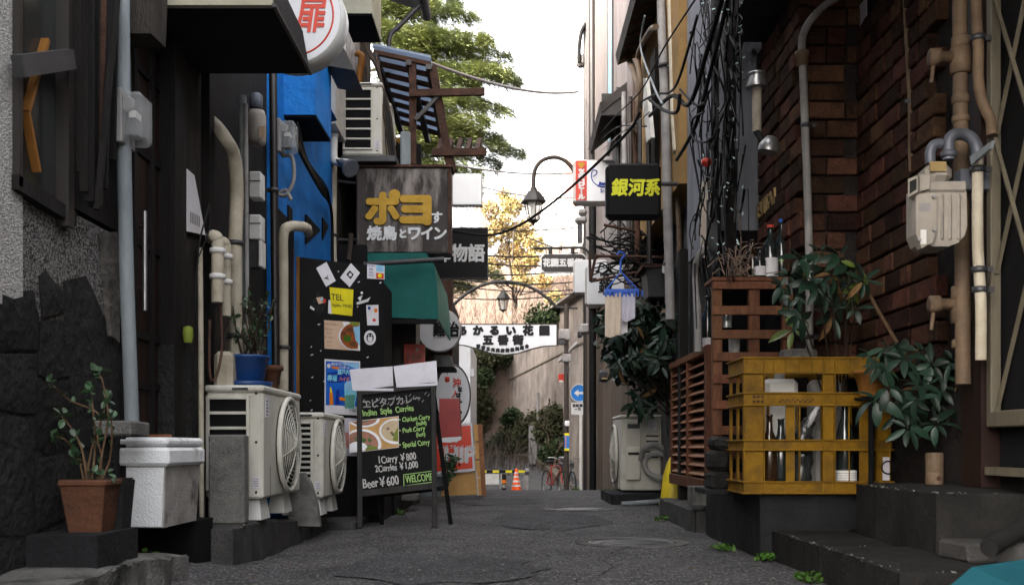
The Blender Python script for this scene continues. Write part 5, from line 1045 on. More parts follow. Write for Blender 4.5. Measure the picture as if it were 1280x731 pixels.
# ------------------------------------------------------------------ pipes, meters and lamps on the right side
pipe('drain_pipe', 'pale plastic pipe bending over the brick corner with a collar', [P(1052, -6, 5.25), P(1030, 8, 5.25), P(1012, 28, 5.25), P(1003, 48, 5.3), P(1003, 75, 5.3), P(1005, 120, 5.3), P(1011, 300, 5.3), P(1012, 446, 5.3)], .021, 'pipe_grey', clamps=[P(1008, 157, 5.3), P(1011, 421, 5.3)])
m = MB(); m.lathe(P(1003, 83, 5.3), [(.02, 0), (.03, .004), (.033, .05), (.038, .055), (.038, .075), (.022, .08)], 16); solo(m, 'pipe_collar', G['pipe_brown'], 'brown socket collar on the pale pipe at the brick corner', 'pipe', P(1003, 83, 5.3))
pipe('pipe', 'thin pale conduit running down the near brick face', [PX(1131, -10, 1.82), PX(1137, 110, 1.82), PX(1138, 130, 1.82), PX(1139, 215, 1.82)], .013, 'pipe_brown', smooth=False, clamps=[PX(1137, 128, 1.82)])
X = 1.74
t = thing('gas_pipe', 'thick brown gas pipe with valves running down the wall behind the gas meter', 'pipe', PX(1203, 470, X))
m = MB(); m.tube([PX(1200, -30, X), PX(1201, 200, X), PX(1203, 340, X), PX(1204, 480, X)], .0285, 12); part(m, 'tube', G['pipe_brown'], t)
for py, r, h in ((50, .036, .04), (83, .04, .1), (120, .034, .03), (143, .034, .02), (365, .036, .05), (395, .038, .09), (425, .034, .03)): m = MB(); c = PX(1201, py + 10, X); m.lathe(c, [(.03, 0), (r, .004), (r, h), (.03, h + .004)], 14); part(m, 'collar', G['pipe_brown'], t)
for py in (72, 380):
    m = MB(); c = PX(1201, py, X); m.lathe(c, [(.02, 0), (.024, -.08), (.034, -.085), (.034, -.12), (.02, -.125)], 12, (1, 0, 0)); m.tube([c + Vector((-.1, 0, .02)), c + Vector((-.115, 0, -.1))], .008, 6); part(m, 'valve', G['pipe_brown'], t)
pipe('gas_pipe', 'second brown gas pipe bending behind the scissor gate post', [PX(1219, -30, 1.76), PX(1221, 30, 1.76), PX(1223, 60, 1.76), PX(1223, 100, 1.76), PX(1228, 128, 1.78), PX(1238, 150, 1.8), PX(1240, 170, 1.8)], .021, 'pipe_brown', clamps=[PX(1222, 48, 1.76)])
pipe('gas_pipe', 'tan gas pipe dropping straight down beside the gas meter', [PX(1222, 196, 1.74), PX(1222, 300, 1.74), PX(1226, 380, 1.74), PX(1226, 450, 1.74)], .021, 'pipe_beige', clamps=[PX(1222, 212, 1.74), PX(1224, 337, 1.74), PX(1225, 362, 1.74)])
t = thing('gas_meter', 'large pale gas meter with curved slate pipes on the wall by the scissor gate', 'gas meter', PX(1172, 310, 1.66))
Y = 3.72
m = MB(); m.prism([P(x, y, Y + .02) for x, y in ((1150, 232), (1208, 232), (1209, 282), (1206, 294), (1198, 303), (1186, 308), (1166, 308), (1155, 303), (1150, 290))], (0, .13, 0)); part(m, 'body', G['meter'], t)
for px in (1176, 1186, 1197): m = MB(); m.cb(px, 242, px + 5, 300, Y + .012, .03, .006); part(m, 'rib', G['meter'], t)
m = MB(); m.prism([P(1145, 243, Y - .01), P(1170, 240, Y - .01), P(1171, 285, Y - .01), P(1166, 303, Y - .01), P(1152, 310, Y - .01), P(1145, 292, Y - .01)], (0, .04, 0)); fr = part(m, 'front_cover', G['meter'], t)
for x, y in ((1167, 246), (1167, 287), (1149, 300)): m = MB(); m.lathe(P(x, y, Y - .012), [(.008, 0), (.006, -.008)], 8, (0, 1, 0)); part(m, 'bolt', G['pipe_grey'], fr)
m = MB(); m.cb(1151, 287, 1158, 305, Y - .013, .004); part(m, 'sticker', G['white_plastic'], fr)
m = MB(); m.cb(1149, 254, 1163, 264, Y - .012, .004); part(m, 'emboss', G['pipe_grey'], fr)
m = MB(); m.cb(1160, 199, 1194, 229, Y + .03, .12, .03); part(m, 'head', G['meter'], t)
m = MB(); m.cb(1163, 202, 1183, 214, Y + .022, .01); part(m, 'name_plate', G['gold_metal'], t)
m = MB(); m.cb(1162, 226, 1209, 239, Y + .01, .15, .006); part(m, 'flange', G['meter'], t)
m = MB(); a = P(1135, 243, Y - .03); m.prism([P(1135, 224, Y - .03), P(1147, 219, Y - .03), P(1147, 240, Y - .03), P(1135, 247, Y - .03)], (.06, .07, 0)); ct = part(m, 'counter', G['meter'], t)
m = MB(); m.prism([P(1137, 227, Y - .033), P(1145.5, 223, Y - .033), P(1145.5, 236.5, Y - .033), P(1137, 242, Y - .033)], (.002, .003, 0)); part(m, 'window', G['glass_dark'], ct)
m = MB(); m.prism([P(1146, 219, Y - .01), P(1162, 218, Y - .01), P(1162, 236, Y - .01), P(1146, 240, Y - .01)], (0, .08, 0)); part(m, 'neck', G['meter'], t)
for pts, r in (([P(1163, 205, Y + .07), P(1163, 190, Y + .07), P(1168, 181, Y + .07), P(1177, 180, Y + .07)], .019), ([P(1186, 200, Y + .07), P(1186, 178, Y + .07), P(1192, 169, Y + .07), P(1203, 168, Y + .08), P(1213, 172, Y + .08), P(1220, 182, Y + .08), P(1222, 196, Y + .08)], .022)):
    m = MB(); m.tube(spline(pts), r, 12); part(m, 'pipe', G['pipe_slate'], t)
m = MB(); m.lathe(P(1186, 190, Y + .07), [(.022, -.02), (.03, -.018), (.03, .0), (.022, .004)], 14); part(m, 'collar', G['pipe_slate'], t)
m = MB(); m.box(1.7, 1.84, 3.88, 3.94, 1.52, 1.6, .004); solo(m, 'bracket', G['pipe_slate'], 'slate steel bracket clamping the tan pipe to the gate post', 'bracket', (1.77, 3.9, 1.56))
m = MB(); m.prism([PX(1212, 196, 1.7), PX(1240, 176, 1.7), PX(1237, 186, 1.7), PX(1214, 206, 1.7)], (.012, 0, 0)); solo(m, 'tape', G['pipe_pale'], 'pale tape tab wrapped round the pipe bend by the gate', 'tape', PX(1225, 190, 1.7))
t = thing('cylinder_lamp', 'pair of silver lamp caps on a bamboo coloured tube before the brick wall', 'lamp', PX(947, 170, 1.4))
m = MB(); c = PX(946, 110, 1.4); m.lathe(c, [(.062, 0), (.06, .015), (.045, .06), (.044, .07), (.05, .075), (.05, .085), (0, .086)], 22); part(m, 'cap', G['steel'], t)
m = MB(); c = PX(946, 165, 1.4); m.lathe(c, [(.026, 0), (.028, .25)], 14); part(m, 'tube', G['pipe_beige'], t)
m = MB(); c = PX(962, 183, 1.4); m.lathe(c, [(.055, -.035), (.06, 0), (.03, .05), (0, .055)], 22, (.25, 0, 1)); part(m, 'cap', G['steel'], t)
m = MB(); m.tube([PX(946, 165, 1.4), PX(955, 178, 1.4), PX(962, 176, 1.4)], .018, 8); m.tube([PX(946, 92, 1.4), PX(946, 70, 1.45), PX(940, 60, 1.55)], .012, 6); part(m, 'arm', G['black_matt'], t)
pipe('pipe', 'pale grey drainpipe beside the ochre wall', [PX(825, -30, 1.2), PX(832, 150, 1.2), PX(838, 400, 1.2)], .036, 'pipe_grey', smooth=False, n=10, clamps=[PX(830, 82, 1.2), PX(836, 330, 1.2)])
pipe('pipe', 'beige drainpipe half behind the pale grey one', [PX(838, -30, 1.25), PX(843, 150, 1.25), PX(846, 190, 1.25)], .03, 'pipe_beige', smooth=False, n=10, clamps=[PX(840, 84, 1.25)])
pipe('pipe', 'pale bent pipe rising by the green bottle', [PX(873, 440, 1.2), PX(872, 385, 1.2), PX(870, 345, 1.2), PX(873, 322, 1.2), PX(884, 310, 1.25), PX(890, 305, 1.3)], .026, 'pipe_grey')
pipe('pipe', 'orange brown pipe in the gap beside the ochre wall', [PX(845, 180, 1.3), PX(850, 330, 1.3)], .02, 'pipe_brown')
m = MB(); m.prism([PX(874, 230, 1.28), PX(885, 222, 1.28), PX(885, 322, 1.28), PX(876, 322, 1.28)], (.02, 0, 0)); solo(m, 'board', G['cloth_cream'], 'pale wooden board on the wall above the bent pipe', 'board', PX(880, 280, 1.28))
t = thing('panel_sign', 'dark metal plate with a grey oval emblem by the pale board', 'sign', PX(895, 300, 1.25))
m = MB(); m.prism([PX(883, 250, 1.25), PX(897, 248, 1.25), PX(897, 345, 1.25), PX(883, 340, 1.25)], (.02, 0, 0)); part(m, 'plate', G['black_paint'], t)
m = MB(); m.lathe(PX(888, 262, 1.246), [(.06, 0), (0, -.003)], 18, (1, 0, 0), sm=False); part(m, 'emblem', G['pipe_grey'], t)
for i, pts in enumerate(([(786, 40), (786, 70), (793, 92), (798, 110), (797, 150), (786, 160)], [(797, 165), (801, 110), (798, 70), (812, 40), (820, 34)], [(806, 20), (801, 60), (818, 110), (828, 130)])):
    pipe('conduit', ('brown flexible conduit curling below the dark eave', 'second flexible conduit arching towards the drainpipe', 'white cable conduit hanging in front of the ochre wall')[i], [PX(x, y, 1.1 - .02 * i) for x, y in pts], (.03, .024, .008)[i], ('pipe_brown', 'pipe_brown', 'pipe_pale')[i], 'conduit')
m = MB(); m.prism([PX(800, 98, 1.12), PX(807, 98, 1.12), PX(814, 172, 1.12), PX(808, 178, 1.12)], (.03, 0, 0)); solo(m, 'duct_cover', G['white_plastic'], 'slanted white duct cover strip on the ochre wall', 'duct', PX(806, 140, 1.12))
for i, px in enumerate((772, 780, 788, 795, 810)):
    m = MB(); m.tube([PX(px, 110 + 6 * i, 1.16), PX(px + 2, 330, 1.16)], .022 + .006 * (i % 2), 8); solo(m, 'downpipe', G[('brown_metal', 'pipe_grey', 'brown_metal', 'rust', 'brown_metal')[i]], ('dark downpipe nearest the pinkish panels', 'grey downpipe between two dark ones', 'dark downpipe by the flexible conduit', 'rusty downpipe under the slanted white duct', 'dark downpipe close to the pale grey drainpipe')[i], 'pipe', PX(px, 330, 1.16))
# rusty bracket shelf and box behind the black sign
t = thing('metal_tub', 'dark metal tub on a bracket under the tangle of branches', 'tub', P(826, 370, 9.0))
m = MB(); m.add(*taper(XX(806, 9), XX(838, 9), 8.9, 9.3, Z(372, 9), Z(333, 9), .8)); part(m, 'body', G['steel_dark'], t); m = MB(); m.cb(803, 330, 842, 334, 8.86, .46); part(m, 'rim', G['rust'], t); m = MB(); m.bar(P(825, 372, 9.1), P(862, 372, 9.1), .05, .03); part(m, 'bracket', G['rust'], t)
# ------------------------------------------------------------------ louvred fence and trellis
X0 = 1.24; y0, y1, zb, zt = 6.5, 8.02, .28, 1.185
t = thing('louvre_fence', 'red brown wooden louvre fence panel beside the yellow crate', 'fence', (1.27, 7.25, zb))
m = MB(); m.box(X0 - .005, X0 + .13, y0, y0 + .09, .14, zt + .01, .004); part(m, 'post', G['wood_red'], t)
m = MB(); m.box(X0, X0 + .05, y1 - .04, y1, zb, zt, .003); part(m, 'post', G['wood_red'], t)
m = MB(); m.box(X0 - .008, X0 + .06, y0 + .09, y1 + .01, zt - .04, zt + .005, .003); part(m, 'rail', G['wood_red'], t)
m = MB(); m.box(X0 - .008, X0 + .06, y0 + .09, y1 + .01, zb - .02, zb + .055, .003); part(m, 'rail', G['wood_red'], t)
m = MB(); ym = (y0 + y1) / 2 - .02; m.box(X0 - .006, X0 + .05, ym, ym + .03, zb + .055, zt - .04, .002); part(m, 'mullion', G['wood_red'], t)
q = MB(); q.box(-.005, .005, -.36, .36, -.032, .032, .002); sm_ = q.mesh('slat'); sm_.materials.append(G['wood_slat'])
for k in range(13):
    z = zb + .092 + k * .0605
    for yc in ((y0 + .09 + ym) / 2, (ym + .03 + y1 - .04) / 2):
        Mx = Matrix.Translation(Vector((X0 + .03, yc, z)) - rootloc(t)) @ Matrix.Rotation(math.radians(52 + R.uniform(-2, 2)), 4, 'Y') @ Matrix.Diagonal((1, (.67 if yc < ym else .7) / .72, 1, 1)); inst(sm_, 'slat', t, Mx)
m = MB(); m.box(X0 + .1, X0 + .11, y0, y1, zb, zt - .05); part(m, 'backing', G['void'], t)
m = MB(); m.box(X0, 1.56, y0 + .09, y1, zt - .035, zt - .005, .003); part(m, 'shelf', G['wood_red'], t)
t = thing('trellis', 'red brown wooden lattice trellis standing behind the yellow crate', 'trellis', (1.3, 5.62, .325))
Y = 5.6
for px in (898, 943, 985): m = MB(); m.cb(px - 7, 350, px + (7 if px > 900 else 5), 610, Y, .045, .003); part(m, 'post', G['wood_red'], t)
for py in (350, 382, 412, 440, 468, 500, 532, 562, 590): m = MB(); m.cb(891, py, 992, py + 11, Y - .02, .018, .002); part(m, 'slat', G['wood_red'], t)
m = MB(); m.cb(890, 346, 988, 351, Y - .03, .22, .003); part(m, 'top_board', G['wood_red'], t)
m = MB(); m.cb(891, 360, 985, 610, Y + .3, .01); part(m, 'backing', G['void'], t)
# ------------------------------------------------------------------ yellow crate with its bottles
t = crate = thing('yellow_crate', 'tall worn yellow plastic bottle crate on the dark plinth', 'crate', (1.45, 5.1, .327))
Y = 4.9; x0, x1, z0, z1, D = 1.11, 1.82, .328, .97, .36
def railz(py0, py1): return Z(py1, Y), Z(py0, Y)
rails = [railz(447, 466), railz(491, 506), railz(550, 562), railz(602, 616)]
for a, b in rails:
    m = MB(); m.box(x0, x1, Y, Y + .022, a, b, .003); part(m, 'rail', G['yellow'], t)
    m = MB(); m.box(x0, x0 + .022, Y + .022, Y + D, a, b, .003); part(m, 'rail', G['yellow'], t)
    m = MB(); m.box(x1 - .022, x1, Y + .022, Y + D, a, b, .003); part(m, 'rail', G['yellow'], t)
    m = MB(); m.box(x0 + .022, x1 - .022, Y + D - .022, Y + D, a, b, .003); part(m, 'rail', G['yellow'], t)
    for zz in (a, b): m = MB(); m.box(x0 - .008, x1 + .008, Y - .01, Y + .01, zz - .004, zz + .004, .001); part(m, 'lip', G['yellow'], t); m = MB(); m.box(x0 - .01, x0 + .01, Y + .01, Y + D, zz - .004, zz + .004, .001); part(m, 'lip', G['yellow'], t)
for a, b in ((930, 955), (1029, 1043), (1096, 1112)):
    m = MB(); xa, xb = XX(a, Y), XX(b, Y); m.box(xa, min(xb, x1), Y + .006, Y + .016, z0, z1 - .01); part(m, 'post', G['yellow'], t)
    for xx in (xa, xb): m = MB(); m.box(xx - .003, xx + .003, Y - .008, Y + .02, z0, z1, .001); part(m, 'rib', G['yellow'], t)
for px in (983, 1075): m = MB(); m.box(XX(px, Y), XX(px + 11, Y), Y + .008, Y + .016, z0, rails[1][0]); part(m, 'post', G['yellow'], t)
for yy in (Y + .02, Y + .17, Y + D - .03): m = MB(); m.box(x0 + .006, x0 + .016, yy, yy + .03, z0, z1 - .01); part(m, 'post', G['yellow'], t)
for px in (983, 1060): m = MB(); m.box(XX(px, Y), XX(px + 14, Y), Y + D - .016, Y + D - .008, z0, z1 - .05); part(m, 'post', G['yellow'], t)
for xx in (x0 + .16, x0 + .3, x0 + .43, x0 + .57):
    m = MB(); m.box(xx - .004, xx + .004, Y + .17, Y + D - .03, z0 + .012, z1 - .16); part(m, 'divider', G['yellow'], t)
    m = MB(); m.box(xx - .02, xx + .02, Y + D - .02, Y + D - .012, z0 + .012, z1 - .05); part(m, 'post', G['yellow'], t)
for px in (1000, 1062, 1088):
    m = MB(); m.box(XX(px, Y) - .003, XX(px, Y) + .003, Y + .004, Y + .016, z0, rails[1][0], .001); part(m, 'rib', G['yellow'], t)
for k in range(9):
    m = MB(); xx = x0 + .14 + k * .062; m.box(xx - .002, xx + .002, Y - .006, Y + .004, rails[0][0] + .006, rails[0][1] - .006); part(m, 'rib', G['yellow'], t)
for k in range(14):
    m = MB(); xx = XX(975, Y) + k * .012; m.box(xx - .004, xx + .004, Y - .0035, Y + .002, rails[1][0] + .012 + .008 * (k % 2), rails[1][0] + .02 + .008 * (k % 2)); part(m, 'grip_hole', G['rust'], t)
m = MB(); m.box(x0 + .01, x1 - .01, Y + .01, Y + D - .01, z0 - .001, z0 + .012); part(m, 'floor', G['yellow'], t)
for i in range(3):
    for j in range(2): m = MB(); c = P(942.5 + i * 5, 495.5 + j * 6, Y - .001); m.box(c.x - .006, c.x + .006, Y - .006, Y + .002, c.z - .006, c.z + .006); part(m, 'grip_hole', G['rust'], t)
def bottle(label, c, h, r, mat='bottle', cap=None, lab=None, group=None, name='bottle', neck=.36, cat='bottle'):
    t = thing(name, label, cat, c, group); m = MB()
    m.lathe(c, [(r * .9, 0), (r, .008), (r, h * (1 - neck) * .9), (r * .85, h * (1 - neck) * 1.04), (r * .42, h * (1 - neck * .62)), (r * .33, h * (1 - neck * .3)), (r * .33, h * .97), (r * .42, h * .975), (r * .42, h), (0, h)], 18); part(m, 'glass', G[mat], t)
    if cap: m = MB(); m.lathe(Vector(c) + Vector((0, 0, h * .96)), [(r * .46, 0), (r * .46, h * .05), (0, h * .052)], 12); part(m, 'cap', G[cap], t)
    if lab: m = MB(); m.lathe(Vector(c) + Vector((0, 0, h * lab[1])), [(r * 1.015, 0), (r * 1.015, h * lab[2])], 18); part(m, 'label_band', G[lab[0]], t)
    return t
def jug(label, px0, py0, px1, py1, Yq, mat, group=None):
    a, b = P(px0, py1, Yq), P(px1, py0, Yq); m = MB(); m.box(a.x, b.x, Yq, Yq + .11, z0 + .014, b.z, .022); t = thing('canister', label, 'canister', ((a.x + b.x) / 2, Yq + .05, z0 + .014), group); part(m, 'body', G[mat], t)
    m = MB(); m.lathe(Vector(((a.x + b.x) / 2, Yq + .05, b.z)), [(.025, 0), (.025, .03), (0, .031)], 14); part(m, 'cap', G['pipe_grey'], t)
jug('white plastic canister at the left end inside the yellow crate', 957, 473, 999, 505, 5.08, 'white_plastic'); jug('greyish plastic canister inside the yellow crate behind its middle rib', 1015, 474, 1056, 505, 5.1, 'pipe_grey')
bottle('dark short bottle at the front of the yellow crate, nearest the louvre fence', (XX(962, 4.98), 4.98, .342), .36, .04, 'bottle_brown'); bottle('dark bottle with a pale top band standing next to the short one in the crate', (XX(976, 4.99), 4.99, .342), .34, .042, 'bottle', None, ('paper', .6, .1))
bottle('dark tall bottle in the yellow crate beside the white tin', (XX(1056, 4.99), 4.99, .342), .44, .042, 'bottle'); bottle('dark bottle at the far end of the yellow crate under the leaves', (XX(1088, 5.0), 5.0, .342), .4, .042, 'bottle_brown')
t2 = thing('wrapped_bottle', 'bottle in crumpled clear plastic leaning inside the yellow crate', 'bottle', P(1000, 600, 4.98))
m = MB(); m.tube(spline([P(1000, 602, 5.0), P(1001, 565, 5.0), P(1004, 545, 4.97), P(1012, 525, 4.95), P(1021, 509, 4.94)]), [.055] * 9 + [.05] * 8 + [.04] * 4 + [.03] * 4 + [.014] * 8, 10)
m.v = m.v; m.wobble(.012, 22); part(m, 'wrap', G['glass_dark'], t2)
m = MB(); m.tube(spline([P(1000, 547, 4.98), P(1008, 533, 4.95), P(1016, 520, 4.93), P(1022, 507, 4.92)], 4), [.02, .022, .024, .022, .02, .018, .018, .016, .015, .014, .013, .012, .01], 8); m.wobble(.006, 40); part(m, 'neck', G['bag'], t2)
t2 = thing('tin_can', 'white tin with a printed label at the bottom of the yellow crate', 'tin', (XX(1058, 4.95), 4.955, .342)); c = Vector((XX(1058, 4.95), 4.955, .342))
m = MB(); m.lathe(c, [(.05, 0), (.05, .088), (.046, .09), (0, .09)], 24); part(m, 'body', G['white_plastic'], t2)
for i in range(6): m = MB(); m.lathe(c + Vector((0, 0, .02 + .011 * i)), [(.0505, 0), (.0505, .003)], 24); part(m, 'stripe', G['pale_red' if i == 0 else 'pipe_grey'], t2)
m = MB(); m.lathe((1.42, 5.08, .975), [(.085, 0), (.09, .004), (.092, .04), (.085, .05), (0, .05)], 22); solo(m, 'round_cover', G['concrete_block'], 'grey round stone cover lying on top of the yellow crate', 'cover', (1.42, 5.08, .975))
# stones and block between fence and crate
for i, (a, b, c_, d, lb) in enumerate(((893, 545, 916, 562, 'dark stone on top of the pile between crate and fence'), (890, 563, 914, 588, 'dark stone in the middle of the pile between crate and fence'), (888, 589, 913, 614, 'dark stone at the bottom of the pile between crate and fence'))):
    m = MB(); m.cb(a, b, c_, d, 5.35, .2, .02); m.wobble(.014, 8, i); solo(m, 'stone', G['stone'], lb, 'stone', P((a + c_) / 2, d, 5.35), 'stones piled by the crate')
m = MB(); m.box(1.0, 1.2, 5.3, 5.6, .3, .325); solo(m, 'slate_tile', G['black_block'], 'dark slate tile under the pile of stones', 'tile', (1.1, 5.45, .31))
m = MB(); m.cb(866, 608, 888, 632, 6.42, .2, .006); solo(m, 'concrete_block', G['concrete'], 'small grey concrete block under the corner of the louvre fence', 'block', P(877, 632, 6.5))
t = thing('rubbish_bag', 'yellow plastic bag slumped behind the louvre fence by the air conditioner', 'bag', (1.3, 8.5, .0))
m = MB(); m.lathe((1.33, 8.35, .02), [(.05, 0), (.12, .03), (.13, .12), (.1, .28), (.06, .4), (.02, .5), (0, .51)], 16); m.wobble(.03, 9); part(m, 'sack', G['yellow_bag'], t)
m = MB(); m.lathe((1.33, 8.35, .47), [(.02, 0), (.035, .03), (.02, .06)], 10); part(m, 'tie', G['white_plastic'], t)
# bottles on the fence shelf and the trellis top
zs = zt - .005
bottle('tall dark green bottle with a pale label on the fence shelf', (1.31, 6.85, zs), .37, .045, 'bottle', None, ('paper', .06, .18)); bottle('clear bottle behind the green one on the fence shelf', (1.45, 6.95, zs), .3, .036, 'bottle_clear'); bottle('thin bottle at the far end of the fence shelf', (1.4, 7.5, zs), .36, .035, 'bottle', 'rust'); bottle('dark bottle at the trellis post on the fence shelf', (1.5, 6.72, zs), .3, .038, 'bottle_brown', None, ('paper', .1, .3))
m = MB(); m.lathe((1.47, 7.2, zs), [(.05, 0), (.07, .12), (.075, .12), (.075, .14), (.06, .14), (0, .13)], 16); solo(m, 'plant_pot', G['terracotta'], 'small terracotta pot on the fence shelf between bottles', 'plant pot', (1.47, 7.2, zs))
zt2 = Z(346, 5.57) + .002
bottle('bottle with a big white label and red seal on top of the trellis', (XX(963, 5.68), 5.68, zt2), .3, .042, 'bottle', 'red', ('paper', .05, .34)); bottle('bottle with a blue cap beside the white labelled one', (XX(977, 5.72), 5.72, zt2), .34, .034, 'bottle', 'hanger_blue', ('leaf_light', .3, .03))
bottle('dark bottle behind the dried twigs on the trellis', (XX(941, 5.72), 5.72, zt2), .23, .034, 'bottle_brown'); bottle('short dark bottle with white print next to the twigs', (XX(950, 5.66), 5.66, zt2), .17, .034, 'bottle', None, ('paper', .1, .3))
for i in range(3): m = MB(); c = Vector((XX((908, 918, 968)[i], 5.72), 5.72, Z((408, 440, 466)[i], 5.6) + .006)); m.lathe(c, [(.03, 0), (.034, .1), (.028, .11), (0, .11)], 14); solo(m, 'glass_jar', G[('bottle_clear', 'pipe_grey', 'paper')[i]], ('clear jar glimpsed through the upper gaps of the trellis', 'grey jar glimpsed through the trellis by its first post', 'paper wrapped jar low behind the trellis')[i], 'jar', c)
# dark tube on a broken block, teal board, stool with the pots
m = MB(); m.box(1.52, 1.78, 3.42, 3.66, .155, .225, .01); m.wobble(.008, 9); solo(m, 'stone_block', G['concrete_dark'], 'rough paving block lying on the step in front of the high step', 'block', (1.65, 3.54, .155))
pipe('tube', 'black tube with a worn pale stripe leaning on the paving block', [P(1236, 684, 3.3), P(1290, 654, 3.5)], .03, 'black_rubber', 'tube', smooth=False, n=12)
m = MB(); m.box(1.2, 2.2, 1.9, 2.62, .24, .262, .004); v0 = Vector((1.2, 2.62, .26))
m = MB(); m.prism([P(1183, 735, 2.7), P(1215, 708, 2.78), P(1290, 697, 2.86), P(1330, 760, 2.5), P(1190, 790, 2.5)], (0, 0, -.03)); t = thing('teal_board', 'teal painted board edge close to the camera by the steps', 'board', P(1250, 715, 2.75)); part(m, 'top', G['teal_board'], t)
m = MB(); a = P(1290, 720, 2.75); m.box(a.x, a.x + .06, 2.6, 2.66, 0, a.z - .03); b = P(1230, 735, 2.65); m.box(b.x, b.x + .05, 2.6, 2.65, 0, b.z - .03); part(m, 'leg', G['timber_dark'], t)
t = thing('plant_stand', 'thin black stand holding the orange pot beside the crate', 'stand', (1.67, 4.76, .15))
m = MB(); m.lathe((1.67, 4.76, .76), [(.07, 0), (.08, .01), (0, .018)], 18); part(m, 'seat', G['void'], t)
m = MB(); m.tube([(1.67, 4.76, .15), (1.67, 4.76, .765)], .014, 8); m.lathe((1.67, 4.76, .15), [(.1, 0), (.09, .012), (0, .02)], 16); part(m, 'leg', G['void'], t)
def pot(label, c, r0, r1, h, mat, rim=True):
    t = thing('plant_pot', label, 'plant pot', c); c = Vector(c); m = MB(); m.lathe(c, [(r0, 0), (r1, h * .85), (r1 * 1.08, h * .86), (r1 * 1.08, h), (r1 * .95, h), (r1 * .92, h * .9)], 22); part(m, 'body', G[mat], t); m = MB(); m.lathe(c + Vector((0, 0, h * .88)), [(r1 * .95, 0), (0, .004)], 18); part(m, 'soil', G['soil'], t); return t
pot('orange terracotta pot under the teal leaved plant by the crate', (1.67, 4.76, .78), .05, .075, .12, 'orange_wood')
pot('dark pot on the floor holding the tall plant by the brick corner', (1.7, 5.3, .326), .09, .13, .2, 'black_block')
pot('big dark tub of the umbrella plant beside the ground air conditioner', (1.6, 9.35, .0), .14, .17, .75, 'black_matt')
t = thing('canister', 'brown metal canister with a round mark on the high step', 'canister', P(1168, 592, 4.2)); c = Vector((XX(1168, 4.3), 4.3, .387))
m = MB(); m.lathe(c, [(.034, 0), (.036, .005), (.036, .05), (.034, .053), (.036, .056), (.036, .13), (.03, .135), (0, .136)], 20); part(m, 'body', G['pipe_brown'], t)
m = MB(); m.lathe(c + Vector((.004, -.0365, .028)), [(.011, 0), (0, -.002)], 12, (0, 1, 0), sm=False); part(m, 'mark', G['rust'], t)
t = thing('notice', 'small white label with a round mark beside the crate end', 'notice', P(1108, 590, 4.88)); m = MB(); m.cb(1104, 571, 1112, 600, 4.87, .01); part(m, 'plate', G['paper_stained'], t); m = MB(); m.ring(P(1110, 584, 4.868), .03, .004, (0, 1, 0), 20, 5); part(m, 'ring', G['letter_black'], t)
# blue drying hanger with cloths
c = P(776, 365, 7.95); t = thing('drying_hanger', 'blue plastic drying hanger with a hook above the umbrella plant', 'hanger', c)
w, d = .125, .09
m = MB()
for y in (-d, 0, d): m.bar(c + Vector((-w, y, 0)), c + Vector((w, y, 0)), .012, .02)
for x in (-w, -w / 2, 0, w / 2, w): m.bar(c + Vector((x, -d, 0)), c + Vector((x, d, 0)), .01, .02)
part(m, 'frame', G['hanger_blue'], t)
m = MB(); m.tube(spline([c + Vector((0, 0, .15)), c + Vector((0, 0, .24)), c + Vector((.03, 0, .29)), c + Vector((-.01, 0, .31)), c + Vector((-.03, 0, .29))]), .009, 6); part(m, 'hook', G['hanger_blue'], t)
for x in (-w, w):
    for y in (-d, d): m = MB(); m.tube([c + Vector((x, y, 0)), c + Vector((0, 0, .16))], .005, 5); part(m, 'strut', G['hanger_blue'], t)
for i in range(10): m = MB(); x = -w + i * .031; m.box(c.x + x - .006, c.x + x + .006, c.y - d - .012, c.y - d + .006, c.z - .05, c.z, .002); part(m, 'peg', G['hanger_blue'], t)
for i, (x0_, x1_, h, mt, lb) in enumerate(((-.13, -.01, .32, 'cloth_cream', 'cream cloth pegged to the blue hanger'), (.0, .1, .2, 'cloth_lilac', 'lilac cloth pegged to the blue hanger'), (-.06, .05, .3, 'paper', 'white cloth pegged behind the cream one on the blue hanger'))):
    m = MB(); n = 9; yb = c.y - d + (.0 if i < 2 else .06)
    for k in range(n):
        pass
    vs = []; 
    for j in range(5):
        for k in range(n): f_ = k / (n - 1); vs.append((c.x + x0_ + (x1_ - x0_) * f_, yb + .012 * math.sin(f_ * 17 + j * .5), c.z - .03 - h * j / 4 - .012 * math.sin(f_ * 5)))
    m.add(vs, [(j * n + k, j * n + k + 1, (j + 1) * n + k + 1, (j + 1) * n + k) for j in range(4) for k in range(n - 1)], True)
    q = MB(); q.v = [v.copy() for v in m.v]; 
    m.add([v + Vector((0, .004, 0)) for v in q.v], [tuple(reversed(f_)) for f_ in m.f], True); solo(m, 'cloth', G[mt], lb, 'cloth', (c.x + (x0_ + x1_) / 2, yb, c.z))
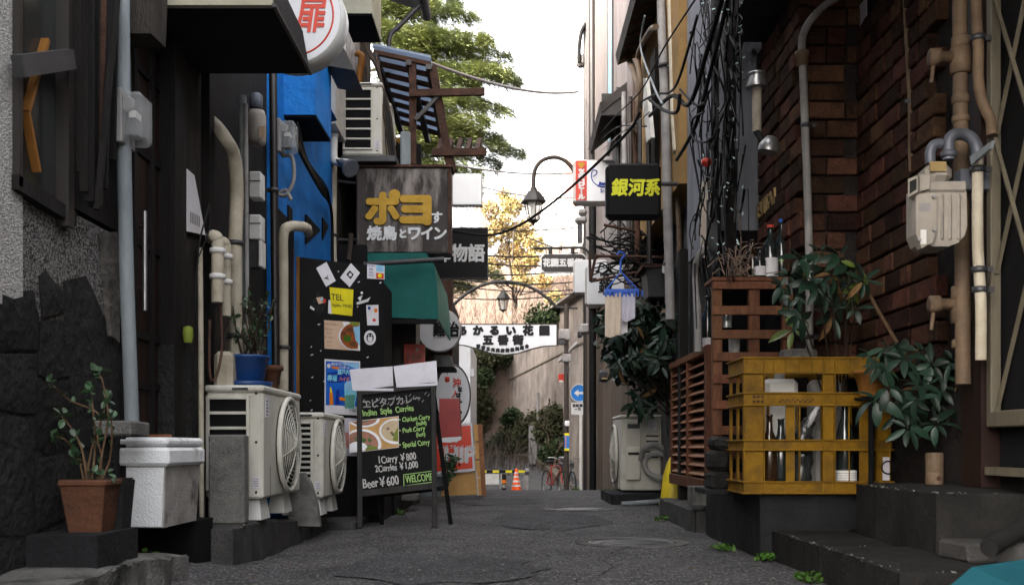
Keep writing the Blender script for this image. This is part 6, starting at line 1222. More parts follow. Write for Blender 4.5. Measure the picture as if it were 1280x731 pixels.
# ------------------------------------------------------------------ archway over the end of the alley
Y = 24.0
t = arch = thing('gateway_arch', 'dark iron arch spanning the far end of the alley', 'arch', P(635, 600, Y))
def arc(px0, px1, py_e, py_t, n=24, sh=2.0):
    return [P(px0 + (px1 - px0) * i / n, py_e - (py_e - py_t) * (1 - abs(2 * i / n - 1) ** sh), Y) for i in range(n + 1)]
m = MB(); m.tube(arc(563, 697, 385, 352, 28, 2.2), .038, 8); m.tube([P(695, 384, Y), P(722, 385, Y)], .03, 8); part(m, 'arch_bar', G['lamp_iron'], t)
m = MB(); m.tube([P(566, 384, Y), P(566, 620, Y)], .05, 8); part(m, 'post', G['lamp_brown'], t)
m = MB(); m.tube([P(708, 380, Y), P(708, 618, Y)], .06, 10); part(m, 'post', G['lamp_brown'], t)
for px, py, w, h, mt in ((706, 418, 14, 14, 'pipe_grey'), (709, 447, 12, 10, 'pipe_grey'), (703, 426, 9, 9, 'steel_dark'), (709, 529, 6, 7, 'paper'), (710, 462, 4, 9, 'steel_dark')):
    m = MB(); m.cb(px - w / 2, py - h / 2, px + w / 2, py + h / 2, Y - .1, .16, .02); part(m, 'camera_box' if mt != 'paper' else 'label_plate', G[mt], t)
m = MB(); m.tube([P(698, 452, Y), P(712, 437, Y), P(722, 428, Y)], .04, 8); part(m, 'bracket', G['pipe_grey'], t)
m = MB(); m.cb(705.5, 541, 711.5, 563, Y - .09, .02); pl = part(m, 'notice_plate', G['sign_blue'], t)
for a, b, mt in ((541, 544, 'paper_yellow'), (560, 563, 'paper_yellow'), (545, 559, 'pale_red')): m = MB(); m.cb(706.5 if mt == 'pale_red' else 705.5, a, 708 if mt == 'pale_red' else 711.5, b, Y - .095, .004); part(m, 'print', G[mt], pl)
t = thing('arch_lantern', 'small iron lantern hanging from the crown of the arch', 'street lamp', P(629, 390, Y), 'old iron lanterns of the alley')
lantern(t, P(629, 391, Y), .52); m = MB(); m.tube([P(629, 363, Y), P(629, 352, Y)], .012, 6); part(m, 'chain', G['lamp_iron'], t)
t = thing('arch_sign', 'curved white sign board with black street name characters under the arch', 'sign', P(636, 440, Y))
top = [P(556, 404.5, Y), P(698, 404.5, Y)]
low = [P(698, 432, Y), P(680, 433, Y), P(664, 437, Y), P(648, 442, Y), P(632, 444, Y), P(614, 442, Y), P(596, 436, Y), P(580, 432, Y), P(566, 431, Y), P(556, 431, Y)]
m = MB(); m.prism(top + low, (0, .08, 0)); part(m, 'rim', G['lamp_brown'], t)
cc = sum(top + low, Vector()) / 12
m = MB(); m.prism([cc + (p - cc) * .965 + Vector((0, -.012, (-.012 if p.z > cc.z else .014))) for p in top + low], (0, .02, 0)); part(m, 'face', G['sign_white'], t)
for k, s in enumerate('あかるい花園'): tx(t, s, (577, 597.5, 618, 638.5, 660, 680.5)[k], 413.8, Y - .02, 11.5, 'letter_black', .002, .02, 1.05)
for k, s in enumerate('五番街'): tx(t, s, 610 + 18.8 * k, 425.7, Y - .02, 11.5, 'letter_black', .002, .02, 1.05)
for k, s in enumerate('新宿三光商店街振興組合'): tx(t, s, 598 + 6.05 * k, 432.5 + 5.8 * (1 - ((k - 5) / 5.2) ** 2), Y - .02, 4.6, 'letter_black', .002, .01, 1)
# ------------------------------------------------------------------ street end: cone, posts, gate bar, bicycles, traffic sign
Y = 27.6; zg = gz(.1, Y)
t = thing('traffic_cone', 'orange traffic cone with white bands standing at the street end', 'traffic cone', (XX(645.5, Y), Y, zg))
c = Vector((XX(645.5, Y), Y, zg)); m = MB(); m.box(c.x - .2, c.x + .2, Y - .2, Y + .2, zg, zg + .03, .008); part(m, 'base', G['cone'], t)
m = MB(); m.lathe(c, [(.15, .03), (.028, .68), (0, .69)], 20); part(m, 'body', G['cone'], t)
for a in (.2, .32, .44, .54): m = MB(); r = .15 - .122 * (a - .03) / .65; m.lathe(c, [(r + .003, a), (r - .006, a + .05)], 20); part(m, 'band', G['letter_white'], t)
def post(px, Y, h, r, mat, label, bands=()):
    c = Vector((XX(px, Y), Y, gz(XX(px, Y), Y))); t = thing('bollard', label, 'bollard', c); m = MB(); m.lathe(c, [(r, 0), (r, h - .02), (r * .6, h), (0, h)], 12); part(m, 'post', G[mat], t)
    for a, mt in bands: m = MB(); m.lathe(c, [(r + .004, a), (r + .004, a + .09)], 12); part(m, 'band', G[mt], t)
post(630, 27.0, .56, .06, 'black_matt', 'black bollard with a coloured patch beside the white barrier board', ((.32, 'orange'), (.2, 'pipe_grey')))
post(659, 27.9, .68, .055, 'pipe_grey', 'grey metal bollard standing beside the traffic cone', ((.5, 'steel_dark'),))
t = thing('barrier', 'white barrier board with a yellow and black striped bar', 'barrier', P(615, 612, 29)); Y = 29.5
m = MB(); m.cb(596, 592, 627, 605, Y, .04); part(m, 'board', G['white_plastic'], t)
for i in range(8): m = MB(); m.cb(592 + 8 * i, 587.5, 600 + 8 * i, 590.5, Y - .03, .05); part(m, 'stripe', G['paper_yellow' if i % 2 else 'black_matt'], t)
for px in (598, 625, 655): m = MB(); m.cb(px - .8, 588, px + .8, 618, Y, .05); part(m, 'leg', G['pipe_grey'], t)
pipe('chain', 'thin chain slung between the bollards past the cone', sag(P(632, 605, 27.2), P(658, 594, 27.8), .12), .012, 'pipe_grey', 'chain', 5, False)
def bicycle(label, loc, rz, mat):
    t = thing('bicycle', label, 'bicycle', (0, 0, 0), 'bicycles parked at the alley end')
    for yy in (-.52, .52):
        m = MB(); m.ring((0, yy, .33), .315, .02, (1, 0, 0), 28, 6); w = part(m, 'wheel', G['tyre'], t)
        m = MB(); m.ring((0, yy, .33), .29, .01, (1, 0, 0), 28, 4); part(m, 'rim', G['steel'], w)
        m = MB()
        for k in range(10): a = k * .628; m.tube([(0, yy, .33), (0, yy + .29 * math.cos(a), .33 + .29 * math.sin(a))], .003, 3)
        m.lathe((-.03, yy, .33), [(.02, 0), (.02, .06)], 8, (1, 0, 0)); part(m, 'spokes', G['steel'], w)
    m = MB(); A, B, C, D = (0, .12, .3), (0, .05, .72), (0, -.36, .72), (0, -.38, .66)
    for a, b in (((0, .14, .3), (0, .24, .82)), ((0, .14, .3), (0, -.38, .68)), ((0, .2, .74), (0, -.36, .8)), ((0, .14, .3), (0, .52, .33)), ((0, .21, .72), (0, .52, .33)), ((0, -.34, .92), (0, -.52, .33))): m.tube([a, b], .018, 6)
    part(m, 'frame', G[mat], t)
    m = MB(); m.tube([(-.27, -.22, 1.0), (-.15, -.32, 1.0), (0, -.34, .95), (.15, -.32, 1.0), (.27, -.22, 1.0)], .013, 6); part(m, 'handlebar', G['steel'], t)
    m = MB(); m.box(-.08, .08, .13, .38, .86, .92, .025); part(m, 'saddle', G['black_rubber'], t)
    m = MB(); m.box(-.02, .02, -.6, -.5, .74, .86, .01); m.lathe((0, -.42, .84), [(.05, 0), (.05, -.06), (.02, -.08)], 12, (0, 1, 0)); part(m, 'lamp', G['steel_dark'], t)
    m = MB(); m.tube([(-.1, .14, .3), (.1, .14, .3)], .014, 6); m.box(-.16, -.08, .1, .18, .16, .19); m.box(.08, .16, .1, .18, .42, .45); part(m, 'crank', G['steel_dark'], t)
    t.location = loc; t.rotation_euler = (0, 0, rz); return t
b1 = bicycle('bicycle with a red frame parked by the pole under the blue arrow sign', (XX(693, 26), 26, gz(1, 26)), .35, 'bike_red')
b2 = bicycle('bicycle with a dark frame parked closest to the tan panel wall', (XX(709, 25.4), 25.4, gz(1.3, 25.4)), .2, 'steel_dark')
Yb = 25.3; m = MB(); m.cb(713, 587, 717, 594, Yb, .02); solo(m, 'tag_plate', G['sky_blue'], 'light blue tag plate on the bicycle by the tan wall', 'tag', P(715, 594, Yb))
t = thing('traffic_sign', 'round blue traffic sign with a white arrow above a white plate', 'sign', P(724, 612, 24.6)); Y = 24.6
m = MB(); m.lathe(P(724, 491, Y), [(.215, 0), (.215, .02), (0, .021)], 30, (0, 1, 0), sm=False); part(m, 'disc', G['sign_blue'], t)
m = MB(); m.ring(P(724, 491, Y - .004), .205, .01, (0, 1, 0), 30, 4); part(m, 'rim', G['letter_white'], t)
m = MB(); m.prism([P(717.5, 491, Y - .008), P(723, 486.5, Y - .008), P(723, 489.5, Y - .008), P(731, 489.5, Y - .008), P(731, 492.5, Y - .008), P(723, 492.5, Y - .008), P(723, 495.5, Y - .008)], (0, .004, 0)); part(m, 'arrow', G['letter_white'], t)
m = MB(); m.cb(714, 503, 733, 518, Y, .015); part(m, 'plate', G['letter_white'], t); tx(t, '自転車', 722, 507, Y - .004, 4, 'letter_black', .001, .004); tx(t, '一方', 722, 511.5, Y - .004, 4, 'letter_black', .001, .004)
m = MB(); m.tube([P(726, 484, Y + .04), P(726, 616, Y + .04)], .035, 8); part(m, 'post', G['white_plastic'], t)
t = thing('alarm_box', 'small red alarm box on the old retaining wall beside the pole', 'box', P(701, 472, 25)); m = MB(); m.cb(698, 467, 705, 477, 25, .1, .01); part(m, 'body', G['red'], t); m = MB(); m.cb(699, 475, 704, 477.5, 24.99, .02); part(m, 'lens', G['white_plastic'], t)
# ------------------------------------------------------------------ retaining wall, kerb, hillside
wa, wb = P(712, 560, 33.0), P(627, 560, 48)
wd = (wb - wa); wd.z = 0; wdn = wd.normalized(); wn = Vector((-wdn.y, wdn.x, 0)); wn = wn if wn.y < 0 else -wn
t = thing('retaining_wall', 'tall stained old concrete retaining wall at the end of the street', 'wall', (0, 36, 0))
def wq(u, z, o=0): p = wa + wd * u + wn * o; return Vector((p.x, p.y, z))
m = MB(); m.prism([wq(-1.2, -1), wq(1, -1), wq(1, 5.2), wq(-1.2, 5.2)], -wn * .5); part(m, 'face', G['wall_old'], t)
m = MB(); m.bar(wq(-1.2, 5.22), wq(1.0, 5.22), .6, .07); part(m, 'coping', G['wall_old'], t)
m = MB(); m.bar(wq(-1.2, 3.9, .02), wq(1, 3.45, .02), .03, .05); part(m, 'ledge', G['curb'], t)
m = MB()
kp = [P(712, 592, 28), P(690, 590, 33), P(655, 578, 38), P(603, 572, 44), P(560, 570, 52)]
kp = [Vector((p.x, p.y, gz(p.x, p.y))) for p in spline(kp, 5)]
for a, b in zip(kp, kp[1:]): m.bar(a + Vector((0, 0, .08)), b + Vector((0, 0, .08)), .25, .3)
struct(m, 'kerb', G['curb'])
m = MB(); hx = [-60 + 6 * i for i in range(21)]; hy = [44, 46, 50, 55, 62, 72, 90]
def hz(x, y): return 4.6 * ss(43, 45, y) + 7.5 * ss(45, 68, y) + .7 * math.sin(x * .5) + .4 * math.sin(x * 1.3 + y)
vs = [(x, y, hz(x, y) - (4 if y < 45 else 0)) for y in hy for x in hx]; n = len(hx)
m.add(vs, [(j * n + i, j * n + i + 1, (j + 1) * n + i + 1, (j + 1) * n + i) for j in range(len(hy) - 1) for i in range(n - 1)], True); struct(m, 'hillside', G['earth'])
def strands(cnt, fx, mat, name, w=.02, lmin=.6, lmax=2.2, spread=.5, kind='stuff', label=None, cat=None, seed=3):
    r = random.Random(seed); m = MB(); V = []; Fs = []
    for _ in range(cnt):
        p = fx(r); L = r.uniform(lmin, lmax); d = Vector((r.gauss(0, spread), r.gauss(0, spread), 1)).normalized(); s = Vector((r.uniform(-1, 1), r.uniform(-.4, .4), 0)).normalized() * w; b = len(V); bend = Vector((r.gauss(0, .2), r.gauss(0, .2), 0)) * L
        V += [p - s, p + s, p + d * L * .55 + bend * .3 + s * .7, p + d * L * .55 + bend * .3 - s * .7, p + d * L + bend]; Fs += [(b, b + 1, b + 2, b + 3), (b + 3, b + 2, b + 4)]
    m.v = V; m.f = Fs; m.s = [False] * len(Fs); o = struct(m, name, G[mat], kind)
    if label: tag(o, label, cat)
    return o
def fh(r): x = r.uniform(-9, 8); y = 45 + 26 * r.random() ** 1.3; return Vector((x, y, hz(x, y) - .1))
strands(9000, fh, 'twig', 'brushwood', .014, .7, 2.3, .6, label='pale brown bare brushwood covering the hillside', cat='brushwood')
strands(1600, fh, 'twig_grey', 'brushwood', .02, .8, 2.6, .5, seed=9, label='darker grey stems among the hillside brushwood', cat='brushwood')
# leaves: clouds of small leaf faces
def leafcloud(m, r, blobs, n, s0, s1, up=.3, asp=.55):
    """blobs: (centre, radii) ; n leaves each in the shell of the ellipsoids"""
    tot = sum(b[1][0] * b[1][2] for b in blobs)
    for c, rad in blobs:
        for _ in range(int(n * rad[0] * rad[2] / tot)):
            d = Vector((r.gauss(0, 1), r.gauss(0, 1), r.gauss(0, 1))).normalized() * (r.random() ** .4) * r.uniform(.75, 1.12)
            p = Vector(c) + Vector((d.x * rad[0], d.y * rad[1], d.z * rad[2])); s = r.uniform(s0, s1)
            a = Vector((r.gauss(0, 1), r.gauss(0, 1), r.gauss(0, 1) + up)).normalized(); b = a.orthogonal().normalized(); b = (b * math.cos(r.random() * 6.28) + a.cross(b) * math.sin(r.random() * 6.28))
            e = a.cross(b); k = len(m.v); m.v += [p - b * s, p - b * s * .2 + e * s * asp, p + b * s, p - b * s * .2 - e * s * asp]; m.f.append((k, k + 1, k + 2, k + 3)); m.s.append(False)
    return m
def branchy(m, r, p, d, L, rad, depth):
    q = p + d * L; m.tube([p, (p + q) / 2 + Vector((r.gauss(0, .04), r.gauss(0, .04), 0)) * L, q], [rad, rad * .8, rad * .6], 5)
    if depth:
        for _ in range(3 if depth > 1 else 4): nd = (d + Vector((r.gauss(0, .5), r.gauss(0, .5), r.gauss(.1, .35)))).normalized(); branchy(m, r, p + d * L * r.uniform(.5, 1), nd, L * r.uniform(.55, .75), rad * .55, depth - 1)
r = random.Random(5)
t = thing('tree', 'broad yellow green tree on the hillside behind the street lamp', 'tree', (.1, 52, 6))
m = MB(); branchy(m, r, Vector((.2, 52, 6.2)), Vector((0, 0, 1)), 2.6, .16, 3); part(m, 'trunk', G['bark'], t)
bl_ = []
for px, py, rr in ((612, 262, 15), (640, 258, 18), (625, 285, 22), (652, 290, 20), (668, 305, 15), (606, 300, 16), (640, 315, 22), (615, 330, 14), (665, 325, 12), (630, 243, 9), (650, 335, 14)):
    c = P(px, py, 52 + r.uniform(-1.5, 1.5)); bl_.append((c, (rr * .041, rr * .041, rr * .034)))
m = leafcloud(MB(), r, bl_, 9000, .05, .11); part(m, 'crown', G['tree_yellow'], t)
for i, (px, py, h, lb) in enumerate(((588, 330, 5.2, 'tall bare tree rising behind the blank sign box'), (640, 330, 4.6, 'thin bare tree among the yellow leaves'), (697, 345, 3.6, 'small bare tree beside the brown street plate'), (606, 345, 3.4, 'bare sapling next to the arch on the hillside'), (600, 340, 6.2, 'tallest bare tree with fine twigs beside the cedar'), (625, 335, 5.6, 'fine twigged bare tree behind the street lamp bracket'), (660, 340, 5.0, 'bare tree with spreading twigs under the lantern'), (680, 345, 4.4, 'bare tree at the brown street plate hanger'), (712, 350, 4.2, 'bare tree half behind the pinkish building'))):
    c = P(px, py, 50 + i); t = thing('bare_tree', lb, 'tree', c); m = MB(); branchy(m, r, c, Vector((.05, 0, 1)).normalized(), h * .42, .05, 5); part(m, 'trunk', G['twig_grey' if i % 3 == 1 else 'twig'], t)
t = thing('bush', 'yellow tinged bush under the bare twigs near the arch lantern', 'bush', P(690, 380, 46)); m = leafcloud(MB(), r, [(P(693, 372, 46), (.5, .4, .35)), (P(680, 352, 47), (.5, .4, .4)), (P(655, 350, 48), (.7, .4, .4))], 1500, .04, .09); part(m, 'crown', G['tree_yellow'], t)
t = thing('ivy_column', 'tall column of dark ivy at the edge of the retaining wall', 'ivy', P(612, 570, 46)); bl_ = [(P(614 + r.uniform(-7, 9), y, 46 + r.uniform(-.4, .4)), (.42, .4, .5)) for y in range(425, 575, 12)] + [(P(606, 470, 43), (.4, .3, .5))]
m = leafcloud(MB(), r, bl_, 8500, .05, .1); part(m, 'foliage', G['ivy'], t); m = MB(); m.tube([P(613, 572, 46.2), P(616, 500, 46.2), P(612, 420, 46.2)], [.16, .12, .06], 7); part(m, 'trunk', G['bark'], t)
t = thing('tree', 'olive green bushy tree between the white wall and the ivy column', 'tree', P(595, 575, 44)); bl_ = [(P(px, py, 45 + r.uniform(-1, 1)), (.8, .6, .6)) for px, py in ((590, 455), (598, 475), (586, 492), (600, 505), (592, 525), (604, 450), (585, 545), (610, 440))]
m = leafcloud(MB(), r, bl_, 7000, .05, .11); part(m, 'crown', G['shrub'], t); m = MB(); branchy(m, r, P(594, 575, 45), Vector((0, 0, 1)), 1.6, .08, 2); part(m, 'trunk', G['bark'], t)
for i, (px, py, w, h, n, mt, lb) in enumerate(((640, 545, 1.3, 1.0, 3200, 'ivy', 'dark ivy clump climbing the retaining wall above the cone'), (668, 535, 1.4, 1.4, 3800, 'shrub', 'olive shrub against the middle of the retaining wall'), (690, 530, 1.1, 1.5, 3800, 'shrub', 'tall scrub by the bicycles and the pole'), (640, 520, .8, .7, 1500, 'ivy', 'small ivy patch high on the retaining wall'), (622, 552, .8, .8, 1800, 'ivy', 'low ivy beside the pale fence boards'), (655, 556, 1.2, .6, 2000, 'shrub', 'low dry shrub along the kerb'), (693, 562, .9, .8, 2000, 'ivy', 'dark leafed bush behind the bicycle saddles'))):
    Yp = 42.8 - (px - 627) * .137; c = P(px, py, Yp); c2 = c - Vector((0, 0, h * .4)); t = thing('shrub', lb, 'shrub', c2); m = leafcloud(MB(), r, [(c, (w * .5, .4, h * .5)), (c + Vector((.3, 0, .3)) * w * .5, (w * .35, .3, h * .35)), (c + Vector((-.3, 0, -.2)) * w, (w * .35, .3, h * .35))], n, .035, .08); part(m, 'foliage', G[mt], t)
    m = MB(); branchy(m, r, Vector((c.x, c.y - .2, gz(c.x, c.y))), Vector((0, 0, 1)), h * .8, .03, 3); part(m, 'stem', G['twig'], t)
def fs(r): u = r.uniform(.0, .98); p = wq(u, 0, r.uniform(.6, 3.2)); return Vector((p.x, p.y, gz(p.x, p.y)))
strands(420, fs, 'twig_grey', 'dry_stems', .012, .5, 1.5, .3, seed=4, label='dry upright stems along the foot of the retaining wall', cat='undergrowth')
for i, (u, h, lb) in enumerate(((.15, 1.1, 'ivy trailing over the top of the retaining wall by the pole'), (.8, 1.6, 'ivy hanging down the retaining wall beside the ivy column'), (.5, .8, 'short ivy fringe on top of the retaining wall above the cone'))):
    c = wq(u, 5.2, .25); t = thing('ivy', lb, 'ivy', c); m = leafcloud(MB(), r, [(c + Vector((k * .35, -k * .5, -h * .3 * (1 - abs(k) * .4))), (.5, .2, h * .5)) for k in (-1, 0, 1)], 1600, .04, .09); part(m, 'foliage', G['ivy'], t)
    m = MB(); m.tube([c, c - Vector((0, .1, h))], .02, 5); part(m, 'stem', G['bark'], t)
t = thing('fence', 'row of pale weathered fence boards beside the ivy column', 'fence', P(610, 571, 45)); 
for i in range(7): m = MB(); m.cb(600.5 + 4.4 * i, 528 + (i % 3) * 2, 604.3 + 4.4 * i, 571, 45 + .02 * (i % 2), .04); part(m, 'board', G['fence_pale'], t)
m = MB(); m.tube([P(672.5, 580, 36), P(672.5, 490, 36)], .05, 8); solo(m, 'pole', G['pipe_grey'], 'pale grey pole among the scrub before the retaining wall', 'pole', P(672.5, 580, 36))
t = thing('wall_cabinet', 'grey cabinet hidden in the scrub by the retaining wall', 'cabinet', P(666, 580, 35.5)); m = MB(); m.cb(661, 532, 671, 580, 35.5, .3); part(m, 'body', G['pipe_grey'], t)
t = thing('white_house', 'sunlit white rendered house at the far end of the row', 'house', P(572, 560, 34)); m = MB(); a = P(520, 600, 34); m.box(a.x - 6, P(588, 0, 34).x, 34, 40, -1, Z(428, 34)); part(m, 'wall', G['sign_white'], t); m = MB(); m.box(P(588, 0, 34).x - .02, P(592, 0, 34).x, 34.1, 34.5, Z(470, 34), Z(460, 34)); part(m, 'vent', G['sign_white'], t)
t = thing('tower_block', 'distant block with a red sign, bright haze put into their pale colours', 'building', (8, 140, 0))
m = MB(); m.box(2.2, 40, 140, 160, 0, Z(190, 140)); part(m, 'wall', G['hazed_building'], t)  # bright haze put into the pale colours of wall and sign
m = MB(); m.cb(707, 188, 719, 260, 139.8, .3); part(m, 'sign', G['pale_red'], t)
for i in range(5):
    for j in range(3): m = MB(); m.cb(664 + j * 14, 265 + i * 22, 669 + j * 14, 270 + i * 22, 139.9, .2); part(m, 'window', G['pipe_pale'], t)
# cedar beyond the row
t = thing('cedar_tree', 'big cedar with layered drooping branches above the rooftops', 'tree', (-4.6, 27, 0))
r = random.Random(21); m = MB(); m.tube([(-4.6, 27, 0), (-4.7, 27, 8), (-4.8, 27, 20)], [.35, .28, .06], 10); tr = part(m, 'trunk', G['bark'], t)
fm = MB(); bm = MB()
def spray(p, d, L):
    """one layered branch: a drooping axis with flat side sprays of needles"""
    side = d.cross(Vector((0, 0, 1))).normalized(); axis = [p + d * L * s + Vector((0, 0, -.3 * L * s * s + .16 * L * s)) for s in (0, .25, .5, .75, 1)]; bm.tube(axis, [.05, .04, .03, .02, .008], 5)
    for k in range(int(40 * L)):
        s = r.uniform(.12, 1.0); i = min(3, int(s * 4)); c = axis[i].lerp(axis[i + 1], s * 4 - i); w = (1.05 - s) * L * .3 + .14; sg = r.choice((-1, 1)); e = side * sg * r.uniform(.1, 1) * w + d * r.uniform(-.05, .3) * w
        base = c; tip = c + e + Vector((0, 0, -.5 * w + r.uniform(-.2, .1)))
        nb = 17
        for q in range(nb):
            f_ = (q + r.random()) / nb; o = base.lerp(tip, f_) + Vector((r.gauss(0, .06), r.gauss(0, .06), r.gauss(0, .07)));
            for z_ in range(3):
                dd = (e.normalized() * .9 + d * r.uniform(-.3, .6) + Vector((r.gauss(0, .3), r.gauss(0, .3), r.uniform(-.5, .4)))).normalized() * r.uniform(.12, .3); ww = dd.orthogonal().normalized() * .0085
                k_ = len(fm.v); fm.v += [o - ww, o + ww, o + dd]; fm.f.append((k_, k_ + 1, k_ + 2)); fm.s.append(False)
for px, py, ang, L in ((600, 20, .1, 2.3), (575, 5, -.2, 1.8), (640, 68, .05, 3.4), (615, 48, .3, 2.8), (590, 60, -.25, 2.4), (650, 98, .1, 3.6), (625, 85, -.2, 3.0), (600, 100, .25, 2.8), (655, 188, .0, 3.6), (630, 170, .3, 3.0), (610, 130, -.2, 2.8), (640, 135, .1, 3.2), (595, 160, .2, 2.4), (625, 202, -.15, 2.8), (580, 190, .1, 2.2), (560, 40, .4, 2.2), (540, 20, .1, 1.7), (570, 90, -.5, 2.2), (555, 130, .5, 2.2), (520, 60, -.4, 1.6), (545, 0, .5, 2.4), (520, -30, .0, 1.8), (560, -40, .2, 2.2), (590, -25, -.1, 2.6), (500, 30, .6, 1.4), (610, 148, .5, 2.6), (585, 118, .6, 2.2), (600, 212, .3, 2.4), (530, 95, .2, 1.8), (570, 215, -.2, 2.0), (560, 165, .1, 2.0), (505, 5, .3, 1.5), (640, 88, .4, 2.6)):
    tip = P(px, py, 27 - math.sin(ang) * L); d = Vector((math.cos(ang), -math.sin(ang), 0)); spray(tip - d * L + Vector((0, 0, .12 * L)), d, L)
part(fm, 'needles', G['conifer'], t); part(bm, 'limb', G['bark'], t)
m = MB(); V = []
t2 = thing('cedar_tree', 'second smaller cedar low behind the black story sign', 'tree', (-2.2, 30, 3)); fm = MB(); bm = MB()
for px, py, ang, L in ((600, 225, .2, 2), (585, 240, .1, 1.8), (600, 330, -.1, 1.6), (590, 350, .3, 1.5), (625, 335, .1, 1.6)):
    tip = P(px, py, 30); d = Vector((math.cos(ang), -math.sin(ang), 0)); spray(tip - d * L, d, L)
part(fm, 'needles', G['conifer'], t2); part(bm, 'limb', G['bark'], t2)
# ------------------------------------------------------------------ overhead wires
def wire(label, a, b, s, r, mat='cable', cat='cable', group='overhead wires'): m = MB(); m.tube(sag(a, b, s), r, 5); return solo(m, 'cable', G[mat], label, cat, a, group)
wire('pale cable from the slatted canopy across the sky to the pinkish building', P(530, 76, 9.5), P(722, 115, 16.4), .12, .018, 'wire_pale')
wire('upper wire crossing behind the hooked lamp bracket', P(556, 204, 16), P(722, 216, 18), .08, .016, 'wire_pale')
wire('lower pale wire crossing behind the lantern glass', P(600, 233, 20), P(724, 247, 20), .08, .018, 'wire_pale')
wire('thin wire just over the yellow tree', P(560, 281, 24), P(724, 284, 20), .1, .012)
m = MB(); m.tube(spline([P(560, 288, 9.4), P(612, 294, 9.3), P(650, 281, 9.2), P(690, 254, 9.0), P(735, 215, 8.6), P(785, 165, 8.0), P(800, 140, 7.8)]), .0115, 8); solo(m, 'cable', G['cable'], 'thick black cable swooping across the alley in front of the lantern', 'cable', P(690, 254, 9.0))
for i, (y0_, y1_, lb) in enumerate(((314, 316, 'highest black wire strung behind the brown street plate'), (323, 330, 'sloping black wire below the brown street plate'), (340, 336, 'rising wire above the arch crown'), (348, 352, 'wire passing just over the arch'), (356, 362, 'wire dipping behind the arch bar'), (372, 366, 'lowest wire above the arch sign'))): wire(lb, P(566, y0_, 22 + i), P(722, y1_, 20 + i), .1, .016)
wire('slack wire from the yellow tree down to the street plate', P(640, 285, 24), P(702, 312, 16), .05, .012)
# ------------------------------------------------------------------ potted plants, vines, cables on the right
def leafmesh(name, w, fold, curl, n=4, mat=None):
    m = MB(); vs = []
    for i in range(n + 1):
        s = i / n; ww = w * math.sin(math.pi * min(1, s * .92 + .04)) ** .8 if 0 < i < n else .002; z = -curl * s * s
        vs += [(-ww, s, z + fold * ww), (0, s, z), (ww, s, z + fold * ww)]
    fs = []
    for i in range(n): b = i * 3; fs += [(b, b + 1, b + 4, b + 3), (b + 1, b + 2, b + 5, b + 4)]
    m.add(vs, fs, True); me = m.mesh(name); me.materials.append(mat); return me
LJ = leafmesh('leaf', .3, .3, .1, 4, G['leaf_jade']); LD = leafmesh('leaf', .17, .35, .28, 5, G['leaf_dark']); LD2 = leafmesh('leaf', .2, .25, .5, 5, G['leaf_dark']); LD3 = leafmesh('leaf', .14, .5, .1, 5, G['leaf_dark']); LB = leafmesh('leaf', .15, .6, .6, 5, G['leaf_dry']); LL = leafmesh('leaf', .18, .3, .25, 4, G['leaf_light'])
def put(me, t, p, d, up, s, name='leaf'):
    d = d.normalized(); x = d.cross(up)
    if x.length < .05: x = d.orthogonal()
    x.normalize(); z = x.cross(d); M4 = Matrix((x, d, z)).transposed().to_4x4(); M4.translation = p - rootloc(t); return inst(me, name, t, M4 @ Matrix.Diagonal((s, s, s, 1)))
def stems(t, paths, r, mat):
    for q in paths: m = MB(); k = spline(q, 5); n = len(k); m.tube(k, [r * (1 - .55 * i / n) for i in range(n)], 6); part(m, 'stem', G[mat], t)
r = random.Random(8)
rv = lambda a=1: Vector((r.gauss(0, a), r.gauss(0, a), r.gauss(0, a)))
UPV = Vector((0, 0, 1))
# jade plant in the square pot
t = thing('jade_plant', 'leggy jade plant with sparse round leaves in the square terracotta pot', 'plant', (-1.33, 3.18, .445)); Y = 3.2
tips = [((110, 600), (118, 560), (128, 520), (90, 500), (66, 480)), ((118, 600), (122, 555), (120, 520), (117, 490)), ((125, 600), (132, 560), (138, 520), (132, 480), (126, 465)), ((112, 600), (105, 560), (92, 535), (80, 520)), ((130, 600), (140, 575), (143, 545), (142, 520)), ((108, 600), (100, 570), (85, 550), (72, 545)), ((128, 600), (130, 570), (125, 545), (137, 500)), ((115, 600), (112, 580), (105, 575), (95, 572))]
pa = [[P(x - 3, y, min(3.24, 1.41 * 1280 / (643 - x)) + r.uniform(-.04, .02)) for x, y in q] for q in tips]
stems(t, [[q[0]] + q[1:] for q in pa], .0042, 'stem')
for q in pa:
    k = spline(q, 6)
    for _ in range(6): put(LJ, t, q[-1] + rv(.004), rv() + UPV * .5, UPV + rv(.4), r.uniform(.028, .042))
    for p in k[len(k) // 3::3]:
        for _ in range(2): put(LJ, t, p, rv() + UPV * .3, UPV + rv(.4), r.uniform(.02, .034))
for _ in range(14): put(LJ, t, P(r.uniform(112, 150), r.uniform(582, 602), 3.2), rv(), UPV + rv(.4), r.uniform(.02, .03))
# money plant in the blue pot
t = thing('jade_plant', 'bushy dark green money plant in the blue pot', 'plant', (-1.3, 5.02, .975))
pa = []
for i in range(15):
    px, py = 290 + i * 3.8 + r.uniform(-3, 3), r.choice((362, 375, 385, 398, 410)) + r.uniform(-4, 4); b = P(r.uniform(302, 328), 445, 5.02); e = P(px, py, 5.02 + r.uniform(-.12, .12)); pa.append([b, b.lerp(e, .5) + rv(.01), e])
stems(t, pa, .006, 'stem_dark')
for q in pa:
    k = spline(q, 8)
    for p in k[5:]: put(LJ, t, p, rv() + UPV * .4, UPV + rv(.4), r.uniform(.022, .038))
